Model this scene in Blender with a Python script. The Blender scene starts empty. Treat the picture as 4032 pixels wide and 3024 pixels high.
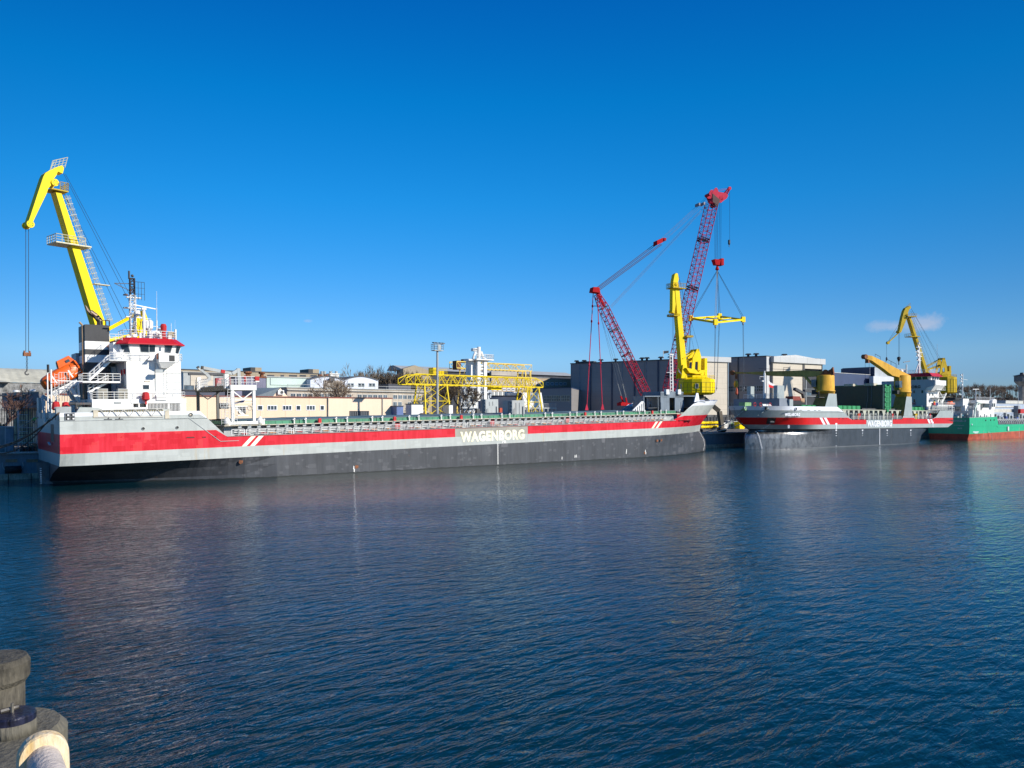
import bpy, math, random
from mathutils import Vector as V, Matrix
random.seed(11)
R=math.radians
F=3050.;HZ=1622.;H=10.4          # focal length and horizon row (pixels of the 4032 px photo), eye height above the water
sc=bpy.context.scene
COL=sc.collection
BASE={}

class Fr:
    """a local frame: origin, heading of its x axis, trim (x axis raised)"""
    def __init__(s,o,hd=0,tr=0):
        s.M=Matrix.Translation(V(o))@Matrix.Rotation(R(hd),4,'Z')@Matrix.Rotation(-R(tr),4,'Y')
        s.I=s.M.inverted();s.R=s.M.to_3x3().inverted()
    def __call__(s,px,py,x=None,y=None,z=None):
        """where the sight line measured at (px,py) meets the local plane x=, y= or z="""
        d=s.R@V(((px-2016)/F,1,(HZ-py)/F));o=s.I@V((0,0,H))
        if x is not None:t=(x-o.x)/d.x
        elif y is not None:t=(y-o.y)/d.y
        else:t=(z-o.z)/d.z
        return o+d*t
    def w(s,p):return s.M@V(p)
W=Fr((0,0,0))
A=Fr((-60.8,104.4,0),38.3,.945)    # big ship in front, x from stern to bow, y away from the viewer
B=Fr((61,202.5,0),36.8,-.3)        # second ship, x from bow to stern
T3=Fr((172.5,292,0),31.4)          # green tanker
Q=Fr((-60.8,104.4,0),38.3)         # quay
LZ=4.0                             # level of the yard

class MB:
    def __init__(s):s.v=[];s.f=[];s.mi=[];s.m=0
    def add(s,vs,fs):
        n=len(s.v);s.v+=[V(p) for p in vs]
        for f in fs:s.f.append([i+n for i in f]);s.mi.append(s.m)
        return s
    def q(s,*p):return s.add(p,[list(range(len(p)))])
    def bx(s,x0,x1,y0,y1,z0,z1):
        vs=[(x,y,z) for z in(z0,z1) for y in(y0,y1) for x in(x0,x1)]
        return s.add(vs,[(0,2,3,1),(4,5,7,6),(0,1,5,4),(2,6,7,3),(0,4,6,2),(1,3,7,5)])
    def hexa(s,b,t):
        """b,t: bottom and top rings of equal length"""
        n=len(b);return s.add(list(b)+list(t),[list(range(n))[::-1],list(range(n,2*n))]+[(i,(i+1)%n,n+(i+1)%n,n+i) for i in range(n)])
    def ext(s,pts,d):
        d=V(d);pts=[V(p) for p in pts];return s.hexa(pts,[p+d for p in pts])
    def beam(s,p,q,w,h=None,up=(0,0,1)):
        p=V(p);q=V(q);h=h or w;d=q-p
        if d.length<1e-6:return s
        d.normalize();u=V(up)
        if abs(d.dot(u))>.98:u=V((0,1,0))
        a=d.cross(u).normalized()*w/2;b=a.cross(d).normalized()*h/2
        return s.hexa([p-a-b,p+a-b,p+a+b,p-a+b],[q-a-b,q+a-b,q+a+b,q-a+b])
    def tube(s,p,q,r,n=6,r2=None,cap=True):
        p=V(p);q=V(q);r2=r if r2 is None else r2;d=q-p
        if d.length<1e-6:return s
        d.normalize();u=V((0,0,1)) if abs(d.z)<.95 else V((0,1,0))
        a=d.cross(u).normalized();b=a.cross(d)
        c=[(math.cos(2*math.pi*i/n),math.sin(2*math.pi*i/n)) for i in range(n)]
        k=len(s.v);s.v+=[p+(a*x+b*y)*r for x,y in c]+[q+(a*x+b*y)*r2 for x,y in c]
        for i in range(n):s.f.append([k+i,k+(i+1)%n,k+n+(i+1)%n,k+n+i]);s.mi.append(s.m)
        if cap:
            s.f.append([k+i for i in range(n)][::-1]);s.mi.append(s.m);s.f.append([k+n+i for i in range(n)]);s.mi.append(s.m)
        return s
    def path(s,pts,r,n=6):
        for a,b in zip(pts,pts[1:]):s.tube(a,b,r,n)
        return s
    def sag(s,p,q,drop,r,n=10,k=6):
        p=V(p);q=V(q);return s.path([p.lerp(q,i/n)-V((0,0,drop*4*(i/n)*(1-i/n))) for i in range(n+1)],r,k)
    def lathe(s,c,prof,n=20):
        """prof: list of (radius, z) about the vertical axis at c"""
        c=V(c);k=len(s.v)
        for r,z in prof:
            for i in range(n):
                a=2*math.pi*i/n;s.v.append(c+V((r*math.cos(a),r*math.sin(a),z)))
        for j in range(len(prof)-1):
            for i in range(n):
                s.f.append([k+j*n+i,k+j*n+(i+1)%n,k+(j+1)*n+(i+1)%n,k+(j+1)*n+i]);s.mi.append(s.m)
        s.f.append([k+i for i in range(n)][::-1]);s.mi.append(s.m)
        s.f.append([k+(len(prof)-1)*n+i for i in range(n)]);s.mi.append(s.m)
        return s
    def ball(s,c,r,n=10,m=6,sz=1):
        return s.lathe(c,[(r*math.sin(math.pi*(j+.02)/(m+.04)),-r*sz*math.cos(math.pi*(j+.02)/(m+.04))) for j in range(m+1)],n)
    def grid(s,rows,close=False):
        n=len(rows[0]);k=len(s.v)
        for r in rows:s.v+=[V(p) for p in r]
        for j in range(len(rows)-1):
            for i in range(n if close else n-1):
                a,b,c,d=k+j*n+i,k+j*n+(i+1)%n,k+(j+1)*n+(i+1)%n,k+(j+1)*n+i
                if (s.v[a]-s.v[d]).length<1e-4 and (s.v[b]-s.v[c]).length<1e-4:continue
                s.f.append([a,b,c,d]);s.mi.append(s.m)
        return s
    def rail(s,pts,h=1.05,step=1.5,nr=3,r=.035,up=(0,0,1)):
        up=V(up)
        for a,b in zip(pts,pts[1:]):
            a=V(a);b=V(b);n=max(1,round((b-a).length/step))
            for i in range(n+1):
                p=a.lerp(b,i/n);s.tube(p,p+up*h,r,4,cap=False)
            for k in range(nr):s.tube(a+up*h*(k+1)/nr,b+up*h*(k+1)/nr,r*(1.2 if k==nr-1 else .8),4,cap=False)
        return s
    def ladder(s,p,q,w=.5,step=.5,r=.03,side=(1,0,0)):
        p=V(p);q=V(q);a=V(side)*w/2;s.tube(p-a,q-a,r,4);s.tube(p+a,q+a,r,4);n=int((q-p).length/step)
        for i in range(n):c=p.lerp(q,(i+.5)/n);s.tube(c-a,c+a,r*.8,4,cap=False)
        return s
    def truss(s,P,Q,w,h,n,rc,rl,up=(0,0,1),w2=None,h2=None,nl=4):
        """box lattice from P to Q"""
        P=V(P);Q=V(Q);d=(Q-P).normalized();a=d.cross(V(up)).normalized();b=a.cross(d).normalized()
        w2=w if w2 is None else w2;h2=h if h2 is None else h2
        def c(t,i,j):return P.lerp(Q,t)+a*(w*(1-t)+w2*t)/2*i+b*(h*(1-t)+h2*t)/2*j
        K=[(-1,-1),(1,-1),(1,1),(-1,1)]
        for i,j in K:s.tube(c(0,i,j),c(1,i,j),rc,4)
        for k in range(n+1):
            t=k/n
            for m in range(4):
                k0,k1=K[m],K[(m+1)%4];s.tube(c(t,*k0),c(t,*k1),rl,nl,cap=False)
                if k<n:
                    if (k+m)%2:k0,k1=k1,k0
                    s.tube(c(t,*k0),c((k+1)/n,*k1),rl,nl,cap=False)
        return s
    def text(s,txt,P,ux,uz,w,h,off=.02,th=.03,slant=0,dz=None):
        """lettering filling w by h, lower left corner at P, along ux, upwards uz"""
        cu=bpy.data.curves.new('t','FONT');cu.body=txt;cu.offset=off;cu.extrude=.01;cu.resolution_u=4;cu.space_character=1.10
        ob=bpy.data.objects.new('t',cu);me=bpy.data.meshes.new_from_object(ob)
        xs=[v.co.x for v in me.vertices];ys=[v.co.y for v in me.vertices]
        if dz:ys=dz
        x0,x1,y0,y1=min(xs),max(xs),min(ys),max(ys)
        P=V(P);ux=V(ux).normalized();uz=V(uz).normalized();nn=ux.cross(uz).normalized();vs=[]
        for v in me.vertices:
            a=(v.co.x-x0)/(x1-x0)*w;b=(v.co.y-y0)/(y1-y0)*h
            vs.append(P+ux*(a+slant*b)+uz*b+nn*(th if v.co.z>0 else 0))
        s.add(vs,[list(p.vertices) for p in me.polygons])
        bpy.data.objects.remove(ob);bpy.data.meshes.remove(me);bpy.data.curves.remove(cu);return s
    def mesh(s,name,mats,base,smooth=False):
        me=bpy.data.meshes.new(name);me.from_pydata([p-base for p in s.v],[],s.f)
        for m in (mats if isinstance(mats,(list,tuple)) else [mats]):me.materials.append(m)
        me.polygons.foreach_set('material_index',s.mi)
        if smooth:me.polygons.foreach_set('use_smooth',[True]*len(me.polygons))
        me.update();return me
def tag(o,label=None,cat=None,group=None,kind=None):
    for k,v in(('label',label),('category',cat),('group',group),('kind',kind)):
        if v:o[k]=v
    return o
def thing(name,label,cat,fr,base,group=None):
    o=bpy.data.objects.new(name,None);COL.objects.link(o);o.empty_display_size=.5
    base=V(base);o.matrix_world=fr.M@Matrix.Translation(base);BASE[o.name]=base
    return tag(o,label,cat,group)
def part(parent,name,mb,mats,smooth=False,label=None,kind=None):
    b=BASE[parent.name];o=bpy.data.objects.new(name,mb.mesh(name,mats,b,smooth));COL.objects.link(o)
    o.parent=parent;BASE[o.name]=b;return tag(o,label,kind=kind)
def solo(name,label,cat,fr,base,mb,mats,group=None,smooth=False,kind=None):
    base=V(base);o=bpy.data.objects.new(name,mb.mesh(name,mats,base,smooth));COL.objects.link(o)
    o.matrix_world=fr.M@Matrix.Translation(base);BASE[o.name]=base
    return tag(o,label,cat,group,kind)
def dup(o,parent=None):
    c=o.copy();COL.objects.link(c)
    if parent:c.parent=parent
    for ch in list(o.children):dup(ch,c)
    return c
# ---------------------------------------------------------------- materials
def nodes(name):
    m=bpy.data.materials.new(name);m.use_nodes=True;nt=m.node_tree;b=nt.nodes['Principled BSDF']
    return m,nt,b
def N(nt,t,**k):
    n=nt.nodes.new(t)
    for a,v in k.items():
        if a[0]=='i':n.inputs[int(a[1:])].default_value=v
        else:setattr(n,a,v)
    return n
def mth(nt,op,a,b=None,c=None):
    n=nt.nodes.new('ShaderNodeMath');n.operation=op
    for i,x in enumerate((a,b,c)):
        if x is None:continue
        if hasattr(x,'links'):nt.links.new(x,n.inputs[i])
        else:n.inputs[i].default_value=x
    return n.outputs[0]
def mixc(nt,f,a,b,bt='MIX'):
    n=nt.nodes.new('ShaderNodeMix');n.data_type='RGBA';n.blend_type=bt
    for i,x in((0,f),(6,a),(7,b)):
        if hasattr(x,'links'):nt.links.new(x,n.inputs[i])
        else:n.inputs[i].default_value=x if i==0 else (*x,1) if len(x)==3 else x
    return n.outputs[2]
def ramp(nt,f,a,b,ca=(0,0,0),cb=(1,1,1)):
    n=nt.nodes.new('ShaderNodeValToRGB');e=n.color_ramp.elements;e[0].position=a;e[1].position=b;e[0].color=(*ca,1);e[1].color=(*cb,1)
    nt.links.new(f,n.inputs[0]);return n.outputs[0]
def noise(nt,vec,scale,det=3,rough=.55):
    n=N(nt,'ShaderNodeTexNoise');n.inputs['Scale'].default_value=scale;n.inputs['Detail'].default_value=det;n.inputs['Roughness'].default_value=rough
    nt.links.new(vec,n.inputs['Vector']);return n.outputs['Fac']
def objco(nt,sx=1,sy=1,sz=1):
    t=N(nt,'ShaderNodeTexCoord');m=N(nt,'ShaderNodeMapping');m.inputs['Scale'].default_value=(sx,sy,sz)
    nt.links.new(t.outputs['Object'],m.inputs['Vector']);return m.outputs[0]
def paint(name,col,rough=.5,var=.12,sc=.6,metal=0,rust=0,streak=0,col2=None,bump=0,spec=.5):
    """weathered paint: large and small tone changes, rust blotches, rain streaks"""
    m,nt,b=nodes(name);L=nt.links
    n1=noise(nt,objco(nt),sc,5);n2=noise(nt,objco(nt,1,1,.25),sc*6,3)
    f=mth(nt,'ADD',mth(nt,'MULTIPLY',n1,.6),mth(nt,'MULTIPLY',n2,.4))
    c2=col2 or tuple(x*(1-var*3) for x in col);c1=tuple(min(1,x*(1+var)) for x in col)
    c=ramp(nt,f,.34,.62,c2,c1)
    if streak:
        s=noise(nt,objco(nt,1,1,.06),2.2,4);c=mixc(nt,mth(nt,'MULTIPLY',ramp(nt,s,.56,.72),streak),c,(.30,.15,.055))
    if rust:
        s=noise(nt,objco(nt,1,1,.5),1.3,6,.7);c=mixc(nt,ramp(nt,s,.66-.1*rust,.74-.06*rust),c,(.22,.075,.025))
    L.new(c,b.inputs['Base Color']);b.inputs['Roughness'].default_value=rough;b.inputs['Metallic'].default_value=metal
    b.inputs['Specular IOR Level'].default_value=spec
    if bump:
        bp=N(nt,'ShaderNodeBump');bp.inputs['Strength'].default_value=bump;bp.inputs['Distance'].default_value=.05
        L.new(n2,bp.inputs['Height']);L.new(bp.outputs[0],b.inputs['Normal'])
    return m
def cladding(name,col,pw=6,ph=1.2,rough=.55,line=.6,vert=False,var=.06,corr=0):
    """wall panels with joints: object x+y runs along the wall, z upwards"""
    m,nt,b=nodes(name);L=nt.links
    t=N(nt,'ShaderNodeTexCoord');s=N(nt,'ShaderNodeSeparateXYZ');L.new(t.outputs['Object'],s.inputs[0])
    u=mth(nt,'ADD',s.outputs[0],s.outputs[1]);z=s.outputs[2]
    def joint(x,w,k):
        fr=mth(nt,'FRACT',mth(nt,'DIVIDE',x,w));return mth(nt,'LESS_THAN',fr,k)
    f=mth(nt,'MAXIMUM',joint(u,pw,.10/pw+.01),joint(z,ph,.07/ph+.01))
    n1=noise(nt,objco(nt),.15,5);n2=noise(nt,objco(nt,1,1,.15),1.5,3)
    c=ramp(nt,mth(nt,'ADD',mth(nt,'MULTIPLY',n1,.6),mth(nt,'MULTIPLY',n2,.4)),.35,.62,tuple(x*(1-var*2.5) for x in col),tuple(min(1,x*(1+var)) for x in col))
    c=mixc(nt,f,c,tuple(x*line for x in col))
    L.new(c,b.inputs['Base Color']);b.inputs['Roughness'].default_value=rough
    if corr:
        bp=N(nt,'ShaderNodeBump');bp.inputs['Distance'].default_value=.05;bp.inputs['Strength'].default_value=.6
        L.new(mth(nt,'PINGPONG',z if corr>0 else u,abs(corr)),bp.inputs['Height']);L.new(bp.outputs[0],b.inputs['Normal'])
    return m
def glass(name,col=(.02,.03,.04),rough=.08):
    m,nt,b=nodes(name);n=noise(nt,objco(nt),.7,2)
    nt.links.new(ramp(nt,n,.4,.6,col,tuple(x*2.2 for x in col)),b.inputs['Base Color']);b.inputs['Roughness'].default_value=rough;b.inputs['Specular IOR Level'].default_value=.7
    return m
def hullpaint(name,col,kind):
    m,nt,b=nodes(name);L=nt.links;co=objco(nt)
    n1=noise(nt,objco(nt,1,1,.35),.35,5,.6);n2=noise(nt,objco(nt,1,1,.12),1.6,4,.6)
    f=mth(nt,'ADD',mth(nt,'MULTIPLY',n1,.5),mth(nt,'MULTIPLY',n2,.5))
    def patches(sx,sz,thr,key):
        v=N(nt,'ShaderNodeTexVoronoi');v.distance='CHEBYCHEV';v.inputs['Scale'].default_value=1;v.inputs['Randomness'].default_value=.95
        mp=objco(nt,sx,.0,sz);nz=N(nt,'ShaderNodeTexNoise');nz.inputs['Scale'].default_value=6;L.new(co,nz.inputs['Vector'])
        ad=N(nt,'ShaderNodeVectorMath',operation='MULTIPLY_ADD');ad.inputs[1].default_value=(.10,.10,.10);L.new(nz.outputs['Color'],ad.inputs[0]);L.new(mp,ad.inputs[2])
        L.new(ad.outputs[0],v.inputs['Vector']);s=N(nt,'ShaderNodeSeparateColor');L.new(v.outputs['Color'],s.inputs[0])
        on=mth(nt,'GREATER_THAN',s.outputs[key],thr);near=mth(nt,'LESS_THAN',v.outputs['Distance'],mth(nt,'MULTIPLY_ADD',s.outputs[(key+1)%3],.34,.16));return mth(nt,'MULTIPLY',on,near),s
    if kind=='black':
        c=ramp(nt,f,.36,.66,tuple(x*.72 for x in col),tuple(x*1.3 for x in col))
        p,s=patches(.30,.62,.60,0);reg=ramp(nt,noise(nt,objco(nt,.35,1,.8),.12,2),.40,.62)
        c=mixc(nt,mth(nt,'MULTIPLY',mth(nt,'MULTIPLY',p,mth(nt,'MULTIPLY_ADD',s.outputs[2],.5,.25)),reg),c,(.14,.14,.15))
        p2,s2=patches(1.1,1.6,.84,1);c=mixc(nt,mth(nt,'MULTIPLY',p2,.35),c,(.13,.13,.14))
        fr=mth(nt,'LESS_THAN',mth(nt,'FRACT',mth(nt,'MULTIPLY',sepx(nt),.42)),.08);c=mixc(nt,mth(nt,'MULTIPLY',fr,.25),c,(.03,.03,.035))
        wl=noise(nt,objco(nt,.5,1,1),1.2,4,.7);z=mth(nt,'ADD',sepz(nt),1.155)
        low=mth(nt,'LESS_THAN',mth(nt,'MULTIPLY_ADD',sepx(nt),.0165,z),mth(nt,'MULTIPLY_ADD',wl,.55,-.08))
        c=mixc(nt,low,c,(.015,.017,.016))
        sp=ramp(nt,noise(nt,objco(nt,1,1,.5),2.6,5,.75),.72,.75);c=mixc(nt,mth(nt,'MULTIPLY',sp,.6),c,(.42,.38,.33))
        rs=ramp(nt,noise(nt,objco(nt,1,1,.45),.55,6,.7),.69,.73);c=mixc(nt,mth(nt,'MULTIPLY',rs,.8),c,(.20,.085,.04))
        b.inputs['Roughness'].default_value=.42
    elif kind=='red':
        c=ramp(nt,f,.36,.62,tuple(x*.8 for x in col),(min(1,col[0]*1.12),col[1]*2+.02,col[2]*1.8+.02))
        p,s=patches(.5,1.1,.45,0);c=mixc(nt,mth(nt,'MULTIPLY',p,.55),c,tuple(x*.80 for x in col))
        st=mth(nt,'LESS_THAN',sepx(nt),-50);p3,s3=patches(.9,.35,.5,2)
        c=mixc(nt,mth(nt,'MULTIPLY',mth(nt,'MULTIPLY',p3,st),.25),c,(.80,.10,.09))
        b.inputs['Roughness'].default_value=.4;b.inputs['Specular IOR Level'].default_value=.28
    else:
        c=ramp(nt,f,.36,.64,tuple(x*.86 for x in col),tuple(x*1.06 for x in col))
        p,s=patches(.45,1.0,.5,0);c=mixc(nt,mth(nt,'MULTIPLY',p,.45),c,tuple(x*1.16 for x in col))
        p,s=patches(.8,1.7,.55,1);c=mixc(nt,mth(nt,'MULTIPLY',p,.3),c,(.46,.49,.46))
        st=ramp(nt,noise(nt,objco(nt,1,1,.07),1.5,4,.7),.58,.74);md=ramp(nt,noise(nt,objco(nt,.3,1,0.01),.25,2),.45,.6)
        c=mixc(nt,mth(nt,'MULTIPLY',mth(nt,'MULTIPLY',st,.6),md),c,(.45,.33,.16))
        rs=ramp(nt,noise(nt,objco(nt,1,1,.3),1.1,6,.75),.72,.75);c=mixc(nt,mth(nt,'MULTIPLY',rs,.7),c,(.30,.17,.08))
        b.inputs['Roughness'].default_value=.45
    bp=N(nt,'ShaderNodeBump');bp.inputs['Distance'].default_value=.06;bp.inputs['Strength'].default_value=.35
    L.new(noise(nt,objco(nt,.45,1,.45),1.0,2),bp.inputs['Height']);L.new(bp.outputs[0],b.inputs['Normal'])
    L.new(c,b.inputs['Base Color']);return m
def sepx(nt,i=0):
    t=N(nt,'ShaderNodeTexCoord');s=N(nt,'ShaderNodeSeparateXYZ');nt.links.new(t.outputs['Object'],s.inputs[0]);return s.outputs[i]
def sepz(nt):return sepx(nt,2)
RED=hullpaint('hull_red_paint',(.62,.004,.016),'red');GREY=hullpaint('hull_grey_paint',(.42,.445,.42),'grey');BLACK=hullpaint('hull_black_paint',(.053,.056,.063),'black')
BRED=paint('clean_red_paint',(.60,.006,.006),.35,.05,.2);BGREY=paint('clean_grey_paint',(.335,.38,.375),.4,.05,.3);BWHITE=paint('bow_white_paint',(.78,.80,.84),.4,.04,.3)
NAVY=paint('dark_underwater_paint',(.040,.046,.056),.35,.12,.15)
WHITE=paint('white_gloss_paint',(.80,.79,.75),.4,.03,.4,streak=.12);DWHITE=paint('worn_white_paint',(.70,.71,.69),.5,.06,.5,streak=.3)
LGREY=paint('light_grey_paint',(.36,.385,.38),.5,.06,.5,streak=.25);MGREY=paint('mid_grey_steel',(.19,.21,.22),.55,.1,.6,rust=.3);DGREY=paint('dark_grey_steel',(.065,.068,.072),.6,.15,.6,rust=.5)
BLK=paint('black_steel',(.018,.018,.019),.5,.15,1);FUNB=paint('funnel_black_paint',(.035,.035,.037),.5,.1,.4)
BREDROOF=paint('wheelhouse_red_paint',(.50,.012,.02),.4,.06,.4);SIGRED=paint('signal_red_canvas',(.48,.012,.016),.7,.1,1.5);ORG=paint('rescue_orange_gelcoat',(.78,.13,.012),.38,.08,.5)
YEL=paint('crane_yellow_paint',(.84,.62,.0),.5,.05,.25,streak=.10,spec=.18);YELB=paint('aged_yellow_paint',(.52,.36,.014),.5,.10,.35,streak=.3,rust=.15,spec=.18);YELC=paint('ship_crane_yellow',(.70,.39,.05),.45,.09,.35,streak=.55,rust=.25,spec=.18)
YELG=paint('gantry_yellow_paint',(.74,.55,.012),.5,.09,.5,rust=.2,spec=.18)
DYEL=paint('dirty_deck_yellow',(.36,.30,.16),.7,.15,1.2,rust=.4);CREAMD=paint('deck_cream_paint',(.56,.50,.38),.6,.08,.8,rust=.4)
HGREEN=paint('hatch_green_paint',(.050,.225,.125),.5,.12,.35,rust=.35);HTOP=paint('hatch_top_grey_green',(.115,.165,.165),.55,.1,.3);DGREEN=paint('shaded_hatch_green',(.006,.036,.028),.4,.08,.3);BGREEN=paint('bright_hatch_green',(.03,.26,.09),.45,.1,.5)
GLS=glass('dark_window_glass');BLUEGL=glass('blue_window_glass',(.05,.07,.09));ROPE=paint('mooring_rope_fibre',(.42,.48,.46),.9,.1,4);BROPE=paint('old_brown_rope',(.16,.11,.08),.9,.2,4);WIRE=paint('wire_rope_steel',(.04,.042,.05),.5,.1,3);STAINY=paint('aged_lettering_white',(.86,.85,.76),.5,.0,.35,col2=(.85,.78,.42))
RUST=paint('rusty_steel',(.23,.085,.035),.85,.25,1.2);WOOD=paint('weathered_timber',(.30,.22,.13),.85,.2,1.0)
# ---------------------------------------------------------------- camera, light, sky
cam=bpy.data.cameras.new('camera');co_=bpy.data.objects.new('camera',cam);COL.objects.link(co_);sc.camera=co_
co_.location=(0,0,H);co_.rotation_euler=(R(90),0,0);cam.sensor_width=36;cam.lens=36*F/4032;cam.shift_y=(HZ-1512)/4032;cam.clip_start=.05;cam.clip_end=6000
SAZ=V((.93,-.37)).normalized();SEL=R(28)
sd=V((SAZ.x*math.cos(SEL),SAZ.y*math.cos(SEL),math.sin(SEL)))
su=bpy.data.lights.new('sun','SUN');so=bpy.data.objects.new('sun',su);COL.objects.link(so);su.energy=5.0;su.angle=R(.53);su.color=(1,.935,.835)
so.rotation_euler=sd.to_track_quat('Z','Y').to_euler();so.location=(0,0,60)
w=bpy.data.worlds.new('World');sc.world=w;w.use_nodes=True;nt=w.node_tree;bg=nt.nodes['Background']
sky=N(nt,'ShaderNodeTexSky');sky.sky_type='NISHITA';sky.sun_disc=False;sky.sun_elevation=SEL;sky.sun_rotation=math.atan2(SAZ.x,SAZ.y)
sky.air_density=1.0;sky.dust_density=.15;sky.ozone_density=3.2;sky.altitude=0
hs=N(nt,'ShaderNodeHueSaturation');hs.inputs['Saturation'].default_value=1.32;hs.inputs['Value'].default_value=1.0
nt.links.new(sky.outputs[0],hs.inputs['Color'])
# two small far clouds low in the sky on the right
tc=N(nt,'ShaderNodeTexCoord')
# the camera's rendition of the clear sky: a correction of the Nishita colour by elevation
se=N(nt,'ShaderNodeSeparateXYZ');nt.links.new(tc.outputs['Generated'],se.inputs[0])
rm=N(nt,'ShaderNodeValToRGB');cr=rm.color_ramp
KEY=[(0,(.60,.88,1.63)),(.040,(.62,.93,1.65)),(.071,(.77,1.10,1.63)),(.1355,(.63,1.16,1.64)),(.2588,(.24,1.35,1.77)),(.3706,(.05,1.35,1.75)),(.4676,(.03,1.11,1.66)),(1,(.03,.8,1.3))]
while len(cr.elements)<len(KEY):cr.elements.new(.5)
for e,(p,c) in zip(cr.elements,KEY):e.position=p;e.color=(c[0]/2,c[1]/2,c[2]/2,1)
nt.links.new(se.outputs[2],rm.inputs[0])
ml=N(nt,'ShaderNodeVectorMath',operation='MULTIPLY');nt.links.new(hs.outputs[0],ml.inputs[0]);nt.links.new(rm.outputs[0],ml.inputs[1])
m2=N(nt,'ShaderNodeVectorMath',operation='SCALE');m2.inputs['Scale'].default_value=2.0;nt.links.new(ml.outputs[0],m2.inputs[0])
# the sky darkens a little away from straight ahead
sx=mth(nt,'MINIMUM',mth(nt,'POWER',mth(nt,'ABSOLUTE',se.outputs[0]),2.0),.36);m3=N(nt,'ShaderNodeVectorMath',operation='SCALE');nt.links.new(m2.outputs[0],m3.inputs[0]);nt.links.new(mth(nt,'MULTIPLY_ADD',sx,-.85,1.0),m3.inputs['Scale'])
base=m3.outputs[0]
for (px,py,sx,sy,k) in((3478,1284,62,20,.32),(3640,1268,66,30,.50),(3580,1292,60,20,.22),(1213,1264,16,7,.25)):
    d=V(((px-2016)/F,1,(HZ-py)/F)).normalized();l=(d.length)
    sub=N(nt,'ShaderNodeVectorMath',operation='SUBTRACT');sub.inputs[1].default_value=d;nt.links.new(tc.outputs['Generated'],sub.inputs[0])
    q=N(nt,'ShaderNodeVectorMath',operation='MULTIPLY');kx=F/sx;ky=F/sy;q.inputs[1].default_value=(kx*.9,kx*.9,ky);nt.links.new(sub.outputs[0],q.inputs[0])
    le=N(nt,'ShaderNodeVectorMath',operation='LENGTH');nt.links.new(q.outputs[0],le.inputs[0])
    nz=noise(nt,tc.outputs['Generated'],85,5,.6)
    f=mth(nt,'SUBTRACT',mth(nt,'MULTIPLY_ADD',nz,1.5,.35),le.outputs['Value'])
    f=mth(nt,'MULTIPLY',mth(nt,'MINIMUM',mth(nt,'MAXIMUM',mth(nt,'MULTIPLY',f,1.4),0),1),k)
    base=mixc(nt,f,base,(6.0,6.0,7.0))
nt.links.new(base,bg.inputs[0]);bg.inputs[1].default_value=.081
sc.view_settings.view_transform='Standard';sc.view_settings.look='None';sc.view_settings.exposure=.30;sc.view_settings.gamma=1
# ---------------------------------------------------------------- water
def watermat():
    m,nt,b=nodes('harbour_water');L=nt.links
    b.inputs['Base Color'].default_value=(.0014,.019,.027,1);b.inputs['Roughness'].default_value=.04;b.inputs['IOR'].default_value=1.34
    def nz(rot,lx,ly,scale,det,rough=.5,dist=.5):
        # lx, ly: stretch along and across crests that run at angle rot
        mp=N(nt,'ShaderNodeMapping');mp.vector_type='TEXTURE';mp.inputs['Scale'].default_value=(lx,ly,1);mp.inputs['Rotation'].default_value=(0,0,R(rot));t=N(nt,'ShaderNodeTexCoord')
        L.new(t.outputs['Object'],mp.inputs[0]);n=N(nt,'ShaderNodeTexNoise');n.inputs['Scale'].default_value=scale;n.inputs['Detail'].default_value=det;n.inputs['Roughness'].default_value=rough
        n.inputs['Distortion'].default_value=dist;L.new(mp.outputs[0],n.inputs['Vector']);return n.outputs['Fac']
    h=mth(nt,'MULTIPLY',nz(44,2.6,.8,1.9,4,.55),.13)
    h=mth(nt,'ADD',h,mth(nt,'MULTIPLY',nz(20,2.0,.9,.8,2),.15))
    h=mth(nt,'ADD',h,mth(nt,'MULTIPLY',nz(62,1.8,.9,5.0,2),.018))
    calm=mth(nt,'MULTIPLY_ADD',ramp(nt,nz(10,2.8,.8,.045,3),.36,.62),.55,.55)
    bp=N(nt,'ShaderNodeBump');bp.inputs['Distance'].default_value=1.0
    L.new(calm,bp.inputs['Strength']);L.new(h,bp.inputs['Height']);L.new(bp.outputs[0],b.inputs['Normal']);return m
mb=MB();mb.q((-1500,-300,0),(3500,-300,0),(3500,3500,0),(-1500,3500,0))
wt=solo('water',None,None,W,(0,0,0),mb,watermat(),kind='structure')
# ---------------------------------------------------------------- yard and quay
def groundmat():
    m,nt,b=nodes('yard_ground');n=noise(nt,objco(nt),.06,6,.6);n2=noise(nt,objco(nt),1.2,4,.6)
    c=mixc(nt,ramp(nt,n,.45,.6),(.16,.145,.12),(.23,.21,.18));c=mixc(nt,ramp(nt,n2,.45,.7),c,(.12,.10,.08),'MIX')
    nt.links.new(c,b.inputs['Base Color']);b.inputs['Roughness'].default_value=.9;return m
GR=groundmat()
mb=MB();mb.q((-500,22.3,LZ),(2600,22.3,LZ),(2600,2600,LZ),(-500,2600,LZ))
solo('ground',None,None,Q,(0,0,0),mb,GR,kind='structure')
QB=paint('quay_blue_grey_plating',(.17,.215,.25),.6,.12,.4,rust=.15,streak=.3);QC=paint('quay_concrete',(.42,.36,.27),.9,.18,1.0);QT=paint('quay_deck_concrete',(.30,.28,.245),.9,.12,.5)
t=thing('quay_wall','long blue grey plated quay wall behind the moored ships','quay wall',Q,(-120,21.9,0))
mb=MB();mb.bx(-400,900,21.9,22.4,.75,LZ-.12);part(t,'plating',mb,QB)
mb=MB();mb.bx(-400,900,21.6,26,LZ-.12,LZ+.02);part(t,'deck_edge',mb,QT)
mb=MB()
for i in range(-400,900,3):mb.bx(i+.06,i+2.94,21.3,22.38,-2,.85)
part(t,'foot_blocks',mb,QC)
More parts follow.
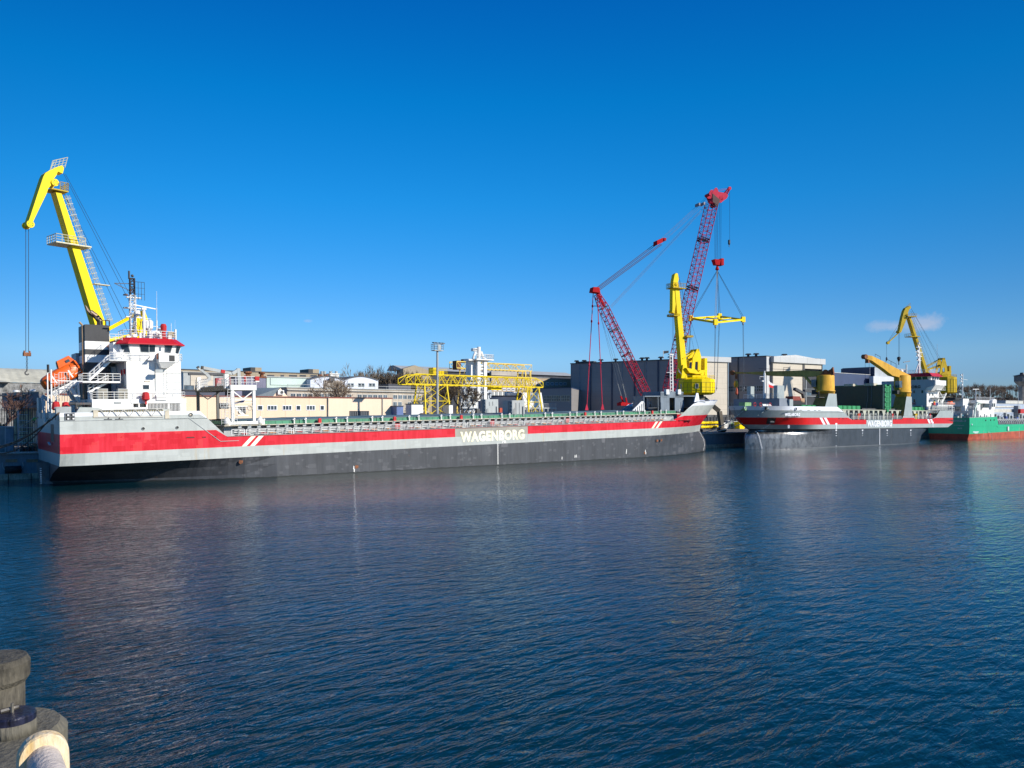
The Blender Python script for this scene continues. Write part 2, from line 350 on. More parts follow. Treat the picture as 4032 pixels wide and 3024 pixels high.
mb=MB();mb.bx(-400,900,21.55,21.85,LZ+.02,LZ+.22);part(t,'kerb',mb,paint('kerb_pale_edge',(.5,.5,.46),.8,.15,1))
FEN=paint('fender_rubber',(.02,.02,.02),.8,.2,2)
for px,ww in((52,3.4),):
    c=Q(px,1849,y=21.2);f=thing('quay_fender','black cylindrical rubber fender chained to the quay behind the stern','fender',Q,(c.x,c.y,c.z-.6))
    mb=MB();mb.tube((c.x-1.05,21.35,c.z),(c.x+1.05,21.35,c.z),.55,16);part(f,'roller',mb,FEN,True)
    for s in(-1,1):
        mb=MB();mb.path([(c.x+s*1.3,21.75,c.z+1.1),(c.x+s*1.35,21.5,c.z+.5),(c.x+s*1.1,21.35,c.z)],.06);part(f,'chain',mb,LGREY)
for i,(px,n) in enumerate(((45,'lit'),(127,'shaded'))):
    c=Q(px,1814,y=21.85);mb=MB();mb.bx(c.x-.75,c.x+.75,21.8,21.9,c.z-.22,c.z+.22)
    solo('quay_plate',('rusty rectangular plate on the sunlit part of the quay above the fender','rusty rectangular plate on the shaded part of the quay right of the fender')[i],'plate',Q,(c.x,c.y,c.z-.2),mb,paint('rust_plate%d'%i,(.33,.22,.13),.8,.2,2,rust=.3))
# ---------------------------------------------------------------- big cargo ship
def interp(t,x):
    if x<=t[0][0]:return t[0][1]
    for (a,b),(c,d) in zip(t,t[1:]):
        if x<=c:return b+(d-b)*(x-a)/(c-a) if c>a else d
    return t[-1][1]
SA=thing('cargo_ship','long red, grey and black cargo ship with black and white funnel, the nearest ship','cargo ship',A,(70,10.75,0))
BM=10.75
ZT=[(0,10.26),(18.24,10.26),(22.15,6.33),(126.8,6.33),(132.1,9.44),(134.6,10.65),(155,11.12)]
STEM=[(-5,151.2),(-2.6,151.6),(-.7,152.1),(.6,151.6),(2.1,150.3),(3,149.4),(4.6,149.7),(7.5,152.1),(11.1,155.1)]
LV=[-5,-3,-1.2,.3,1.7,3.0,4.68,7.34,9.75,11.2]
def hA(x,z):
    s=min(1,max(0,x/30.))
    b=BM
    if z<3:
        t=min(1.6,(3-z)/3.);b=BM*(1-(1-s)**1.6*min(1,t**.65*.93+.10))
    if x<4 and z<5:b=min(b,BM-(.9*(1-x/4)*(5-z)/2))
    return max(b,.15)
XE=[(-5,112),(0,114),(3,118),(7,126),(11,131)]
def hullA(side):
    xs=[0,.7,1.6,3,5,8,11,14,17,18.24,19.4,20.6,22.15,25,30,36,44,54,64.1,72,81.6,92,102,110]
    nu=22;rows=[]
    for z0 in LV:
        row=[]
        xe=interp(XE,z0);p=1.75 if z0<3.5 else 1.75+(z0-3.5)*.14
        P=[(x,None) for x in xs]+[(None,i/nu) for i in range(1,nu+1)]
        for x,u in P:
            if u is not None:
                for it in range(3):
                    zz=z0 if it==0 else min(z0,interp(ZT,x))
                    x=110+(interp(STEM,zz)-110)*(1-(1-u)**1.25)
            z=min(z0,interp(ZT,x)) if z0>5 else z0
            xe=interp(XE,z);p=1.75 if z<3.5 else 1.75+(z-3.5)*.14;xs_=interp(STEM,z)
            b=hA(x,z)
            if x>xe:b*=max(0,1-((x-xe)/(xs_-xe))**p)**.92
            b=max(b,.06)
            row.append((x,BM-side*b,z))
        rows.append(row)
    return rows
mb=MB()
for side in(1,-1):
    rows=hullA(side)
    for j in range(len(rows)-1):
        mb.m=2 if j<5 else 0 if j==6 else 1
        if j==6:
            r0,r1=rows[j],rows[j+1];i0=[i for i,p in enumerate(r0) if abs(p[0]-64.1)<.01][0];i1=[i for i,p in enumerate(r0) if abs(p[0]-81.6)<.01][0]
            mb.m=0;mb.grid([r0[:i0+1],r1[:i0+1]]);mb.grid([r0[i1:],r1[i1:]]);mb.m=4;mb.grid([r0[i0:i1+1],r1[i0:i1+1]])
        elif j==8:mb.m=3;mb.grid(rows[j:j+2])
        else:mb.grid(rows[j:j+2])
# transom
n=hullA(1);f=hullA(-1)
for j in range(len(LV)-1):
    mb.m=2 if j<5 else 0 if j==6 else 1
    a,b,c,d=n[j][0],n[j+1][0],f[j+1][0],f[j][0]
    if (V(a)-V(b)).length>1e-3:mb.q(a,d,c,b)
part(SA,'hull',mb,[RED,GREY,BLACK,BWHITE,paint('name_panel_tan_grey',(.315,.305,.255),.5,.07,.4,streak=.3)])
# decks
mb=MB();mb.q((.1,.25,8.95),(20,.25,8.95),(20,21.25,8.95),(.1,21.25,8.95))
mb.q((20,.15,6.25),(134,.15,6.25),(134,21.35,6.25),(20,21.35,6.25));mb.q((133,1.5,9.3),(148,6,9.3),(148,15.5,9.3),(133,20,9.3))
mb.bx(19.9,20,.25,21.25,6.2,8.95)
part(SA,'deck',mb,paint('worn_deck_paint',(.15,.16,.15),.8,.15,1,rust=.4))
# strakes and rub rails
mb=MB();mb.bx(0,13.8,-.06,.0,9.13,9.22);mb.bx(13.8,19.35,-.06,0,9.13,9.22)
mb.beam((19.35,-.03,9.17),(13.3,-.03,9.17),.06);mb.beam((16.75,-.03,9.17),(21.2,-.03,5.6),.07);mb.beam((21.2,-.03,5.6),(24,-.03,5.6),.07)
mb.beam((134.6,.0,10.7),(139,.1,10.75),.1);mb.bx(22.2,126.9,-.05,.05,6.30,6.37)
part(SA,'strake',mb,LGREY)
mb=MB();mb.bx(22.2,126.9,-.09,.0,6.24,6.30);part(SA,'sheer_strake',mb,paint('sheer_red_brown',(.34,.05,.03),.6,.2,2))
# stripes and lettering
for a,b,c,d in((24.43,25.14,26.72,25.97),(25.72,26.45,27.95,27.15),(118.3,119.1,120.65,119.9),(119.75,120.5,122.2,121.4)):
    mb=MB();mb.ext([(a,-.012,4.69),(b,-.012,4.69),(c,-.012,6.24),(d,-.012,6.24)],(0,.01,0));part(SA,'stripe',mb,STAINY)
a=A(1812,1737,y=0);b=A(2064.5,1722,y=0)
mb=MB();mb.text('WAGENBORG',(a.x,-.015,3.62),(1,0,0),(0,0,1),b.x-a.x,2.0,off=.052,th=.03);part(SA,'lettering',mb,STAINY,label='large cream WAGENBORG lettering on the hull side')
# draught marks
mb=MB();q=A(1961,1800,y=0)
mb.bx(q.x-.14,q.x-.05,-.02,0,-1,3.1)
for i in range(24):mb.bx(q.x,q.x+.13,-.02,0,-.95+i*.17,-.87+i*.17)
mb.text('7E',(q.x+.9,-.02,3.05),(1,0,0),(0,0,1),1.1,.5,off=.05)
for px,py in((2541,1776),(2543,1784),(1393,1842),(1395,1852),(2466,1782),(2467,1774),(2264,1797),(2269,1796),(2213,1804)):
    p=A(px,py,y=0);mb.ext([(p.x-.12,-.015,p.z-.2),(p.x+.05,-.015,p.z-.32),(p.x+.10,-.015,p.z+.2),(p.x-.04,-.015,p.z+.38)],(0,.012,0))
part(SA,'draught_marks',mb,WHITE)
for px,py in((2539,1783),(2588,1735),(2604,1733),(1404,1838),(948,1819)):
    p=A(px,py,y=0);mb=MB();mb.ext([(p.x-.3,-.012,p.z-.1),(p.x-.1,-.012,p.z-.35),(p.x+.3,-.012,p.z-.2),(p.x+.35,-.012,p.z+.2),(p.x-.2,-.012,p.z+.3)],(0,.01,0));part(SA,'rust_patch',mb,RUST)
# bow bulb marks, anchor recess, bow tab
mb=MB()
for i in range(15):
    z=2.9-i*.36;x=interp(STEM,z)-2.6-max(0,(1.8-z))*.02
    s=min(.999,max(0,(x-interp(XE,z))/(interp(STEM,z)-interp(XE,z))));b=BM*(1-s**1.75)**.92
    mb.bx(x-.07,x+.1,BM-b-.07,BM-b+.02,z,z+.17)
part(SA,'draught_marks',mb,WHITE)
c=A(2619,1550,y=3)
p=A(2742,1584,y=.3);mb=MB();mb.hexa([(p.x-.85,.25,10.55),(p.x+1.2,.25,10.7),(p.x+1.2,.45,10.7),(p.x-.85,.45,10.55)],[(p.x+.0,.25,12.75),(p.x+.7,.25,12.75),(p.x+.7,.45,12.75),(p.x+.0,.45,12.75)]);part(SA,'bow_chock_post',mb,BWHITE)
# hawse holes (rings with dark opening)
def ring(par,p,r,nrm=(0,-1,0),mat=GREY,name='fairlead',sx=1):
    nrm=V(nrm);u=V((1,0,0)) if abs(nrm.y)>.5 else V((0,1,0));vz=V((0,0,1));p=V(p)
    mb=MB();n=18
    def c(rr,d):return [p+nrm*d+u*(math.cos(6.2832*i/n)*rr*sx)+vz*(math.sin(6.2832*i/n)*rr) for i in range(n)]
    mb.grid([c(r,.0),c(r*1.18,.02),c(r*1.18,.09),c(r*.98,.10),c(r*.95,-.0)],True);o=part(par,name,mb,mat)
    mb=MB();mb.add(c(r*.96,.03),[list(range(n))]);part(o,'opening',mb,BLK)
    return o
for px,py,r in((564,1687,.20),(697.6,1683,.20),(751,1633,.27)):
    p=A(px,py,y=0);ring(SA,(p.x,0,p.z),r)
mb=MB();p=A(750,1633,y=-.05);mb.bx(p.x-.12,p.x+.12,-.06,-.04,p.z-.1,p.z+.12);part(SA,'daylight_gap',mb,CREAMD)
for px,py,w_ in((750,1722,.62),(804,1721,.27),(845,1719,.27),(2679,1654.5,.45),(2710,1654,.7),(2642,1659,.1)):
    p=A(px,py,y=0);mb=MB();mb.bx(p.x-w_,p.x+w_,-.05,.0,p.z-.10,p.z+.10);o=part(SA,'freeing_port',mb,BRED);mb=MB();mb.bx(p.x-w_*.9,p.x+w_*.9,-.06,-.05,p.z-.06,p.z+.07);part(o,'opening',mb,BLK)
# stern: fairlead roller window in bulwark, transom marks
p0=A(254,1627,y=0);p1=A(295,1655,y=0)
mb=MB();mb.bx(p0.x,p1.x,-.05,.0,p1.z,p0.z);mb.m=1
for i in range(3):x=p0.x+.05+i*(p1.x-p0.x-.1)/2;mb.tube((x,-.1,p1.z),(x,-.1,p0.z),.045,6)
for z in(p1.z+.04,p0.z-.04,(p0.z+p1.z)/2):mb.tube((p0.x,-.1,z),(p1.x,-.1,z),.035,6)
mb.m=2
for i in(0,1):
    for k in(0,1):x=p0.x+.3+i*.62;mb.tube((x,-.09,p1.z+.2+k*.5),(x+.22,-.09,p1.z+.2+k*.5),.13,8)
part(SA,'roller_fairlead',mb,[BLK,MGREY,DWHITE])
for px,py in((162,1637),(189,1638),(219,1642)):
    p=A(px,py,x=0);mb=MB();mb.bx(-.03,.0,p.y-.28,p.y+.28,p.z-.42,p.z+.42);part(SA,'oval_opening',mb,BLK)
for px,py in((150,1644),(174,1647),(185,1648),(197,1650),(206,1651),(234,1653)):
    p=A(px,py,x=0);mb=MB();mb.bx(-.05,.0,p.y-.22,p.y+.22,p.z-.13,p.z+.13);part(SA,'scupper',mb,BLK)
a=A(200,1670,x=0);b=A(213,1740,x=0);mb=MB();mb.bx(-.02,0,b.y,a.y,b.z,a.z)
part(SA,'transom_door',mb,BLK)
mb=MB();a=A(202,1742,x=0);mb.beam((-.3,a.y+.3,a.z),(-.3,a.y-1.2,a.z-.3),.25,.15);part(SA,'stern_bracket',mb,DWHITE)
mb=MB();a=A(222,1682,x=0)
for i,(s,w_) in enumerate((('KVITBJO',2.4),('DELFZIJL',1.9))):pass
mb.bx(-.01,0,8.9,9.0,8.0,8.1)
part(SA,'weld_mark',mb,LGREY)
# rudder horn with draught marks
mb=MB();secs=[]
for z,x0,x1,b in((-4,-1.2,7,.5),(-.6,-1.0,6.6,.9),(.35,-.9,5.4,.5),(.75,-1.2,3.2,.25),(1.6,-1.35,2.6,.25),(3.1,-1.6,2.2,.3)):
    secs.append([(x0,BM,z),(x0+.5,BM-b*.8,z),((x0+x1)/2,BM-b,z),(x1,BM,z),((x0+x1)/2,BM+b,z),(x0+.5,BM+b*.8,z)])
mb.grid(secs,True);part(SA,'rudder',mb,paint('rudder_grey',(.12,.125,.125),.5,.1,.6))
mb=MB()
for i in range(9):mb.bx(-1.2,-1.0,BM-1.0,BM-.85,-.2+i*.3,-.05+i*.3)
part(SA,'draught_marks',mb,WHITE)
# coaming, brackets, hatch covers, rails
mb=MB();x0,x1=22.6,130.5
mb.bx(x0,x1,2.6,2.75,6.25,7.83);mb.bx(x0,x1,18.8,18.95,6.25,7.83);mb.bx(x0,x0+.15,2.75,18.8,6.25,7.83);mb.bx(x1-.15,x1,2.75,18.8,6.25,7.83)
part(SA,'hatch_coaming',mb,LGREY)
mb=MB();mb.bx(x0-.3,x1,1.35,2.75,7.83,7.95);mb.bx(x0-.3,x1,18.8,20.2,7.83,7.95);mb.bx(x0-.5,x0+.2,2.75,18.8,7.83,7.95);part(SA,'coaming_top',mb,CREAMD)
mb=MB();x=24.7
while x<126.2:
    mb.hexa([(x-.07,1.5,7.83),(x+.07,1.5,7.83),(x+.07,2.6,7.83),(x-.07,2.6,7.83)],[(x-.07,2.15,6.26),(x+.07,2.15,6.26),(x+.07,2.6,6.26),(x-.07,2.6,6.26)])
    mb.bx(x-.28,x+.28,1.5,1.62,7.45,7.83);mb.bx(x-.16,x+.16,1.28,1.5,7.83,7.93)
    mb.bx(x+.15,x+.5,2.35,2.6,6.4,7.4);x+=1.517
part(SA,'coaming_brackets',mb,LGREY)
mb=MB();x=24.9;k=0
while x<125:
    if k%3!=1:mb.m=k%2;mb.bx(x+.25,x+1.2,1.9,2.3,6.5,6.62)
    x+=1.517;k+=1
part(SA,'deck_pipes',mb,[SIGRED,paint('pipe_orange',(.6,.22,.03),.6)])
mb=MB();mb.tube((24,2.0,7.1),(126,2.0,7.1),.05,6);mb.tube((24,2.2,6.8),(126,2.2,6.8),.07,6);part(SA,'deck_pipes',mb,DWHITE)
segs=[(22.9,25.0),(25.2,32.6),(32.75,44.2),(44.35,56.5),(56.65,66.7),(66.85,80.6),(80.75,91.2),(91.35,103.8),(103.95,112),(112.15,126.2)]
for a,b in segs:
    mb=MB();mb.rail([(a+.12,.18,6.30),(b-.12,.18,6.30)],1.02,1.5,4,.042)
    for x in(a+.06,b-.06):mb.tube((x,.18,6.4),(x,.18,7.28),.06,6)
    part(SA,'deck_railing',mb,WHITE)
# hatch covers
clips=[1038,1157,1202,1322,1365,1464,1504,1610,1647,1736,1771,1862,1894,1974,2005,2145,2173,2242,2269,2340,2365,2428,2453,2516,2537,2600,2621,2674]
xc=[A(px,1640,y=2.6).x for px in clips]
ed=[24.4]+[ (xc[i]+xc[i+1])/2 for i in range(1,len(xc)-1,2)]+[130.3]
for i,(a,b) in enumerate(zip(ed,ed[1:])):
    mb=MB();dz=.04*(i%2)
    mb.m=0;mb.bx(a+.06,b-.06,2.75,18.8,7.95,8.50+dz)
    n=int((b-a)/1.2)
    for k in range(n):x=a+.5+k*1.2;mb.bx(x,x+.10,2.70,2.75,8.0,8.4)
    mb.m=1;mb.hexa([(a+.03,2.68,8.5+dz),(b-.03,2.68,8.5+dz),(b-.03,18.87,8.5+dz),(a+.03,18.87,8.5+dz)],[(a+.05,2.72,8.58+dz),(b-.05,2.72,8.58+dz),(b-.05,18.83,8.62+dz),(a+.05,18.83,8.62+dz)])
    mb.q((a+.05,2.72,8.585+dz),(b-.05,2.72,8.585+dz),(b-.05,10.75,8.86+dz),(a+.05,10.75,8.86+dz));mb.q((a+.05,10.75,8.86+dz),(b-.05,10.75,8.86+dz),(b-.05,18.83,8.625+dz),(a+.05,18.83,8.625+dz))
    part(SA,'hatch_cover',mb,[HGREEN,HTOP])
for i,x in enumerate(xc):
    mb=MB();mb.bx(x-.10,x+.10,2.35,2.6,7.95,8.05);mb.tube((x,2.45,8.0),(x,2.45,8.62),.11,8);mb.ball((x,2.45,8.7),.19,8,5);mb.bx(x-.26,x+.02,2.38,2.52,8.52,8.68)
    part(SA,'hatch_cleat',mb,WHITE)
for px,py in((1258,1663),(1553,1653),(1815,1645),(2303,1633),(2567,1626)):
    p=A(px,py,y=2.2);mb=MB();mb.bx(p.x-.26,p.x+.26,1.95,2.3,7.96,8.5);mb.hexa([(p.x-.3,1.92,8.5),(p.x+.3,1.92,8.5),(p.x+.3,2.33,8.5),(p.x-.3,2.33,8.5)],[(p.x-.15,2.0,8.72),(p.x+.15,2.0,8.72),(p.x+.15,2.2,8.72),(p.x-.15,2.2,8.72)]);part(SA,'hose_box',mb,SIGRED)
for px,py in((1935,1662),(2232,1652),(1563,1678)):
    p=A(px,py,y=1.5);mb=MB();mb.bx(p.x-.5,p.x+.5,1.2,1.6,6.6,7.45);part(SA,'hose_box',mb,SIGRED)
# tall grey lashing cabinets amidships
for px0,px1,pyt,pyb,y0 in((1912,1962,1572,1630,13.5),(2017,2066,1576,1645,2.8)):
    a=A(px0,(pyt+pyb)/2,y=y0);b=A(px1,(pyt+pyb)/2,y=y0);zt=A((px0+px1)/2,pyt,y=y0).z
    mb=MB();mb.bx(a.x,b.x,y0,y0+(1.4 if y0>10 else 3.2),7.9,zt)
    for k in range(5):mb.bx(a.x-.12,a.x,y0+.15,y0+.4,8.3+k*.7,8.6+k*.7)
    mb.m=1
    for k in(.28,.55):mb.bx(a.x+(b.x-a.x)*k,a.x+(b.x-a.x)*k+.12,y0-.06,y0,8.4+(2 if y0>10 else 0),zt-.5)
    mb.bx(a.x-.2,a.x,y0+.4,y0+1.2,8,zt-.2)
    mb.m=0;mb.tube((b.x-.5,y0-.15,8.2),(b.x-.5,y0-.15,10.2),.12,8);mb.tube((a.x+.4,y0-.3,8.2),(a.x+.4,y0-.3,9.8),.08,8)
    part(SA,'lashing_cabinet',mb,[LGREY,MGREY])
# hawse and dark gap behind the first cabinet
# ---- lower deck house
mb=MB();mb.bx(4.2,9.4,1.5,20,8.95,12.1);mb.bx(9.4,10.2,3.2,20,8.95,12.0);mb.bx(10.2,16.7,3.0,20,8.95,12.0);mb.bx(9.2,16.75,1.4,3.0,11.45,12.12)
mb.bx(9.35,9.5,1.5,2.4,8.95,11.5)
for x in(10.15,11.2,14.2,15.9):mb.bx(x,x+.18,1.45,1.65,8.95,11.45)
mb.bx(16.1,16.72,1.42,3,8.95,11.45);mb.bx(9.5,11.2,1.5,1.6,8.95,10.9)
part(SA,'deck_house',mb,WHITE)
mb=MB();x=11.4
while x<16.0:mb.bx(x,x+.07,1.5,1.56,9.6,11.45);x+=.19
part(SA,'gallery_grille',mb,WHITE)
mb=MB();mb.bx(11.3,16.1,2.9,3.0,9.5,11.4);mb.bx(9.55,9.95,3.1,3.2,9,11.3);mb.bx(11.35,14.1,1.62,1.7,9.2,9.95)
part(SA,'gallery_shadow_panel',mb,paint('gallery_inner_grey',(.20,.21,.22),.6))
mb=MB();mb.bx(7.0,7.9,1.43,1.5,11.45,11.75);mb.bx(7.1,7.8,1.41,1.43,11.5,11.7);part(SA,'deck_light',mb,LGREY)
# aft face of the house: door, shelter, winch covers
mb=MB();mb.bx(3.9,4.2,5,17.5,8.95,12);mb.bx(3.86,3.9,6.2,8.0,9.1,11.4);part(SA,'aft_bulkhead',mb,LGREY)
mb=MB();mb.bx(3.8,3.86,6.5,7.7,9.2,11.2);part(SA,'door',mb,BLUEGL)
mb=MB();mb.bx(2.2,4.2,1.6,9,11.35,11.65);mb.tube((2.3,1.8,8.95),(2.3,1.8,11.4),.14,8);mb.tube((2.2,1.7,11.5),(1.4,1.9,11.5),.2,8);part(SA,'shelter_deck',mb,DGREY)
mb=MB();mb.ext([(2.0,.5,10.1),(5.9,.5,10.1),(5.2,.5,10.75),(4.6,.5,10.95),(2.5,.5,11.0)],(0,1.0,0));part(SA,'winch_housing',mb,GREY)
mb=MB();mb.bx(-.2,1.6,1.3,2.6,10.2,11.1);mb.bx(-.4,.2,1.3,1.6,10.9,11.0);part(SA,'mooring_winch',mb,LGREY)
for px,py,y0 in((220,1598,5),(259,1600,3),(574,1560,1.0),(640,1384,2)):
    if px==640:continue
    p=A(px,py,y=y0);mb=MB();mb.lathe((p.x,y0,p.z),[(.35,-.62),(.55,-.45),(.5,.1),(.42,.5),(.15,.62)],9);mb.bx(p.x-.1,p.x+.1,y0-.1,y0+.1,p.z-1.2,p.z-.6);part(SA,'winch_cover',mb,SIGRED)
mb=MB();mb.bx(2.4,3.0,2.2,2.8,8.95,11.3);part(SA,'ventilator',mb,CREAMD)
# railings of deck 12 level
mb=MB();z=12.1
mb.rail([(4.3,1.6,z),(4.3,5,z)],1.0,.4,3,.04);mb.rail([(4.3,1.6,z),(16.6,1.6,z),(16.6,3,z)],1.0,1.4,3,.04);part(SA,'deck_railing',mb,WHITE)
for x in(5.0,7.6):
    mb=MB();mb.bx(x,x+1.3,1.9,3.2,12.1,13.6);mb.m=1
    for k in range(9):mb.bx(x+.08,x+1.22,1.86,1.9,12.2+k*.15,12.29+k*.15)
    part(SA,'ventilation_box',mb,[LGREY,paint('louvre_brown_grey',(.33,.29,.21),.7)])
# ---- main accommodation block
mb=MB();mb.bx(8.76,16.22,2.0,19.5,12.05,17.6);part(SA,'accommodation_block',mb,WHITE)
mb=MB();mb.bx(8.70,8.76,3.4,18,12.1,17.5);part(SA,'aft_wall',mb,LGREY)
mb=MB()
for z in(15.7,13.0):mb.bx(8.6,8.7,2.5,3.1,z,z+.75)
mb.bx(8.6,8.7,4.2,4.8,15.6,16.4);part(SA,'hose_box',mb,SIGRED)
p=A(575,1524,y=2);mb=MB();mb.bx(p.x-.42,p.x+.42,1.94,2.0,p.z-.32,p.z+.32);o=part(SA,'window',mb,MGREY);mb=MB();mb.bx(p.x-.36,p.x+.36,1.92,1.94,p.z-.26,p.z+.26);part(o,'pane',mb,GLS)
for px,py in((579,1501),):
    p=A(px,py,y=2);mb=MB();mb.bx(p.x-.38,p.x+.38,1.9,2.0,p.z-.09,p.z+.09);part(SA,'deck_light',mb,CREAMD)
mb=MB();p=A(612,1500,y=1.9);mb.tube((p.x,1.93,12.2),(p.x,1.93,17.4),.045,6)
for pz in(13.5,14.6,15.9):mb.beam((14.2,1.95,pz),(16.2,1.95,pz),.03)
mb.ladder((14.0,1.85,12.3),(14.0,1.85,16.3),.45,.33,.02);part(SA,'wall_pipes',mb,LGREY)
mb=MB();a=A(630,1562,y=1.3);mb.tube((a.x-.5,1.4,a.z),(a.x+.9,1.4,a.z),.26,14);mb.bx(a.x-.5,a.x+.9,1.2,1.6,a.z-.5,a.z-.25);part(SA,'liferaft_canister',mb,WHITE)
# ---- wheelhouse deck
mb=MB();mb.bx(7.0,16.3,2.2,19.3,17.6,17.72);mb.bx(6.3,8.8,.7,4,17.5,17.66);part(SA,'bridge_deck',mb,DWHITE)
WB=[(8.2,2.6),(9.4,2.1),(15.3,2.1),(16.1,2.6),(16.1,19),(8.2,19)]
mb=MB();mb.hexa([(x,y,17.72) for x,y in WB],[(x,y,18.7) for x,y in WB]);
WT=[(7.8,2.9),(9.2,1.9),(15.4,1.9),(16.5,2.6),(16.5,19),(7.8,19)]
mb.hexa([(x,y,18.7) for x,y in WB],[(x,y,20.05) for x,y in WT]);part(SA,'wheelhouse',mb,WHITE)
def wq(par,pts,mat=GLS,name='window',th=.03,nrm=(0,-1,0),fr_=None):
    """pane from four points with a rim"""
    nrm=V(nrm);pts=[V(p) for p in pts];c=sum(pts,V())/4
    mb=MB();o=[c+(p-c)*1.12 for p in pts];mb.hexa([p+nrm*.0 for p in o],[p+nrm*th for p in o]);q=part(par,name,mb,fr_ or LGREY)
    mb=MB();mb.hexa([p+nrm*th for p in pts],[p+nrm*(th+.012) for p in pts]);part(q,'pane',mb,mat);return q
def yw(z):return 2.1-(z-18.7)/1.35*.2-.01
def wpx(pts,y=1.98):
    r=[]
    for px,py in pts:
        p=A(px,py,y=y);r.append(V((p.x,yw(p.z) if p.z>18.7 else 2.08,p.z)))
    return r
wq(SA,wpx([(556,1385),(586,1386),(584,1356),(549,1357)]));wq(SA,wpx([(589,1385),(610,1385),(610,1360),(589,1359)]))
wq(SA,wpx([(649,1387),(671,1390),(678,1361),(649,1359)]));wq(SA,wpx([(626,1382),(634,1382),(634,1368),(626,1368)]),BLUEGL)
a=A(520,1386,y=2.3);b=A(551,1386,y=2.3)
wq(SA,[V((8.5,2.5,18.75)),V((9.3,2.12,18.75)),V((9.05,1.97,19.9)),V((8.15,2.6,19.9))],nrm=(-.35,-.94,0))
wq(SA,[V((15.55,2.22,18.85)),V((16.0,2.5,18.85)),V((16.3,2.4,19.9)),V((15.65,2.0,19.9))],nrm=(.5,-.87,0))
for k in range(3):
    y=4.0+k*2.3;wq(SA,[V((8.14,y+1.8,18.8)),V((8.14,y,18.8)),V((7.82,y,19.9)),V((7.82,y+1.8,19.9))],nrm=(-1,0,0))
# curved aft corner
mb=MB();mb.lathe((7.9,3.0,17.7),[(1.05,0),(1.05,.9),(.8,1.15),(.3,1.2)],16);part(SA,'vent_drum',mb,WHITE)
mb=MB();mb.bx(7.35,8.3,3.2,6,17.7,20.3);part(SA,'stair_tower',mb,WHITE)
# red brim
RB=[(7.6,2.6),(8.9,1.35),(15.7,1.35),(16.95,2.4),(16.95,19.3),(7.6,19.3)];RT=[(8.5,3.1),(9.5,2.2),(15.0,2.2),(15.9,3.0),(15.9,18.6),(8.5,18.6)]
mb=MB();mb.hexa([(x,y,20.02) for x,y in RB],[(x,y,20.16) for x,y in RB]);mb.hexa([(x,y,20.16) for x,y in RB],[(x,y,21.0) for x,y in RT]);part(SA,'roof_brim',mb,BREDROOF)
mb=MB();mb.rail([(8.6,6,21.0),(8.6,2.9,21.0),(9.6,2.3,21.0),(15.0,2.3,21.0),(15.8,3.1,21.0),(15.8,8,21.0)],1.1,1.5,3,.04);mb.rail([(6.75,2.6,20.4),(8.4,2.6,20.4)],1,.8,3,.04);part(SA,'roof_railing',mb,WHITE)
# bridge wing
mb=MB();a=A(625,1390,y=.35);b=A(694,1390,y=.35)
mb.bx(a.x,b.x,.3,2.1,17.45,18.78);mb.hexa([(a.x+.5,1.0,16.6),(b.x-.9,1.0,16.6),(b.x-.9,2.1,16.6),(a.x+.5,2.1,16.6)],[(a.x,.35,17.45),(b.x-.1,.35,17.45),(b.x-.1,2.1,17.45),(a.x,2.1,17.45)])
mb.ext([(a.x-1.4,1.0,17.7),(a.x-.7,1.0,17.7),(a.x,1.0,18.78),(a.x-.35,1.0,18.78)],(0,.08,0));part(SA,'bridge_wing',mb,WHITE)
mb=MB();mb.bx(b.x-1.0,b.x-.25,.24,.3,17.6,18.45);part(SA,'wing_screen',mb,BLK)
mb=MB();mb.bx(a.x-.1,a.x,.5,1.2,17.9,18.7);part(SA,'lifebuoy_box',mb,ORG)
mb=MB();mb.rail([(b.x,.5,17.6),(b.x+1.0,1.2,17.6),(b.x+1.0,2.5,17.6)],1.1,.8,3,.04);mb.rail([(6.4,.8,17.65),(8.9,.8,17.65)],1.05,.7,3,.04);mb.rail([(8.3,1.6,17.72),(12.2,1.6,17.72)],1.0,1.2,2,.04);part(SA,'bridge_railing',mb,WHITE)
mb=MB();mb.bx(b.x-2.9,b.x-1.9,.3,.9,15.9,16.35);part(SA,'wing_light',mb,LGREY)
# roof gear
p=A(515,1338,y=9);mx=p.x
mb=MB();mb.truss((10.6,6.0,21.0),(10.6,6.0,27.6),.7,.7,9,.08,.04,up=(0,1,0));mb.m=1;mb.truss((10.6,6.0,27.6),(10.6,6.0,30.1),.6,.6,3,.08,.06,up=(0,1,0));mb.tube((10.2,6,30),(10.2,6,31.2),.14,8);mb.ball((10.65,6,30.5),.22,8,5)
mb.m=0
for z,l in((25.6,1.7),(24.3,1.4),(27.2,1.2)):mb.bx(10.6-l*.7,10.6+l,5.7,6.3,z,z+.12)
mb.m=1;mb.beam((8.2,6,29.2),(10.4,6,29.3),.10);mb.beam((8.2,6,29.2),(10.4,6,28.2),.09);mb.rail([(10.9,5.6,26.9),(12.2,5.6,26.9)],2.7,.42,3,.03);mb.lathe((9.7,6,27.6),[(.4,-.08),(.3,.1),(.05,.2)],8);mb.lathe((9.7,6,25.7),[(.45,-.08),(.3,.08),(.05,.1)],8)
mb.m=0;mb.lathe((11.3,5.9,24.6),[(.3,0),(.35,.3),(.3,.75),(.1,.8)],10)
part(SA,'radar_mast',mb,[WHITE,DGREY])
mb=MB();p=A(566,1220,y=4);mb.tube((p.x,4,21.0),(p.x,4,25.35),.2,10);mb.bx(p.x-.3,p.x+.3,3.7,4.3,25.3,25.6);mb.beam((p.x-1.5,3.7,25.95),(p.x+1.7,4.2,25.55),.18,.14);mb.beam((p.x-.9,4,24.1),(p.x+1.0,4,24.0),.06);part(SA,'radar_scanner',mb,WHITE)
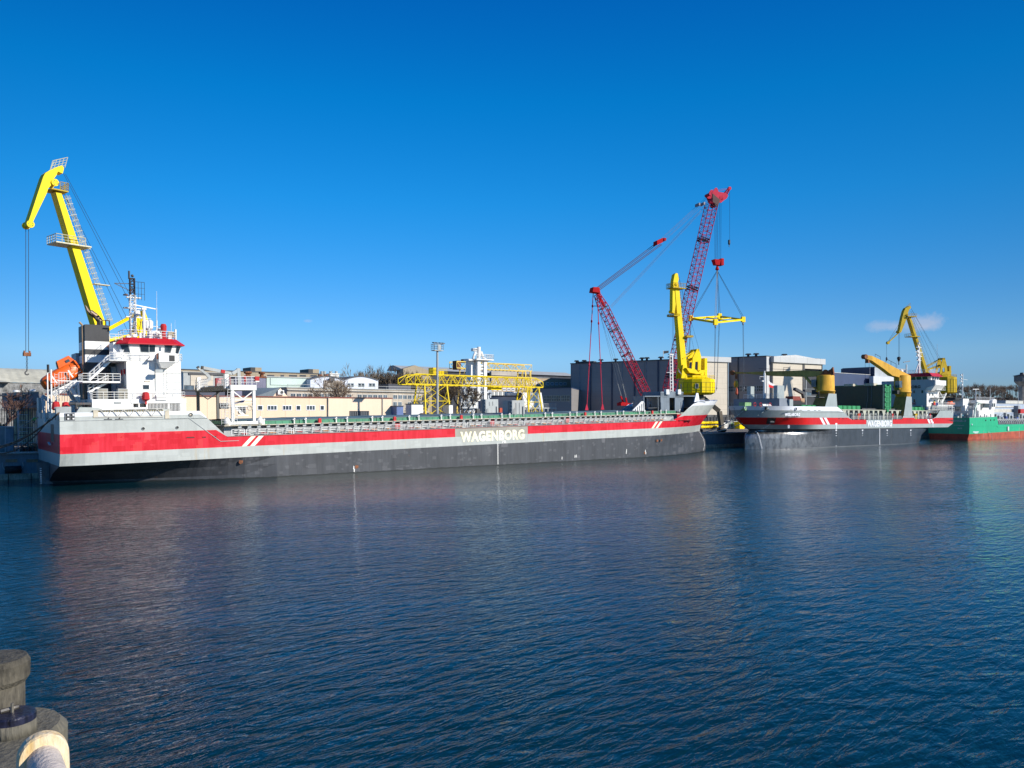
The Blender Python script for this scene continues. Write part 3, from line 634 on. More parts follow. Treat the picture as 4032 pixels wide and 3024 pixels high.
mb=MB();p=A(581,1280,y=6);mb.lathe((p.x,6,p.z),[(.55,-.75),(.75,-.5),(.8,.5),(.6,.72),(.1,.78)],16);mb.tube((p.x,6,21),(p.x,6,p.z-.7),.14,8);part(SA,'satellite_dome',mb,DWHITE)
for px,py0,py1,r,y0 in((617,1147,1212,.02,4),(617,1212,1262,.05,4),(617,1262,1340,.11,4),(674,1273,1310,.04,5),(691,1297,1340,.16,4),(689,1260,1297,.012,4),(586,1290,1340,.1,5),(590,1305,1338,.18,3.2)):
    a=A(px,py1,y=y0);b=A(px,py0,y=y0);mb=MB();mb.tube((a.x,y0,a.z),(b.x,y0,b.z),r,6)
    if px==617 and py1==1340:mb.beam((a.x-1.0,y0,b.z-.9),(a.x+.6,y0,b.z-.9),.08);mb.tube((a.x-.8,y0,a.z+.3),(a.x,y0,b.z-1.4),.07,6)
    part(SA,'antenna',mb,DWHITE)
mb=MB();p=A(630,1307,y=5);mb.lathe((p.x,5,p.z-.9),[(.3,0),(.5,.3),(.5,1.0),(.4,1.35),(.1,1.5)],14);part(SA,'satellite_dome',mb,WHITE)
p=A(644,1302,y=3.5);mb=MB();mb.lathe((p.x,3.5,p.z-1.2),[(.45,0),(.32,.3),(.30,.9),(.42,1.2),(.45,1.9),(.3,2.2)],12);part(SA,'searchlight_cover',mb,SIGRED)
mb=MB();p=A(673,1318,y=4);mb.bx(p.x-.45,p.x+.35,3.6,4.2,p.z-.4,p.z+.35);mb.tube((p.x,4,21),(p.x,4,p.z),.1,6);part(SA,'searchlight',mb,DYEL)
mb=MB()
for i in range(7):
    x=9.2+i*.95;mb.bx(x,x+.5,3.4+(i%3)*.4,4.4,21.0,21.35+(i*37%5)*.14)
mb.path([(12.4,3.2,21.1),(12.5,3.2,21.8),(13.0,3.2,22.1),(13.6,3.2,21.9),(13.8,3.2,21.1)],.2,8)
part(SA,'roof_fittings',mb,WHITE)
# ---- funnel
fx0,fx1,fy0,fy1=4.71,8.0,9.0,14.0
mb=MB()
lv=[12.0,16.85,18.65,19.8,21.05,23.3]
lv=[12.0,A(380,1427,y=9).z,A(380,1397,y=9).z,A(380,1375.5,y=9).z,A(380,1344,y=9).z,A(380,1279.5,y=9).z]
for i,(a,b) in enumerate(zip(lv,lv[1:])):mb.m=i%2;mb.bx(fx0,fx1,fy0,fy1,a,b)
mb.m=0;mb.bx(fx0+.2,fx1-.2,fy0+.2,fy1-.2,lv[-1],lv[-1]+.05)
part(SA,'funnel',mb,[FUNB,WHITE])
mb=MB();mb.tube((fx0-.2,fy0+.5,12.3),(fx0-.2,fy0+.5,lv[-1]-.1),.15,8);mb.tube((fx0-.2,fy0+.5,lv[-1]-.1),(fx0-.6,fy0+.5,lv[-1]+.35),.15,8);part(SA,'funnel_pipe',mb,paint('pipe_tan',(.36,.25,.15),.6,.1,1))
mb=MB();z=lv[-1];mb.path([(7.1,11,z-.2),(7.1,11,z+.8),(6.6,11,z+1.5),(5.8,11,z+2.1)],.42,12);mb.hexa([(6.0,10.6,z+1.7),(5.4,10.6,z+2.2),(5.4,11.4,z+2.2),(6.0,11.4,z+1.7)],[(5.2,10.8,z+3.1),(5.15,10.8,z+3.1),(5.15,11.2,z+3.1),(5.2,11.2,z+3.1)]);part(SA,'exhaust_pipe',mb,paint('burnt_exhaust_steel',(.16,.10,.07),.45,.3,.8,metal=.4,col2=(.015,.013,.012)))
mb=MB()
for x in(8.3,8.8,9.3):mb.path([(x-1.0,10.5,z),(x-1.0,10.5,z+.9)],.08,6)
mb.path([(7.3,10.5,z+.9),(8.3,10.5,z+.9)],.06,6);mb.path([(6.9,9.4,z),(6.8,9.4,z+.7),(6.2,9.4,z+1.1)],.12,6);part(SA,'vent_pipes',mb,DGREY)
# dark stair recess between funnel and block
mb=MB();mb.bx(8.1,8.65,8,18,12.0,17.0);mb.bx(4.3,5.6,14,18,12,19.3);part(SA,'engine_casing',mb,LGREY)
# stairs and platforms aft
def stairs(par,p,q,w_,n,mat=WHITE):
    p=V(p);q=V(q);mb=MB()
    for s in(0,w_):
        o=V((0,s,0));mb.beam(p+o,q+o,.07,.3);mb.tube(p+o+V((0,0,1.0)),q+o+V((0,0,1.0)),.045,4);mb.tube(p+o+V((0,0,.55)),q+o+V((0,0,.55)),.035,4)
        for k in range(5):c=(p+o).lerp(q+o,k/4);mb.tube(c,c+V((0,0,1.0)),.04,4)
    for k in range(n):c=p.lerp(q,(k+.5)/n);mb.bx(c.x-.14,c.x+.14,c.y,c.y+w_,c.z-.02,c.z+.02)
    return part(par,'stairs',mb,mat)
a=A(352,1497,y=2.2);b=A(432,1424,y=2.2);stairs(SA,(a.x,2.2,a.z),(b.x,2.2,b.z),.9,10)
a=A(350,1545,y=3.2);b=A(427,1504,y=3.2);stairs(SA,(a.x,3.2,a.z),(b.x,3.2,b.z),.9,8)
a=A(325,1500,y=2.2);b=A(474,1500,y=2.2)
mb=MB();mb.bx(a.x,b.x,2.2,5.0,a.z-.25,a.z);mb.beam((4.2,2.2,a.z-.1),(-.9+1,2.2,a.z+.05),.1);part(SA,'stair_platform',mb,WHITE)
mb=MB();mb.rail([(a.x,5,a.z),(a.x,2.25,a.z),(b.x,2.25,a.z)],1.05,.95,3,.045);part(SA,'platform_railing',mb,WHITE)
# lifeboat slip frame
mb=MB();p=A(306,1502,y=8.6);q=A(207,1552,y=8.6)
for yy in(8.6,12.6):
    mb.beam((p.x,yy,p.z),(q.x,yy,q.z),.4,.72);m_=(V((p.x,yy,p.z))+V((q.x,yy,q.z)))/2+V((.6,0,.2));mb.beam(m_,(m_.x+1.0,yy,m_.z-1.9),.3,.45);mb.beam((p.x,yy,p.z),(p.x+.3,yy,9),.3)
    mb.beam((q.x+.4,yy,q.z),(q.x+.5,yy,9.0),.22);mb.beam((p.x-2.6,yy,p.z-.3),(p.x-3.4,yy,p.z+.9),.12,.2);mb.beam((p.x-.6,yy,p.z+.6),(p.x-1.2,yy,p.z+1.6),.12,.2)
part(SA,'lifeboat_slip',mb,WHITE)
mb=MB();a=A(201,1480,y=7);mb.tube((a.x,7,9),(a.x,7,a.z+.9),.12,6);mb.tube((a.x-.45,7,10.5),(a.x-.45,7,a.z+.4),.1,6);mb.m=1;mb.tube((a.x-.35,7,a.z+.5),(a.x-.35,7,a.z+1.6),.16,8);mb.m=0
mb.ladder((a.x+.6,6.6,11.2),(a.x+.6,6.6,a.z+.35),.45,.35,.03);mb.rail([(a.x+.9,6.4,11.0),(a.x+2.2,6.4,11.0)],5.0,.33,6,.028);mb.beam((a.x,6.6,a.z-.9),(4.4,6.6,a.z-.75),.07);part(SA,'stern_mast',mb,[WHITE,BLK])
# stern white davit posts
mb=MB();p=A(160,1560,y=17);mb.path([(p.x+.2,17,p.z),(p.x+.9,17,p.z-.4),(p.x+1.4,17,p.z-1.3),(p.x+1.3,17,p.z-3.0),(p.x+1.6,17,9)],.28,8);mb.beam((p.x+.2,17,p.z),(p.x+.5,17,9.2),.3,.5)
for px in(176,188,):
    p=A(px,1585,y=12);mb.path([(p.x,12,9),(p.x,12,p.z+.3),(p.x+.4,12,p.z+.4),(p.x+.5,12,9)],.12,6)
part(SA,'stern_davit',mb,DWHITE)
mb=MB();mb.bx(-.05,.4,19.5,21.4,10.2,12.6);part(SA,'stern_locker',mb,GREY)
mb=MB();mb.bx(.3,.45,18.0,18.25,10,12.6);part(SA,'davit_edge',mb,SIGRED)
# gangway stowed along the rail
gw=thing('boarding_gangway','folded aluminium boarding gangway stowed on the side below the white deckhouse','gangway',A,(9,.1,9.3))
a=A(372,1640,y=.1);b=A(635,1636,y=.1)
mb=MB();z0=9.62;z1=10.62
mb.beam((4.3,-.05,z0),(13.1,-.05,z0-.12),.12,.14);mb.beam((4.3,-.05,z1-.05),(13.1,-.05,z1+.05),.10,.12)
n=11
for i in range(n):
    x0=4.9+i*.74;mb.beam((x0,-.1,z0 if i%2 else z1),(x0+.74,-.1,z1 if i%2 else z0),.07,.09)
part(gw,'side_truss',mb,paint('gangway_aluminium',(.52,.50,.45),.5,.1,1))
mb=MB()
for i in range(26):x=4.7+i*.33;mb.bx(x,x+.17,.05,.1,z0+.05,z1-.08)
part(gw,'treads',mb,paint('gangway_tread_brown',(.30,.25,.14),.8,.15,1))
mb=MB();mb.bx(4.05,4.65,-.1,.5,9.55,10.55);mb.bx(13.35,13.95,-.1,.4,9.2,10.3);mb.tube((13.4,-.1,10.2),(13.9,-.1,10.55),.06,6);part(gw,'end_platform',mb,CREAMD)
mb=MB()
for x in(5.9,7.3):mb.bx(x-.5,x+.5,-.12,.05,9.22,9.32);mb.beam((x,-.05,9.25),(x+.1,-.05,9.6),.12)
part(gw,'support_arm',mb,DGREY)
mb=MB();mb.bx(4.1,14.1,.12,.2,9.22,10.6);mb.bx(14.1,14.2,.05,.25,9.2,10.26);part(SA,'gangway_recess',mb,GREY)
# ---- lifeboat
lb=thing('lifeboat','orange enclosed free fall lifeboat on the tilted stern slip of the big ship','lifeboat',A,(2,10.7,13))
P0=A(168,1523,y=10.7);P1=A(312,1452,y=10.7);ax=(P1-P0).normalized();up=V((-ax.z,0,ax.x));Ls=(P1-P0).length
rows=[]
for t,hw,hh,lo in((0,.25,.5,.5),(.03,.75,.85,.7),(.10,1.15,1.05,.85),(.25,1.45,1.2,1.0),(.5,1.55,1.3,1.1),(.75,1.5,1.35,1.1),(.95,1.35,1.3,1.05),(1.0,1.2,1.15,.9)):
    c=P0+ax*(Ls*t)+up*.1;r=[]
    for i in range(16):
        a_=2*math.pi*i/16;sx=math.cos(a_);sz=math.sin(a_);k=abs(sx)**.6*(1 if sx>0 else -1);l=abs(sz)**.75*(1 if sz>0 else -1)
        r.append(c+V((0,1,0))*(k*hw)+up*(l*(hh if l>0 else lo)))
    rows.append(r)
mb=MB();mb.grid(rows,True);mb.q(*rows[-1]);mb.q(*rows[0][::-1]);part(lb,'hull',mb,ORG,True)
mb=MB();c=P0+ax*(Ls*.80)+up*1.2
mb.hexa([c+ax*a_+V((0,b_,0)) for a_,b_ in((-1.35,-.85),(1.1,-.95),(1.1,.95),(-1.35,.85))],[c+up*1.15+ax*a_+V((0,b_,0)) for a_,b_ in((-1.0,-.6),(.75,-.7),(.75,.7),(-1.0,.6))]);part(lb,'cockpit',mb,ORG)
mb=MB();mb.hexa([c+up*.35+ax*a_+V((0,-.90,0))+up*b_ for a_,b_ in((-.1,0),(.5,0),(.45,.4),(-.05,.4))],[c+up*.35+ax*a_+V((0,-.84,0))+up*b_ for a_,b_ in((-.1,0),(.5,0),(.45,.4),(-.05,.4))]);mb.hexa([c+up*.3-ax*1.32+V((0,b_,0)) for b_ in(-.6,.6,.6,-.6)],[c+up*.95-ax*1.12+V((0,b_,0)) for b_ in(-.45,.45,.45,-.45)]);part(lb,'window',mb,GLS)
mb=MB()
for t in(.42,.47,.66,.70):c2=P0+ax*(Ls*t)-up*.1;mb.beam(c2+V((0,-1.6,0)),c2+ax*.45+V((0,-1.58,.0)),.06,.08)
mb.beam(P0+ax*.6+V((0,-1.05,0))-up*.3,P1-ax*.2+V((0,-1.42,0))-up*.35,.12,.12);part(lb,'grab_rail',mb,paint('lifeboat_trim',(.75,.62,.5),.6))
mb=MB();c=P1-ax*.25
mb.hexa([c+V((0,y,0))+up*z for y,z in((-1.5,-1.1),(1.5,-1.1),(1.5,1.5),(-1.5,1.5))],[c+ax*.25+V((0,y,0))+up*z for y,z in((-1.3,-1.0),(1.3,-1.0),(1.2,1.3),(-1.2,1.3))]);part(lb,'transom',mb,ORG)
# ---- forecastle breakwater / house
mb=MB();z0=6.3;zt=12.2
a0=A(2540,1590,y=3.2).x;b0=A(2738,1590,y=3.2).x
a18=A(2540,1590,y=17.6).x;mb.bx(a18,b0+2,17.6,18.4,8,zt);mb.bx(b0,b0+.3,2.6,18,8,zt)
mb.hexa([(a0,3.2,zt-.25),(b0,3.2,zt-.25),(b0,18,zt-.25),(a18,18,zt-.25)],[(a0,3.2,zt),(b0,3.2,zt),(b0,18,zt),(a18,18,zt)])
xs_=[A(px,1590,y=3.2).x for px in(2535,2569,2591,2612,2627,2655,2678,2692,2738)]
for i in(0,2,4,6):mb.hexa([(xs_[i],3.2,8),(xs_[i]+.15,3.2,8),(xs_[i]+6,12,8),(xs_[i]+5.8,12,8)],[(xs_[i],3.2,zt),(xs_[i]+.15,3.2,zt),(xs_[i]+6,12,zt),(xs_[i]+5.8,12,zt)])
x2=A(2600,1590,y=3.2).x;x3=A(2690,1590,y=3.2).x
mb.bx(x2,x2+3.2,3.1,3.4,8.3,zt+.6);mb.bx(x3-3.2,x3,3.1,3.4,8.3,zt+.6);mb.bx(x2,x3,3.1,3.4,zt-.5,zt+.9)
mb.bx(x2,x2+1.0,3.0,3.1,8.3,10.6);mb.bx(x3-1,x3,3,3.1,8.3,10.6)
mb.bx(x2+.3,x3-.3,3.2,9,zt,zt+1.0)
part(SA,'forecastle_house',mb,paint('forecastle_blue_grey',(.155,.195,.235),.55,.1,.4))
mb=MB();p=A(2490,1613,y=2.4);q=A(2533,1580,y=2.4)
mb.ext([(p.x,2.4,p.z-.2),(q.x+.1,2.4,q.z-2.2),(q.x+.1,2.4,q.z),(q.x-.6,2.4,q.z)],(0,.15,0));
for k in range(5):x=p.x+1+k*.7;mb.bx(x,x+.12,2.2,2.4,8.6,8.8+(x-p.x)*.48)
part(SA,'breakwater_wing',mb,DWHITE)
mb=MB();p=A(2628,1560,y=3.1)
for px in(2625,2671):
    p=A(px,1557,y=3);mb=MB();mb.bx(p.x-.55,p.x+.55,2.6,3.4,zt+.3,zt+1.5);part(SA,'ventilation_box',mb,DWHITE)
# foremast
mb=MB();p=A(2644,1550,y=9)
for s in(-.45,.45):mb.beam((p.x+s,9,zt+.5),(p.x+s*1.05,9,22.7),.28 if s>0 else .14)
for k in range(11):mb.beam((p.x-.45,9,13.6+k*.85),(p.x+.45,9,13.6+k*.85),.1)
mb.bx(p.x-.9,p.x+.7,8.7,9.3,22.6,22.8);mb.beam((p.x-1.8,9,18.1),(p.x+1.6,9,18.2),.08);part(SA,'foremast',mb,WHITE)
mb=MB();p=A(2679,1463,y=8);mb.q((p.x-.9,8,p.z+.9),(p.x-.7,8,p.z-.1),(p.x+.9,8,p.z-.9),(p.x+.2,8,p.z-.35));part(SA,'flag',mb,paint('dark_flag_cloth',(.1,.1,.12),.8))
mb=MB();p=A(2610,1590,y=2.0)
# bow windlass shapes, dark opening in bow bulwark
p=A(2757,1592,y=1.8);ring(SA,(p.x,1.45,p.z),.45,mat=BWHITE,sx=.8)
mb=MB();q=A(2776,1588,y=4.2);mb.bx(q.x-.35,q.x+.35,q.y-1.2,q.y-.2,9.8,11.0);part(SA,'bow_gate',mb,BLK)
# small bow name plate
p=A(2776,1617,y=6.3);mb=MB();d=V((.83,.55,0))
mb.text('XBORG',(p.x-.9,p.y-.75,p.z-.35),d,(0,0,1),2.0,.6,off=.04,th=.05)
part(SA,'bow_name',mb,WHITE)
# crew member with hard hat on forecastle
# ---------------------------------------------------------------- second ship with two deck cranes
SB=thing('cargo_ship','red and grey cargo ship with two yellow deck cranes and shiny bow bulb','cargo ship',B,(60,9.7,0))
BB=9.7
def xb(z):  # stem x on the centre line
    return interp([(-2,13),(0,12.8),(3.5,12.9),(4.6,13.6),(5.3,15.2),(5.65,14.6),(6.9,12.2),(9,10.0),(12.2,7.5)],z)
def hB(x,z,xs,xe,p):
    if x>=xe:return BB
    u=(xe-x)/(xe-xs);return max(.05,BB*max(0,1-u**p)**(.72 if z<5 else .8))
LB=[-2,0,1.6,3.0,4.2,5.0,5.35,5.65,6.93,8.94,10.95,12.12]
ZB=[(0,12.12),(44,12.12),(51.8,8.32),(60,8.32),(80,8.4),(82.2,8.45),(82.7,9.55),(90,9.6),(90.6,8.5),(103.4,8.6),(105.6,9.4),(106.9,11.5),(122,11.58)]
STB=[(-2,100),(0,101.5),(2,104.5),(4,108.5),(5.6,114.5),(6.2,119),(6.9,120.9),(9,121.2),(11.6,122.1)]
def hullB(side):
    rows=[];nu=20
    xm=[42,44,47,49.5,51.8,56,60,68,76,80,82.2,82.7,86,90,90.6,96,100]
    for z0 in LB:
        row=[]
        P=[(i/nu,None,None) for i in range(nu)]+[(None,x,None) for x in xm]+[(None,None,i/8) for i in range(1,9)]
        for u,x,s in P:
            z=z0
            xs=xb(min(z0,12.12));xe=interp([(-2,40),(4,42),(5,40),(6,32),(9,27),(12,23)],z0);p=interp([(-2,1.35),(4,1.35),(5,1.3),(6,1.5),(12,1.8)],z0)
            if u is not None:x=xs+(42-xs)*(1-(1-u)**1.0)**1.4
            if s is not None:x=100+(interp(STB,z0)-100)*s
            zz=min(z0,interp(ZB,x)) if z0>8 else z0
            b=hB(x,z0,xs,xe,p)
            if z0<5.6 and x>95:
                e=interp(STB,z0);b=BB*max(.06,1-max(0,(x-92)/(e-92))**2.2*(.95 if z0<4 else .75))
            if x>110 and z0>5.6:b=BB*(1-.16*((x-110)/12)**2)
            row.append((x,BB-side*b,zz))
        rows.append(row)
    return rows
mb=MB()
for side in(1,-1):
    rows=hullB(side)
    for j in range(len(rows)-1):
        mb.m=3 if j<6 else 2 if j==6 else 0 if j==8 else 4 if j==10 else 1
        if j==8:
            mb.m=0;r0,r1=rows[j],rows[j+1]
            i0=min(range(len(r0)),key=lambda i:abs(r0[i][0]-60));i1=min(range(len(r0)),key=lambda i:abs(r0[i][0]-76))
            mb.grid([r0[:i0+1],r1[:i0+1]]);mb.grid([r0[i1:],r1[i1:]]);mb.m=1;mb.grid([r0[i0:i1+1],r1[i0:i1+1]])
        elif j==10:
            r0,r1=rows[j],rows[j+1];i1=[i for i,p in enumerate(r0) if abs(p[0]-51.8)<.01][0]
            mb.m=4;mb.grid([r0[:i1+1],r1[:i1+1]]);mb.m=1;mb.grid([r0[i1:],r1[i1:]])
        else:mb.grid(rows[j:j+2])
n=hullB(1);f=hullB(-1)
for j in range(len(LB)-1):
    mb.m=3 if j<7 else 0 if j==8 else 1
    if abs(n[j][-1][2]-n[j+1][-1][2])>1e-3:mb.q(n[j][-1],f[j][-1],f[j+1][-1],n[j+1][-1])
def bulbmat():
    m,nt,b=nodes('polished_underwater_coating');L=nt.links
    x=sepx(nt);k=mth(nt,'MINIMUM',mth(nt,'MAXIMUM',mth(nt,'DIVIDE',mth(nt,'SUBTRACT',-18,x),14),0),1)  # x is relative to midship
    nz=noise(nt,objco(nt,.5,1,.3),1.2,5,.6);c=mixc(nt,k,(.045,.052,.064),(.20,.20,.205));c=mixc(nt,mth(nt,'MULTIPLY',ramp(nt,nz,.45,.6),.5),c,(.025,.028,.034))
    L.new(c,b.inputs['Base Color']);b.inputs['Metallic'].default_value=0
    L.new(mth(nt,'MULTIPLY',k,.75),b.inputs['Metallic']);b.inputs['Roughness'].default_value=.34
    bp=N(nt,'ShaderNodeBump');bp.inputs['Strength'].default_value=.35;bp.inputs['Distance'].default_value=.08
    L.new(noise(nt,objco(nt,1.3,1,.5),1.4,2),bp.inputs['Height']);L.new(bp.outputs[0],b.inputs['Normal']);return m
part(SB,'hull',mb,[BRED,BGREY,BLK,bulbmat(),BWHITE],True)
mb=MB();mb.q((9,9.7,10.9),(20,1.5,10.9),(44,.3,10.9),(44,19.1,10.9),(20,17.9,10.9));mb.q((44,.1,8.2),(121,.1,8.2),(121,19.3,8.2),(44,19.3,8.2));mb.q((106.9,.2,10.6),(121.8,1.5,10.6),(121.8,17.9,10.6),(106.9,19.2,10.6))
part(SB,'deck',mb,paint('ship_deck_grey_green',(.12,.15,.14),.8,.1,1))
# markings
mb=MB()
for a in(34.7,36.9):mb=MB();mb.ext([(a+1.6,-.015,6.95),(a+2.9,-.015,6.95),(a+1.0,-.015,8.92),(a-.3,-.015,8.92)],(0,.01,0));part(SB,'stripe',mb,BWHITE)
for a in(99.3,101.3):mb=MB();mb.ext([(a+1.0,-.015,7.05),(a+2.3,-.015,7.05),(a+1.1,-.015,8.5),(a-.2,-.015,8.5)],(0,.01,0));part(SB,'stripe',mb,BWHITE)
a=B(3414,1678,y=0);b=B(3511,1678,y=0)
mb=MB();mb.text('WAGENBORG',(a.x,-.02,6.12),(1,0,0),(0,0,1),b.x-a.x,1.95,off=.045,th=.03);part(SB,'lettering',mb,BWHITE,label='white WAGENBORG lettering on the grey hull panel')
a=B(3089,1638,y=0);b=B(3151,1638,y=0);mb=MB();mb.text('WISLABORG',(a.x,-.02,9.35),(1,0,0),(0,0,1),b.x-a.x-.2,.86,off=.04,th=.03,slant=.18);part(SB,'ship_name',mb,BWHITE,label='white slanted ship name WISLABORG on the bow')
mb=MB()
for px in(3292.3,3396,3493,3586,3673):
    for py,s in((1693.5,1),(1705,.6),(1715,.55) if px<3300 else (1714,.5),(1755,.45) if px<3500 else (1711,.4)):
        p=B(px,py,y=0)
        if p.z>.4 and p.x<100:mb.bx(p.x-.42*s,p.x+.42*s,-.04,0,p.z-.12*s,p.z+.12*s);mb.bx(p.x-.14*s,p.x+.14*s,-.04,0,p.z-.35*s,p.z)
for px,py in((3292.5,1678),(3673,1671)):p=B(px,py,y=0);mb.bx(p.x-.16,p.x+.16,-.04,0,p.z-.9,p.z+.5);mb.bx(p.x-.5,p.x+.5,-.04,0,p.z+.3,p.z+.9)
p=B(3464,1700,y=0);mb.bx(p.x-.16,p.x-.02,-.03,0,.2,5.7)
for i in range(18):mb.bx(p.x,p.x+.18,-.03,0,.5+i*.28,.64+i*.28)
part(SB,'draught_marks',mb,BWHITE)
mb=MB()
for px in(3300,3389,3509):p=B(px,1720,y=0);mb.bx(p.x-.05,p.x+.05,-.02,0,.3,5.3)
mb.bx(20,100,-.05,0,.15,.5);part(SB,'hull_seam',mb,paint('seam_light_grey',(.11,.12,.13),.5))
# bow draught ladder, thruster mark, circle
mb=MB()
for i in range(26):
    z=7.0-i*.27
    xs=xb(min(z,12));xe=interp([(-2,40),(4,42),(5,40),(6,32),(9,27)],z);p=interp([(-2,1.35),(4,1.35),(5,1.3),(6,1.5),(12,1.8)],z)
    x=interp([(0,16.6),(5,15.6),(5.6,17),(7,17.5)],z);y=BB-hB(x,z,xs,xe,p)-.05
    if z<5 or z>5.6:mb.bx(x-.1,x+.05,y-.1,y+.05,z,z+.12);mb.bx(x+.2,x+.38,y-.12,y+.05,z,z+.15)
p=B(2980,1681,y=1.5);
part(SB,'draught_marks',mb,BWHITE)
mb=MB();p=B(3105,1680,y=0);n=14
for i in range(n):
    a,b=6.2832*i/n,6.2832*(i+1)/n;mb.beam((p.x+.42*math.cos(a),-.03,p.z+.42*math.sin(a)),(p.x+.42*math.cos(b),-.03,p.z+.42*math.sin(b)),.07)
mb.beam((p.x-.28,-.03,p.z-.28),(p.x+.28,-.03,p.z+.28),.07);mb.beam((p.x+.28,-.03,p.z-.28),(p.x-.28,-.03,p.z+.28),.07);part(SB,'thruster_mark',mb,BWHITE)
def yb(x,z):
    xs=xb(min(z,12.12));xe=interp([(-2,40),(4,42),(5,40),(6,32),(9,27),(12,23)],z);p=interp([(-2,1.35),(4,1.35),(5,1.3),(6,1.5),(12,1.8)],z);return BB-hB(x,z,xs,xe,p)
mb=MB()
def onhull(px,py):
    y=0
    for _ in range(12):p=B(px,py,y=y);y=.5*y+.5*yb(p.x,p.z)
    return V((p.x,y,p.z))
q=[onhull(*c) for c in((3016,1669),(3049,1669),(3056,1646),(3023,1645))]
nrm=V((-.18,-.98,0));mb.hexa([p-nrm*.1 for p in q],[p+nrm*.05 for p in q]);o=part(SB,'anchor_pocket',mb,BLK)
mb=MB();c=sum(q,V())/4+nrm*.14-V((0,0,.35));mb.tube(c-V((.9,0,0)),c+V((.9,0,.05)),.32,10);mb.tube(c+V((.2,0,.2)),c+V((.3,0,.9)),.09,6);part(o,'anchor',mb,DGREY)
for px,py,r in((2935,1606,.5),(3134,1610,.4)):
    p=onhull(px,py);ring(SB,(p.x,p.y-.03,p.z),r,mat=BWHITE)
p=onhull(3021,1607);mb=MB();mb.bx(p.x-.6,p.x+.6,p.y-.12,p.y+.3,p.z-.45,p.z+.5);part(SB,'panama_chock',mb,BLK)
mb=MB()
for px in(3081,3115,3153,3184,3209,3226):p=B(px,1615,y=0);mb.bx(p.x-.55,p.x+.55,-.04,0,10.98,11.2)
mb.bx(26,50,-.12,0,10.55,10.66);part(SB,'freeing_ports',mb,LGREY)
mb=MB()
for px in(3302,3306,3317,3322,3332,3683,3695,3703,3710,3717):p=B(px,1653 if px<3400 else 1650,y=0);mb.bx(p.x-.2,p.x+.2,-.03,.0,8.55,8.75)
part(SB,'scupper_openings',mb,BLK)
# forecastle house, mast, fittings
bx0=B(2921,1570,y=12).x
mb=MB();x0,x1=B(2921,1570,y=16.5).x,B(3094,1568,y=3.0).x
mb.hexa([(19.2,16.5,11),(19.2,2.6,11),(23.3,2.6,11),(23.3,16.5,11)],[(19.2,16.5,14.35),(19.2,3.2,14.35),(23.3,3.2,14.35),(23.3,16.5,14.35)])
mb.bx(19.0,19.2,2.8,18.2,11,14.3)
part(SB,'breakwater',mb,paint('breakwater_blue_grey',(.15,.18,.22),.5,.06,.3))
mb=MB();mb.bx(23.3,25,2.4,4,11,14.1);part(SB,'breakwater_side',mb,BGREY)
for px0,px1,y0 in((2956,2970,14),(3061,3088,4)):
    a=B(px0,1550,y=y0).x;b=B(px1,1550,y=y0).x;mb=MB();mb.bx(a,b,y0,y0+1.3,14.3,18.0);part(SB,'ventilation_box',mb,BGREY)
mb=MB();p=B(3010,1560,y=9);mb.tube((p.x,9,14.3),(p.x,9,21.6),.42,12,.3);mb.tube((p.x,9,21.6),(p.x,9,22.3),.2,8);mb.beam((p.x-2.2,9,20.6),(p.x,9,20.6),.08);mb.beam((p.x-2.2,9,20.6),(p.x-2.2,9,19.8),.06);mb.bx(p.x-1.4,p.x-.7,8.7,9.3,19.2,19.5);part(SB,'foremast',mb,WHITE)
mb=MB();mb.rail([(19.5,15,14.35),(19.5,3.3,14.35)],1.2,1.4,3,.05);part(SB,'foredeck_railing',mb,DWHITE)
fl=thing('flag','small white and red flag flying from the foremast of the second ship','flag',B,(p.x+1.9,9,18.5))
mb=MB();a=B(3027,1498,y=9);b=B(3057,1523,y=9)
P=[[V((a.x+(b.x-a.x)*u+ .0,9+.25*math.sin(u*7),a.z+(b.z-a.z)*u-(1.9-u*1.3)*v)) for u in(0,.25,.5,.75,1)] for v in(0,.5)]
P2=[P[1],[V((a.x+(b.x-a.x)*u,9+.25*math.sin(u*7),a.z+(b.z-a.z)*u-(1.9-u*1.3))) for u in(0,.25,.5,.75,1)]]
mb.grid(P);part(fl,'white_cloth',mb,paint('flag_white_cloth',(.8,.8,.8),.9));mb=MB();mb.grid(P2);part(fl,'red_cloth',mb,paint('flag_red_cloth',(.7,.03,.03),.9))
mb=MB();p=B(2932,1591,y=8);mb.bx(p.x-1.2,p.x+1.6,7,9,10.9,13.1);part(SB,'winch_cover',mb,paint('pale_green_cover',(.20,.38,.16),.7))
mb=MB()
for px in(2972,2995,3032):
    p=B(px,1592,y=4)
    for i in range(10):a,b=6.2832*i/10,6.2832*(i+1)/10;mb.tube((p.x+.5*math.cos(a),4,12.5+.5*math.sin(a)),(p.x+.5*math.cos(b),4,12.5+.5*math.sin(b)),.09,5)
part(SB,'winch_rims',mb,SIGRED)
mb=MB();mb.tube((14,5,12.2),(18,5,12.2),.5,10);mb.bx(14.5,17.5,4.3,5.8,11,12);part(SB,'mooring_winch',mb,DWHITE)
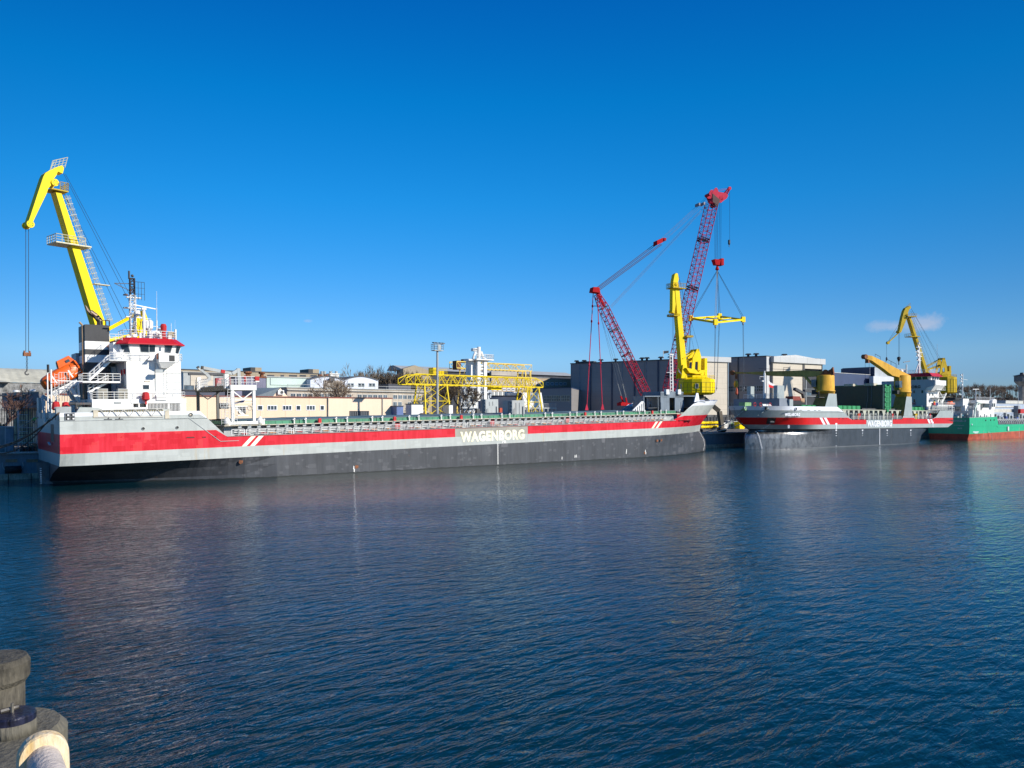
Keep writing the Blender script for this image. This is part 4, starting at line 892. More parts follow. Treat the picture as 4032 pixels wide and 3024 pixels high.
# coaming zone midships
CR=paint('coaming_cream_green',(.45,.46,.37),.7,.08,.6,rust=.25)
mb=MB();mb.bx(44,104,2.6,2.8,8.2,11.3);mb.bx(44,104,17,17.2,8.2,11.3);part(SB,'hatch_coaming',mb,MGREY)
mb=MB();mb.bx(44.5,104,1.3,2.8,11.2,11.42)
x=46
while x<103.5:
    w_=.55 if int(x)%4 else 1.0
    mb.hexa([(x,1.4,11.2),(x+w_*2.2,1.4,11.2),(x+w_*2.2,1.6,11.2),(x,1.6,11.2)],[(x+w_*.7,1.4,9.8),(x+w_*1.5,1.4,9.8),(x+w_*1.5,1.6,9.8),(x+w_*.7,1.6,9.8)]);mb.bx(x+w_*.8,x+w_*1.4,1.4,2.6,8.2,9.8);x+=2.9
part(SB,'coaming_brackets',mb,CR)
mb=MB();mb.rail([(52,.2,8.35),(60,.2,8.35)],1.05,1.5,3,.05);mb.rail([(60,.2,8.35),(76,.2,8.4)],1.05,1.5,3,.05);mb.rail([(76,.2,8.4),(82,.2,8.4)],1.05,1.5,3,.05);mb.rail([(91,.2,8.5),(103,.2,8.6)],1.05,1.5,3,.05);part(SB,'deck_railing',mb,DWHITE)
mb=MB()
for i in range(16):x=47+i*3.5;mb.tube((x,2.2,8.3),(x,2.2,10.6),.12,6);mb.bx(x+.8,x+1.6,2.0,2.5,8.3,9.4+(i*7%3)*.3)
part(SB,'deck_fittings',mb,LGREY)
mb=MB()
for px in(3376,3506,3654):p=B(px,1640,y=2);mb.bx(p.x-.4,p.x+.4,1.2,1.4,9,10.3)
part(SB,'hose_box',mb,SIGRED)
mb=MB();p=B(3606,1642,y=1);mb.bx(p.x-.7,p.x+.7,.8,1.4,8.4,10.3);part(SB,'yellow_locker',mb,YELB)
mb=MB();mb.tube((57,1,8.4),(57,1,10.2),.25,8);part(SB,'deck_vent',mb,ORG)
# hatch covers
for x0,x1,n_ in((30,40,4),(49,62,5),(88.5,104,6)):
    w_=(x1-x0)/n_
    for i in range(n_):
        mb=MB();mb.bx(x0+i*w_+.15,x0+(i+1)*w_-.15,3,17,11.4 if x0>40 else 11.0,12.6);mb.bx(x0+i*w_+.5,x0+i*w_+.9,2.9,3,11.5,12.5);part(SB,'hatch_cover',mb,BGREEN)
mb=MB();mb.bx(63,86,3,17,11.3,11.9);part(SB,'hatch_gap_edge',mb,DGREY)
xa=B(3476,1560,y=1.2).x
t=thing('hatch_stack','tall dark green hatch panels standing upright on the second ship between its cranes','hatch panel',B,(xa+2,9.7,11.4))
zt=B(3476,1517,y=1.2).z
mb=MB();mb.bx(xa,xa+1.1,1.2,18.6,11.7,zt);part(t,'front_panel',mb,DGREEN)  # face turned to the bow: its shade is painted in as darker green
for i in range(3):
    mb=MB();mb.bx(xa+1.2+i*1.2,xa+2.2+i*1.2,1.1-i*.1,18.6,11.6-(i%2)*.8,zt+.3-(i%2)*.5)
    for k in range(5):mb.bx(xa+1.15+i*1.2,xa+2.3+i*1.2,.9,1.15,12.2+k*1.6,12.6+k*1.6)
    part(t,'side_panel',mb,BGREEN)
mb=MB()
for y in(4,11):mb.bx(xa-.3,xa+2,y,y+3.2,zt,zt+.75)
part(t,'panel_lug',mb,CREAMD)
mb=MB();mb.path([(xa-.12,6,zt),(xa-.12,6.1,15),(xa-.12,6.6,12)],.07);mb.path([(xa-.12,4.8,zt),(xa-.12,5,12)],.07);part(t,'lifting_wire',mb,MGREY)
# accommodation
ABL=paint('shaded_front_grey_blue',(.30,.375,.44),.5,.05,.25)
ax=105.4;yw0,yw1=3.1,16.3
za=B(3650,1500,y=.5).z
mb=MB();mb.bx(ax,ax+9,yw0,yw1,8.2,20.2);mb.bx(ax,ax+8,.3,19.1,20.2,21.9);mb.hexa([(ax,1.6,18.3),(ax+7,1.6,18.3),(ax+7,17.8,18.3),(ax,17.8,18.3)],[(ax,.3,20.2),(ax+7,.3,20.2),(ax+7,19.1,20.2),(ax,19.1,20.2)])
part(SB,'accommodation_block',mb,WHITE)
mb=MB();mb.ext([(ax-.06,.5,20.1),(ax-.06,.5,22.0),(ax-.06,18.9,22.0),(ax-.06,18.9,20.1),(ax-.06,16.8,19.4),(ax-.06,16.2,18.0),(ax-.06,16.2,8.3),(ax-.06,3.2,8.3),(ax-.06,3.2,17.2),(ax-.06,3.9,18.2),(ax-.06,3.2,19.4)],(.05,0,0));part(SB,'front_wall',mb,ABL)
mb=MB();mb.text('WAGENBORG',(ax-.09,15.0,19.2),(0,-1,0),(0,0,1),9.8,1.05,off=.05,th=.03);part(SB,'bridge_lettering',mb,BLK,label='dark WAGENBORG lettering across the bridge front')
mb=MB();mb.text('NO SMOKING',(ax-.09,12.2,13.5),(0,-1,0),(0,0,1),5.4,.8,off=.04,th=.03);part(SB,'warning_lettering',mb,paint('warning_red_brown',(.3,.03,.06),.5),label='dark red NO SMOKING lettering on the accommodation front')
for y,z in((13.2,18.0),(10.6,18.0),(7.4,18.0),(4.6,18.0),(13.2,14.9),(7.3,14.9)):
    mb=MB();mb.bx(ax-.1,ax-.06,y-.32,y+.32,z-.5,z+.5);o=part(SB,'window',mb,DGREY);mb=MB();mb.bx(ax-.12,ax-.10,y-.25,y+.25,z-.42,z+.42);part(o,'pane',mb,GLS)
for y in(12.5,6.5):
    mb=MB();mb.bx(ax-.1,ax-.06,y-1.2,y+.7,11.9,13.0);part(SB,'recess_opening',mb,BLK)
mb=MB();mb.bx(ax-.5,ax-.06,4.4,4.8,10.4,13.3);mb.bx(ax-.7,ax-.06,8.9,9.4,9.8,11.3);part(SB,'front_pipes',mb,DWHITE)
for x,z in((107.5,16.6),(109.5,16.6),(107.5,14.2),(111,14.2)):
    mb=MB();mb.bx(x-.3,x+.3,yw0-.06,yw0,z,z+.9);part(SB,'window',mb,GLS)
mb=MB()
for z in(15.9,18.6):mb.bx(ax+2.5,ax+9,.9,yw0,z,z+.12)
mb.rail([(ax+2.5,1.0,16.0),(ax+9,1.0,16.0)],1.1,1.2,3,.05);mb.rail([(ax+2.5,1.0,18.7),(ax+9,1.0,18.7)],1.1,1.2,3,.05);mb.rail([(ax+1,.8,13.2),(ax+16,.8,13.2)],1.1,1.3,3,.05)
for z in(13.3,16.0):mb.beam((ax+8.5,1.5,z),(ax+5,1.5,z+2.6),.2)
part(SB,'side_balconies',mb,DWHITE)
# wheelhouse
wx=ax+.6
mb=MB();mb.hexa([(wx,2.0,21.9),(wx+5.5,2.0,21.9),(wx+5.5,13.4,21.9),(wx,13.4,21.9)],[(wx-.5,1.8,23.3),(wx+5.8,1.8,23.3),(wx+5.8,13.6,23.3),(wx-.5,13.6,23.3)]);part(SB,'wheelhouse',mb,DWHITE)
for i in range(5):
    y=3.0+i*2.05;wq(SB,[V((wx-.12,y+1.75,22.2)),V((wx-.12,y,22.2)),V((wx-.48,y,23.2)),V((wx-.48,y+1.75,23.2))],nrm=(-1,0,0),fr_=WHITE)
for i in range(3):
    x=wx+.6+i*1.7;wq(SB,[V((x,1.95,22.15)),V((x+1.2,1.95,22.15)),V((x+1.3,1.8,23.15)),V((x-.1,1.8,23.15))],nrm=(0,-1,0),fr_=WHITE)
mb=MB();mb.hexa([(wx-1.4,.9,23.25),(wx+6.6,.9,23.25),(wx+6.6,14.4,23.25),(wx-1.4,14.4,23.25)],[(wx-.7,2.2,24.5),(wx+6.0,2.2,24.5),(wx+6.0,13.6,24.5),(wx-.7,13.6,24.5)]);part(SB,'roof_brim',mb,BREDROOF)
mb=MB();mb.rail([(wx-.4,13.5,24.5),(wx-.4,2.4,24.5),(wx+5.8,2.4,24.5)],1.1,1.4,3,.05);part(SB,'roof_railing',mb,WHITE)
mb=MB();p=B(3618,1460,y=7);mb.tube((p.x,7,24.5),(p.x,7,34),.35,8);mb.beam((p.x,7,28.5),(p.x-2.6,7,24.6),.25)
for z,l in((33.6,1.8),(32,2.6),(30.5,2.2),(29,1.6),(34.8,.8)):mb.beam((p.x-l,7,z),(p.x+l,7,z+.1),.16);mb.bx(p.x-l*.6,p.x-l*.3,6.7,7.3,z,z+.7)
mb.tube((p.x+.9,7,24.5),(p.x+.9,7,31),.16,6);mb.rail([(p.x-1.4,6.8,30.9),(p.x+1.4,6.8,30.9)],.9,.7,2,.05);part(SB,'radar_mast',mb,WHITE)
mb=MB();p=B(3569,1450,y=9);mb.tube((p.x,9,24.4),(p.x,9,p.z+1.3),.25,8);mb.m=1;mb.beam((p.x-2.2,9,p.z+2.0),(p.x+2.4,9,p.z+2.6),.22,.3);part(SB,'radar_scanner',mb,[WHITE,MGREY])
for px,py,r in((3547,1463,.85),(3561,1463,.55)):
    mb=MB();p=B(px,py,y=11);mb.ball((p.x,11,p.z),r,12,8);mb.tube((p.x,11,24),(p.x,11,p.z-r*.8),.3,8);part(SB,'satellite_dome',mb,WHITE)
for px,py in((3690,1355),(3676,1440),(3532,1420)):
    mb=MB();p=B(px,py,y=5);mb.tube((p.x,5,24.5),(p.x,5,p.z),.05,5);part(SB,'antenna',mb,DWHITE)
mb=MB();a=B(3710,1500,y=3);mb.hexa([(ax+8.5,4,13),(ax+10.6,4,13),(ax+10.6,7,13),(ax+8.5,7,13)],[(ax+9.2,4,24.2),(ax+10.4,4,24.2),(ax+10.4,6,24.2),(ax+9.2,6,24.2)]);part(SB,'funnel',mb,paint('funnel_grey',(.33,.34,.34),.5))
mb=MB();mb.bx(ax+.2,ax+3.4,.2,.35,20.3,22.0);part(SB,'bridge_wing',mb,WHITE)
# stern deck
mb=MB();mb.bx(ax+3.5,ax+15.5,1.2,18,13.0,13.5)
for i in range(7):x=ax+4+i*1.8;mb.tube((x,1.3,10.6),(x,1.3,13.0),.1,6)
mb.bx(ax+15.1,ax+15.4,1.2,1.5,10.6,13.2);part(SB,'stern_canopy',mb,WHITE)
mb=MB();mb.rail([(107,.3,10.7),(121,.8,10.7)],1.9,2.2,3,.06);part(SB,'stern_railing',mb,DWHITE)
mb=MB();a=B(3669,1602,y=1);b=B(3731,1606,y=1);
for i in range(4):mb.beam((a.x,1,11.8+i*.35),(b.x,1,11.8+i*.35),.14,.2)
part(SB,'stowed_gangway',mb,LGREY)
mb=MB();mb.bx(ax+2,ax+14,4,16,10.6,12.9);part(SB,'stern_house',mb,DGREY)
mb=MB();mb.tube((ax+10,2.4,11.2),(ax+12,2.4,11.2),.7,10);part(SB,'stern_winch',mb,MGREY)
mb=MB();mb.beam((ax+8.0,2,13.5),(ax+11.8,2,17.6),.35,.5);mb.beam((ax+8.0,2,13.5),(ax+8.2,2,15.4),.7);part(SB,'provision_crane',mb,WHITE)
rb=thing('rescue_boat','small orange rescue boat on the stern deck of the second ship','rescue boat',B,(ax+12.2,3,13.6))
p=B(3741,1573,y=2.5);mb=MB();rows=[]
for t_,k in((-2.0,.25),(-1.5,.75),(-.4,1),(1,1),(1.8,.9)):
    rows.append([(p.x+t_,2.5+math.cos(a*.7854)*.95*k,13.95+math.sin(a*.7854)*.5*(.6+.4*k)+(.15 if t_<-1 else 0)) for a in range(8)])
mb.grid(rows,True);mb.q(*rows[0]);mb.q(*rows[-1]);part(rb,'hull',mb,ORG)
mb=MB();mb.bx(p.x-.6,p.x+.9,2.0,3.0,14.3,14.85);part(rb,'console',mb,ORG)
mb=MB();p=B(3702,1548,y=.7);
for i,(c,w_) in enumerate(((BLK,1.0),(YEL,1.3),(SIGRED,.9))):pass
p=B(3668,1577,y=.7);mb.bx(p.x,p.x+1.1,.6,.75,13.2,14.1);mb.m=1;mb.bx(p.x+1.3,p.x+2.6,.55,.75,13.3,14.3);mb.m=2;mb.bx(p.x+1.5,p.x+2.5,.6,.75,14.1,14.5);mb.m=3;mb.bx(p.x+3.2,p.x+4.6,.6,.75,13.2,14.2);part(SB,'draped_banners',mb,[BLK,SIGRED,YEL,paint('banner_blue',(.02,.04,.15),.8)])
# ---- the two deck cranes (own the pedestals)
def deck_crane(nm,lab,px0,px1,bot,cyl,tip,boom,hd,yc=2.4):
    x0=B(px0,1600,y=.8).x;x1=B(px1,1600,y=.8).x;xc=(x0+x1)/2+.3
    c=thing(nm,lab,'deck crane',B,(xc,yc,8.4))
    zb=bot
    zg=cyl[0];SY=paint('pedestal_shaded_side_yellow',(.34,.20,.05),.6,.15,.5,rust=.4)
    lo=[(x0+.02,.4,zb),(x1-.02,.4,zb),(x1-.02,4.6,zb),(x0+.02,4.6,zb)];hi=[(x0+2.0,.5,zg),(x1-.3,.5,zg),(x1-.3,4.2,zg),(x0+2.0,4.2,zg)]
    mb=MB();mb.hexa(lo,hi);part(c,'pedestal',mb,SY)
    mb=MB();mb.hexa([(x0,.33,zb),(x1,.33,zb),(x1,.38,zb),(x0,.38,zb)],[(x0+2.0,.43,zg),(x1-.3,.43,zg),(x1-.3,.48,zg),(x0+2.0,.48,zg)]);part(c,'pedestal_face',mb,BGREY)
    mb=MB();n=16;r0=[V(p)+V((0,-.02,0)) for p in hi];rows=[]
    def rr(t,z):
        out=[]
        for k in range(n):
            a=6.2832*(k+.5)/n;cx,cy=math.cos(a),math.sin(a);sq=1/max(abs(cx),abs(cy));hx=(x1-x0-2.3)/2;mxx=(x0+2.0+x1-.3)/2
            bx_=mxx+hx*max(-1,min(1,cx*sq));by_=2.35+1.85*max(-1,min(1,cy*sq));out.append((bx_*(1-t)+(xc+2.6*cx)*t,by_*(1-t)+(yc+2.6*cy)*t,z))
        return out
    mb.grid([rr(0,zg),rr(.5,zg+(cyl[1]-zg)*.45),rr(1,cyl[1])],True);part(c,'pedestal_collar',mb,YELC)
    mb=MB();mb.lathe((xc,yc,0),[(2.75,cyl[1]),(2.75,cyl[1]+.35),(2.55,cyl[1]+.4),(2.5,cyl[2]-.2),(2.2,cyl[2])],26);part(c,'slewing_column',mb,YELC,True)
    # everything that slews with the boom lives in a frame along the boom
    wc=B.M@V((xc,yc,0));fb=Fr((wc.x,wc.y,0),hd);tb=B.I@fb.M
    def T(m):m.v=[tb@p for p in m.v];return m
    mb=MB();mb.bx(2.3,3.6,.2,1.8,cyl[1]+1.2,cyl[1]+3.4);part(c,'cab',T(mb),BLUEGL)
    mb=MB();mb.bx(1.8,3.6,-1,1,cyl[1]-.9,cyl[1]+.3);part(c,'machinery_platform',T(mb),BLK)
    mb=MB();pr=[(fb(px,pt,y=0),fb(px,pb,y=0)) for px,pt,pb in boom]
    hw=[.45]+[.9]*(len(pr)-2)+[1.1];rows=[]
    for (t_,b_),w_ in zip(pr,hw):rows.append([(b_.x,-w_,b_.z),(b_.x,w_,b_.z),(t_.x,w_,t_.z),(t_.x,-w_,t_.z)])
    mb.grid(rows,True);mb.q(*rows[0]);mb.q(*rows[-1]);part(c,'boom',T(mb),BOOMM)
    mb=MB();k=pr[-2][1]
    for s in(-.8,.8):mb.tube((k.x,s,k.z),(2.4,s,cyl[1]+.6),.35,10)
    part(c,'luffing_cylinder',T(mb),BOOMM)
    mb=MB();t_=V(pr[0][0]);t_.z=(pr[0][0].z+pr[0][1].z)/2;mb.tube((t_.x,-.7,t_.z),(t_.x,.7,t_.z),.75,12);mb.bx(t_.x-1.6,t_.x-1,-.6,.6,t_.z-2.0,t_.z);part(c,'tip_sheave',T(mb),RUST)
    return c,xc,yc,t_,fb,T
bm1=[(2884,1463,1473),(2932,1466,1471),(3040,1462,1480),(3172,1459,1484),(3242,1462,1481)]
BOOMM=paint('shaded_dirty_boom',(.42,.30,.08),.6,.12,.4,streak=.5,rust=.5,spec=.2)  # dirt and rust, plus the boom's shaded side painted into the khaki
c1,xc1,yc1,tp1,fb1,T1=deck_crane('deck_crane','rust streaked deck crane by the foredeck with its khaki boom level to the left',3243,3291,12.1,(16.0,16.6,21.5),None,bm1,150)
mb=MB();mb.tube((-.2,-1.2,22.1),(-.2,1.2,22.1),.8,14);mb.hexa([(1.5,-1.3,21.4),(-2.5,-1.3,21.4),(-2.5,1.3,21.4),(1.5,1.3,21.4)],[(-1.6,-1.2,22.9),(-2.2,-1.2,23.6),(-2.2,1.2,23.6),(-1.6,1.2,22.9)]);part(c1,'rope_drum',T1(mb),RUST)
mb=MB();mb.tube((1,0,22.6),(tp1.x-8,0,tp1.z+1.1),.05,4);a=fb1(2893,1505,y=0)
for dx in(.8,1.4,2.4):mb.tube((tp1.x-dx,0,tp1.z-.6),(tp1.x-dx-.05,0,a.z),.04,4)
mb.rail([(10,-.6,22.9),(12,-.6,22.9)],1.0,1.4,2,.05);part(c1,'hoist_wire',T1(mb),WIRE)
mb=MB();a=fb1(2894,1512,y=0);mb.lathe((tp1.x-1.1,0,a.z-1.2),[(.2,0),(.6,.4),(.75,1.4),(.45,2.2)],10);mb.m=1;mb.lathe((tp1.x-1.3,0,a.z-3.4),[(.25,0),(.45,.4),(.35,1.6),(.15,2.2)],8);part(c1,'hook_block',T1(mb),[YELC,paint('hook_red',(.5,.09,.04),.6)])
BOOMM=YELC
bm2=[(3404,1397,1412),(3425,1402,1421),(3470,1424,1452),(3505,1442,1479),(3532,1457,1486),(3567,1476,1493)]
c2,xc2,yc2,tp2,fb2,T2=deck_crane('deck_crane','yellow deck crane next to the accommodation block with its boom raised to the left',3553,3587,9.6,(15.9,17.2,23.0),None,bm2,205)
mb=MB()
for dx in(.3,2.1):mb.tube((tp2.x-dx,0,tp2.z-.4),(tp2.x-dx,0,12.7),.05,4)
part(c2,'hoist_wire',T2(mb),WIRE)
mb=MB()
for px,py in((3450,1412),(3492,1430),(3512,1440)):
    p=fb2(px,py,y=0);mb.rail([(p.x+1.2,.6,p.z-.1),(p.x-1.2,.6,p.z-.9)],1.5,2.4,1,.06)
part(c2,'boom_handrail',T2(mb),DGREY)
# ---------------------------------------------------------------- green tanker
ST=thing('tanker','green and red tanker with pipes along its deck at the right edge','tanker',T3,(30,7,0))
TG=paint('tanker_green_paint',(.012,.42,.20),.4,.05,.2);TR=paint('tanker_red_boot_paint',(.40,.065,.025),.6,.15,.4,streak=.2)
def tk(side):
    rows=[];by=8.0
    zr=lambda x:2.0+x*.021
    for k in range(6):
        row=[]
        for x in(0,.6,2,5,10,19.6,20.6,22,30,60,110):
            zt=8.15+x*.018 if x<20 else 5.45
            z=(-2,.3,zr(x),zr(x)+.05,5.3,zt)[k]
            b=by
            if z<2.5:b=by-min(1.0,(2.5-z)*.30)*max(0,(1-x/8))
            row.append((x,by-side*b,z))
        rows.append(row)
    return rows
mb=MB()
for s in(1,-1):
    r=tk(s)
    for j in range(5):mb.m=0 if j<2 else 1;mb.grid(r[j:j+2])
n=tk(1);f=tk(-1)
for j in range(5):mb.m=0 if j<2 else 1;mb.q(n[j][0],f[j][0],f[j+1][0],n[j+1][0])
part(ST,'hull',mb,[TR,TG])
mb=MB();mb.q((0,.1,7.2),(20,.1,7.2),(20,15.9,7.2),(0,15.9,7.2));mb.q((20,.1,5.2),(110,.1,5.2),(110,15.9,5.2),(20,15.9,5.2));mb.bx(20.5,20.6,.1,15.9,5.2,7.2);part(ST,'deck',mb,MGREY)
mb=MB()
for px,py in((3881,1655),(3900,1654),(3914,1653.5)):p=T3(px,py,y=0);mb.lathe((p.x,-.02,p.z),[(.22,-.25),(.22,.25)],10)
part(ST,'porthole',mb,DGREY)
mb=MB();mb.bx(.2,19,-.06,0,5.0,5.12);mb.beam((19,-.03,5.1),(20.2,-.03,4.4),.1);mb.bx(20.2,110,-.06,0,4.35,4.45);part(ST,'rub_rail',mb,TG)
mb=MB();a=T3(3831,1701,y=0);b=T3(3854,1701,y=0);mb.bx(a.x,b.x,-.02,0,a.z-.13,a.z+.13);mb.bx(a.x+1,b.x-.8,-.02,0,a.z-.5,a.z-.28);mb.ball((T3(3826,1672,y=0).x,0,T3(3826,1672,y=0).z),.35,8,6);part(ST,'hull_marks',mb,BWHITE)
mb=MB()
for px,y0_,y1_ in((3873,1696,1726),(4013,1684,1721)):
    a=T3(px,y0_,y=0);b=T3(px,y1_,y=0);mb.bx(a.x-.05,a.x+.05,-.04,0,b.z,a.z)
a=T3(3889,1700,y=-.1);mb.path([(a.x,-.1,a.z),(a.x+.9,-.5,a.z-.5),(a.x+1.6,-.7,a.z-1.4),(a.x+1.9,-.8,.05)],.07);part(ST,'discharge_water',mb,paint('pale_pink_marks',(.75,.55,.5),.6))
mb=MB();a=T3(3770,1657,x=-.02);b=T3(3804,1657,x=-.02)
mb.text('BUNKER-19',(-.02,a.y+1.8,a.z-.4),(0,-1,0),(0,0,1),a.y-b.y+1.8,.8,off=.04,th=.03);mb.text('ST PETERSBURG',(-.02,a.y+1.4,a.z-1.9),(0,-1,0),(0,0,1),a.y-b.y+.6,.32,off=.02,th=.03);mb.text('RUS',(-.02,a.y-.1,a.z-3.1),(0,-1,0),(0,0,1),1.6,.5,off=.02,th=.03);part(ST,'stern_lettering',mb,paint('dull_lettering',(.55,.6,.58),.6),label='pale ship name and port lettering on the dark green stern')
# superstructure
def pb(mb,px0,px1,pt,pb_,y0,y1):
    a=T3(px0,(pt+pb_)/2,y=y0).x;b=T3(px1,(pt+pb_)/2,y=y0).x;zt=T3((px0+px1)/2,pt,y=y0).z;zb=T3((px0+px1)/2,pb_,y=y0).z
    mb.bx(a,b,y0,y1,zb,zt);return a,b,zb,zt
mb=MB();pb(mb,3854,3915,1616,1641,2,13);a,b,zb,zt=pb(mb,3846,3917,1576,1588,2.5,12.5);pb(mb,3848,3860,1588,1616,2.5,4);pb(mb,3866,3912,1588,1616,6,12)
a0=T3(3904,1600,y=1.5);
P=[T3(px,py,y=1.5) for px,py in((3903,1613),(3916,1613),(3922,1595),(3925,1583),(3924,1574),(3917,1571),(3909,1575),(3907,1590))]
mb.ext([(p.x,1.5,p.z) for p in P],(0,1.0,0));part(ST,'superstructure',mb,WHITE)
mb=MB()
for px0,px1 in((3906.5,3911),(3913.5,3918)):
    a=T3(px0,1595,y=1.4);b=T3(px1,1595,y=1.4);mb.hexa([(a.x,1.42,a.z-.7),(b.x,1.42,a.z-.7),(b.x,1.5,a.z-.7),(a.x,1.5,a.z-.7)],[(a.x+.3,1.42,a.z+.7),(b.x+.3,1.42,a.z+.7),(b.x+.3,1.5,a.z+.7),(a.x+.3,1.5,a.z+.7)])
a=T3(3870,1597,y=5.9);b=T3(3901,1597,y=5.9);mb.bx(a.x,b.x,5.9,6,a.z-.8,a.z+.8);part(ST,'window_strip',mb,GLS)
mb=MB();pb(mb,3830,3845,1632,1644,3,5);pb(mb,3831,3842,1614,1641,2,3.2);a=T3(3833,1613,y=2);part(ST,'boat_davit',mb,DWHITE)
mb=MB();p=T3(3840,1600,y=2);mb.path([(p.x-1,2,8),(p.x-.4,2,p.z-1),(p.x+1.4,2,p.z+1.4),(p.x+4.0,2,p.z+1.3)],.42,8);part(ST,'stores_crane',mb,paint('crane_pale_green',(.55,.66,.58),.5))
mb=MB();pb(mb,3764,3792,1574,1613,10,14);part(ST,'funnel_casing',mb,LGREY)
mb=MB();pb(mb,3792,3815,1570,1600,5,9);pb(mb,3800,3812,1595,1618,4.5,6);part(ST,'funnel',mb,WHITE)
mb=MB();pb(mb,3762,3806,1566,1574,6,12);part(ST,'funnel_top',mb,BLK)
mb=MB();p=T3(3790,1540,y=8);mb.tube((p.x,8,15),(p.x,8,T3(3790,1471,y=8).z),.2,8)
for py,l in((1479,1.3),(1493,1.3),(1503,1.6),(1517,.8),(1554,2.6)):q=T3(3790,py,y=8);mb.beam((q.x-l,8,q.z),(q.x+l*.3,8,q.z),.14);mb.bx(q.x-l,q.x-l+.5,7.8,8.2,q.z,q.z+.5)
q=T3(3792,1493,y=8);mb.beam((q.x,8,q.z),(q.x+3.2,8,q.z-.2),.1);part(ST,'signal_mast',mb,DWHITE)
mb=MB()
for px,pt,r in((3842,1533,.14),(3858,1540,.1),(3899,1530,.08),(4009,1545,.1)):a=T3(px,pt,y=5);mb.tube((a.x,5,13 if px<3920 else 6),(a.x,5,a.z),r,6)
a=T3(3842,1533,y=5);mb.beam((a.x-2.2,5,a.z),(a.x+2.2,5,a.z+.1),.25);part(ST,'deck_masts',mb,DWHITE)
mb=MB();a=T3(3846,1576,y=2.6);b=T3(3915,1576,y=2.6);mb.rail([(a.x,2.6,a.z),(b.x,2.6,a.z)],1.2,1.2,3,.05);mb.rail([(.3,.3,8.1),(19,.3,8.4)],.1,3,1,.05)
a=T3(3828,1640,y=.5);mb.rail([(5,3,11.5),(12,3,11.5)],1.1,1.2,3,.05);part(ST,'railing',mb,DWHITE)
mb=MB()
for i in range(11):x=2+i*1.5;mb.tube((x,1.0,7.2),(x,1.0,8.6+(i*5%3)*.5),.18,6)
for i in range(6):mb.bx(1+i*2.2,2+i*2.2,5,6.5,7.2,8.8+(i%2))
part(ST,'deck_fittings',mb,LGREY)
mb=MB();mb.bx(3,7,6,9,7.4,9.3);part(ST,'deck_container',mb,paint('container_pale_blue',(.12,.35,.5),.6))
# cargo deck
mb=MB();mb.beam((20.8,1.0,7.5),(110,1.0,7.9),.5,.3);part(ST,'pipe_rack_beam',mb,LGREY)
for i in range(30):
    x=21.6+i*1.5
    mb=MB();mb.path([(x,1.1,7.3),(x+.5,.75,7.0),(x+.95,.5,6.3),(x+1.05,.5,5.5)],.14,6);part(ST,'hose_hoop',mb,DWHITE)
mb=MB();
for i in range(4):mb.tube((21,1.6+i*.5,5.8+i*.4),(110,1.6+i*.5,5.8+i*.4),.2,8)
part(ST,'cargo_pipes',mb,DGREY)
mb=MB();mb.bx(27.0,28.0,-.35,.1,3.0,4.6);part(ST,'fender_box',mb,DWHITE)
mb=MB()
for i in range(12):x=22+i*2.5;mb.bx(x,x+.8,4,5,7,8.3+(i*3%4)*.6);mb.beam((x,5,8),(x+2,5,9.5),.15)
for z in(8.6,9.6):mb.beam((20,6,z),(60,6,z),.2)
part(ST,'deck_machinery',mb,LGREY)
mb=MB();p=T3(3950,1595,y=7);mb.bx(24,50,7,9,10.2,11.6);mb.tube((26,7,12.4),(48,7,12.6),.35,8);mb.tube((26,7,11),(26,7,13.2),.4,8);part(ST,'crane_jib',mb,paint('jib_pale',(.6,.58,.5),.6))
mb=MB();a=T3(4004,1600,y=6);mb.bx(a.x-.7,a.x+.7,5,7,6,13);part(ST,'crane_post',mb,LGREY)
mb=MB();mb.bx(33.5,34.5,3.4,4.4,6.8,8.6);mb.bx(41,42.5,3,4,6.8,8.2);part(ST,'blue_drum',mb,paint('drum_blue',(.03,.08,.3),.6))
mb=MB();a=T3(4026,1620,y=3);mb.bx(a.x-1.5,a.x+1.5,3,4,a.z-.8,a.z+1);part(ST,'red_box',mb,SIGRED)
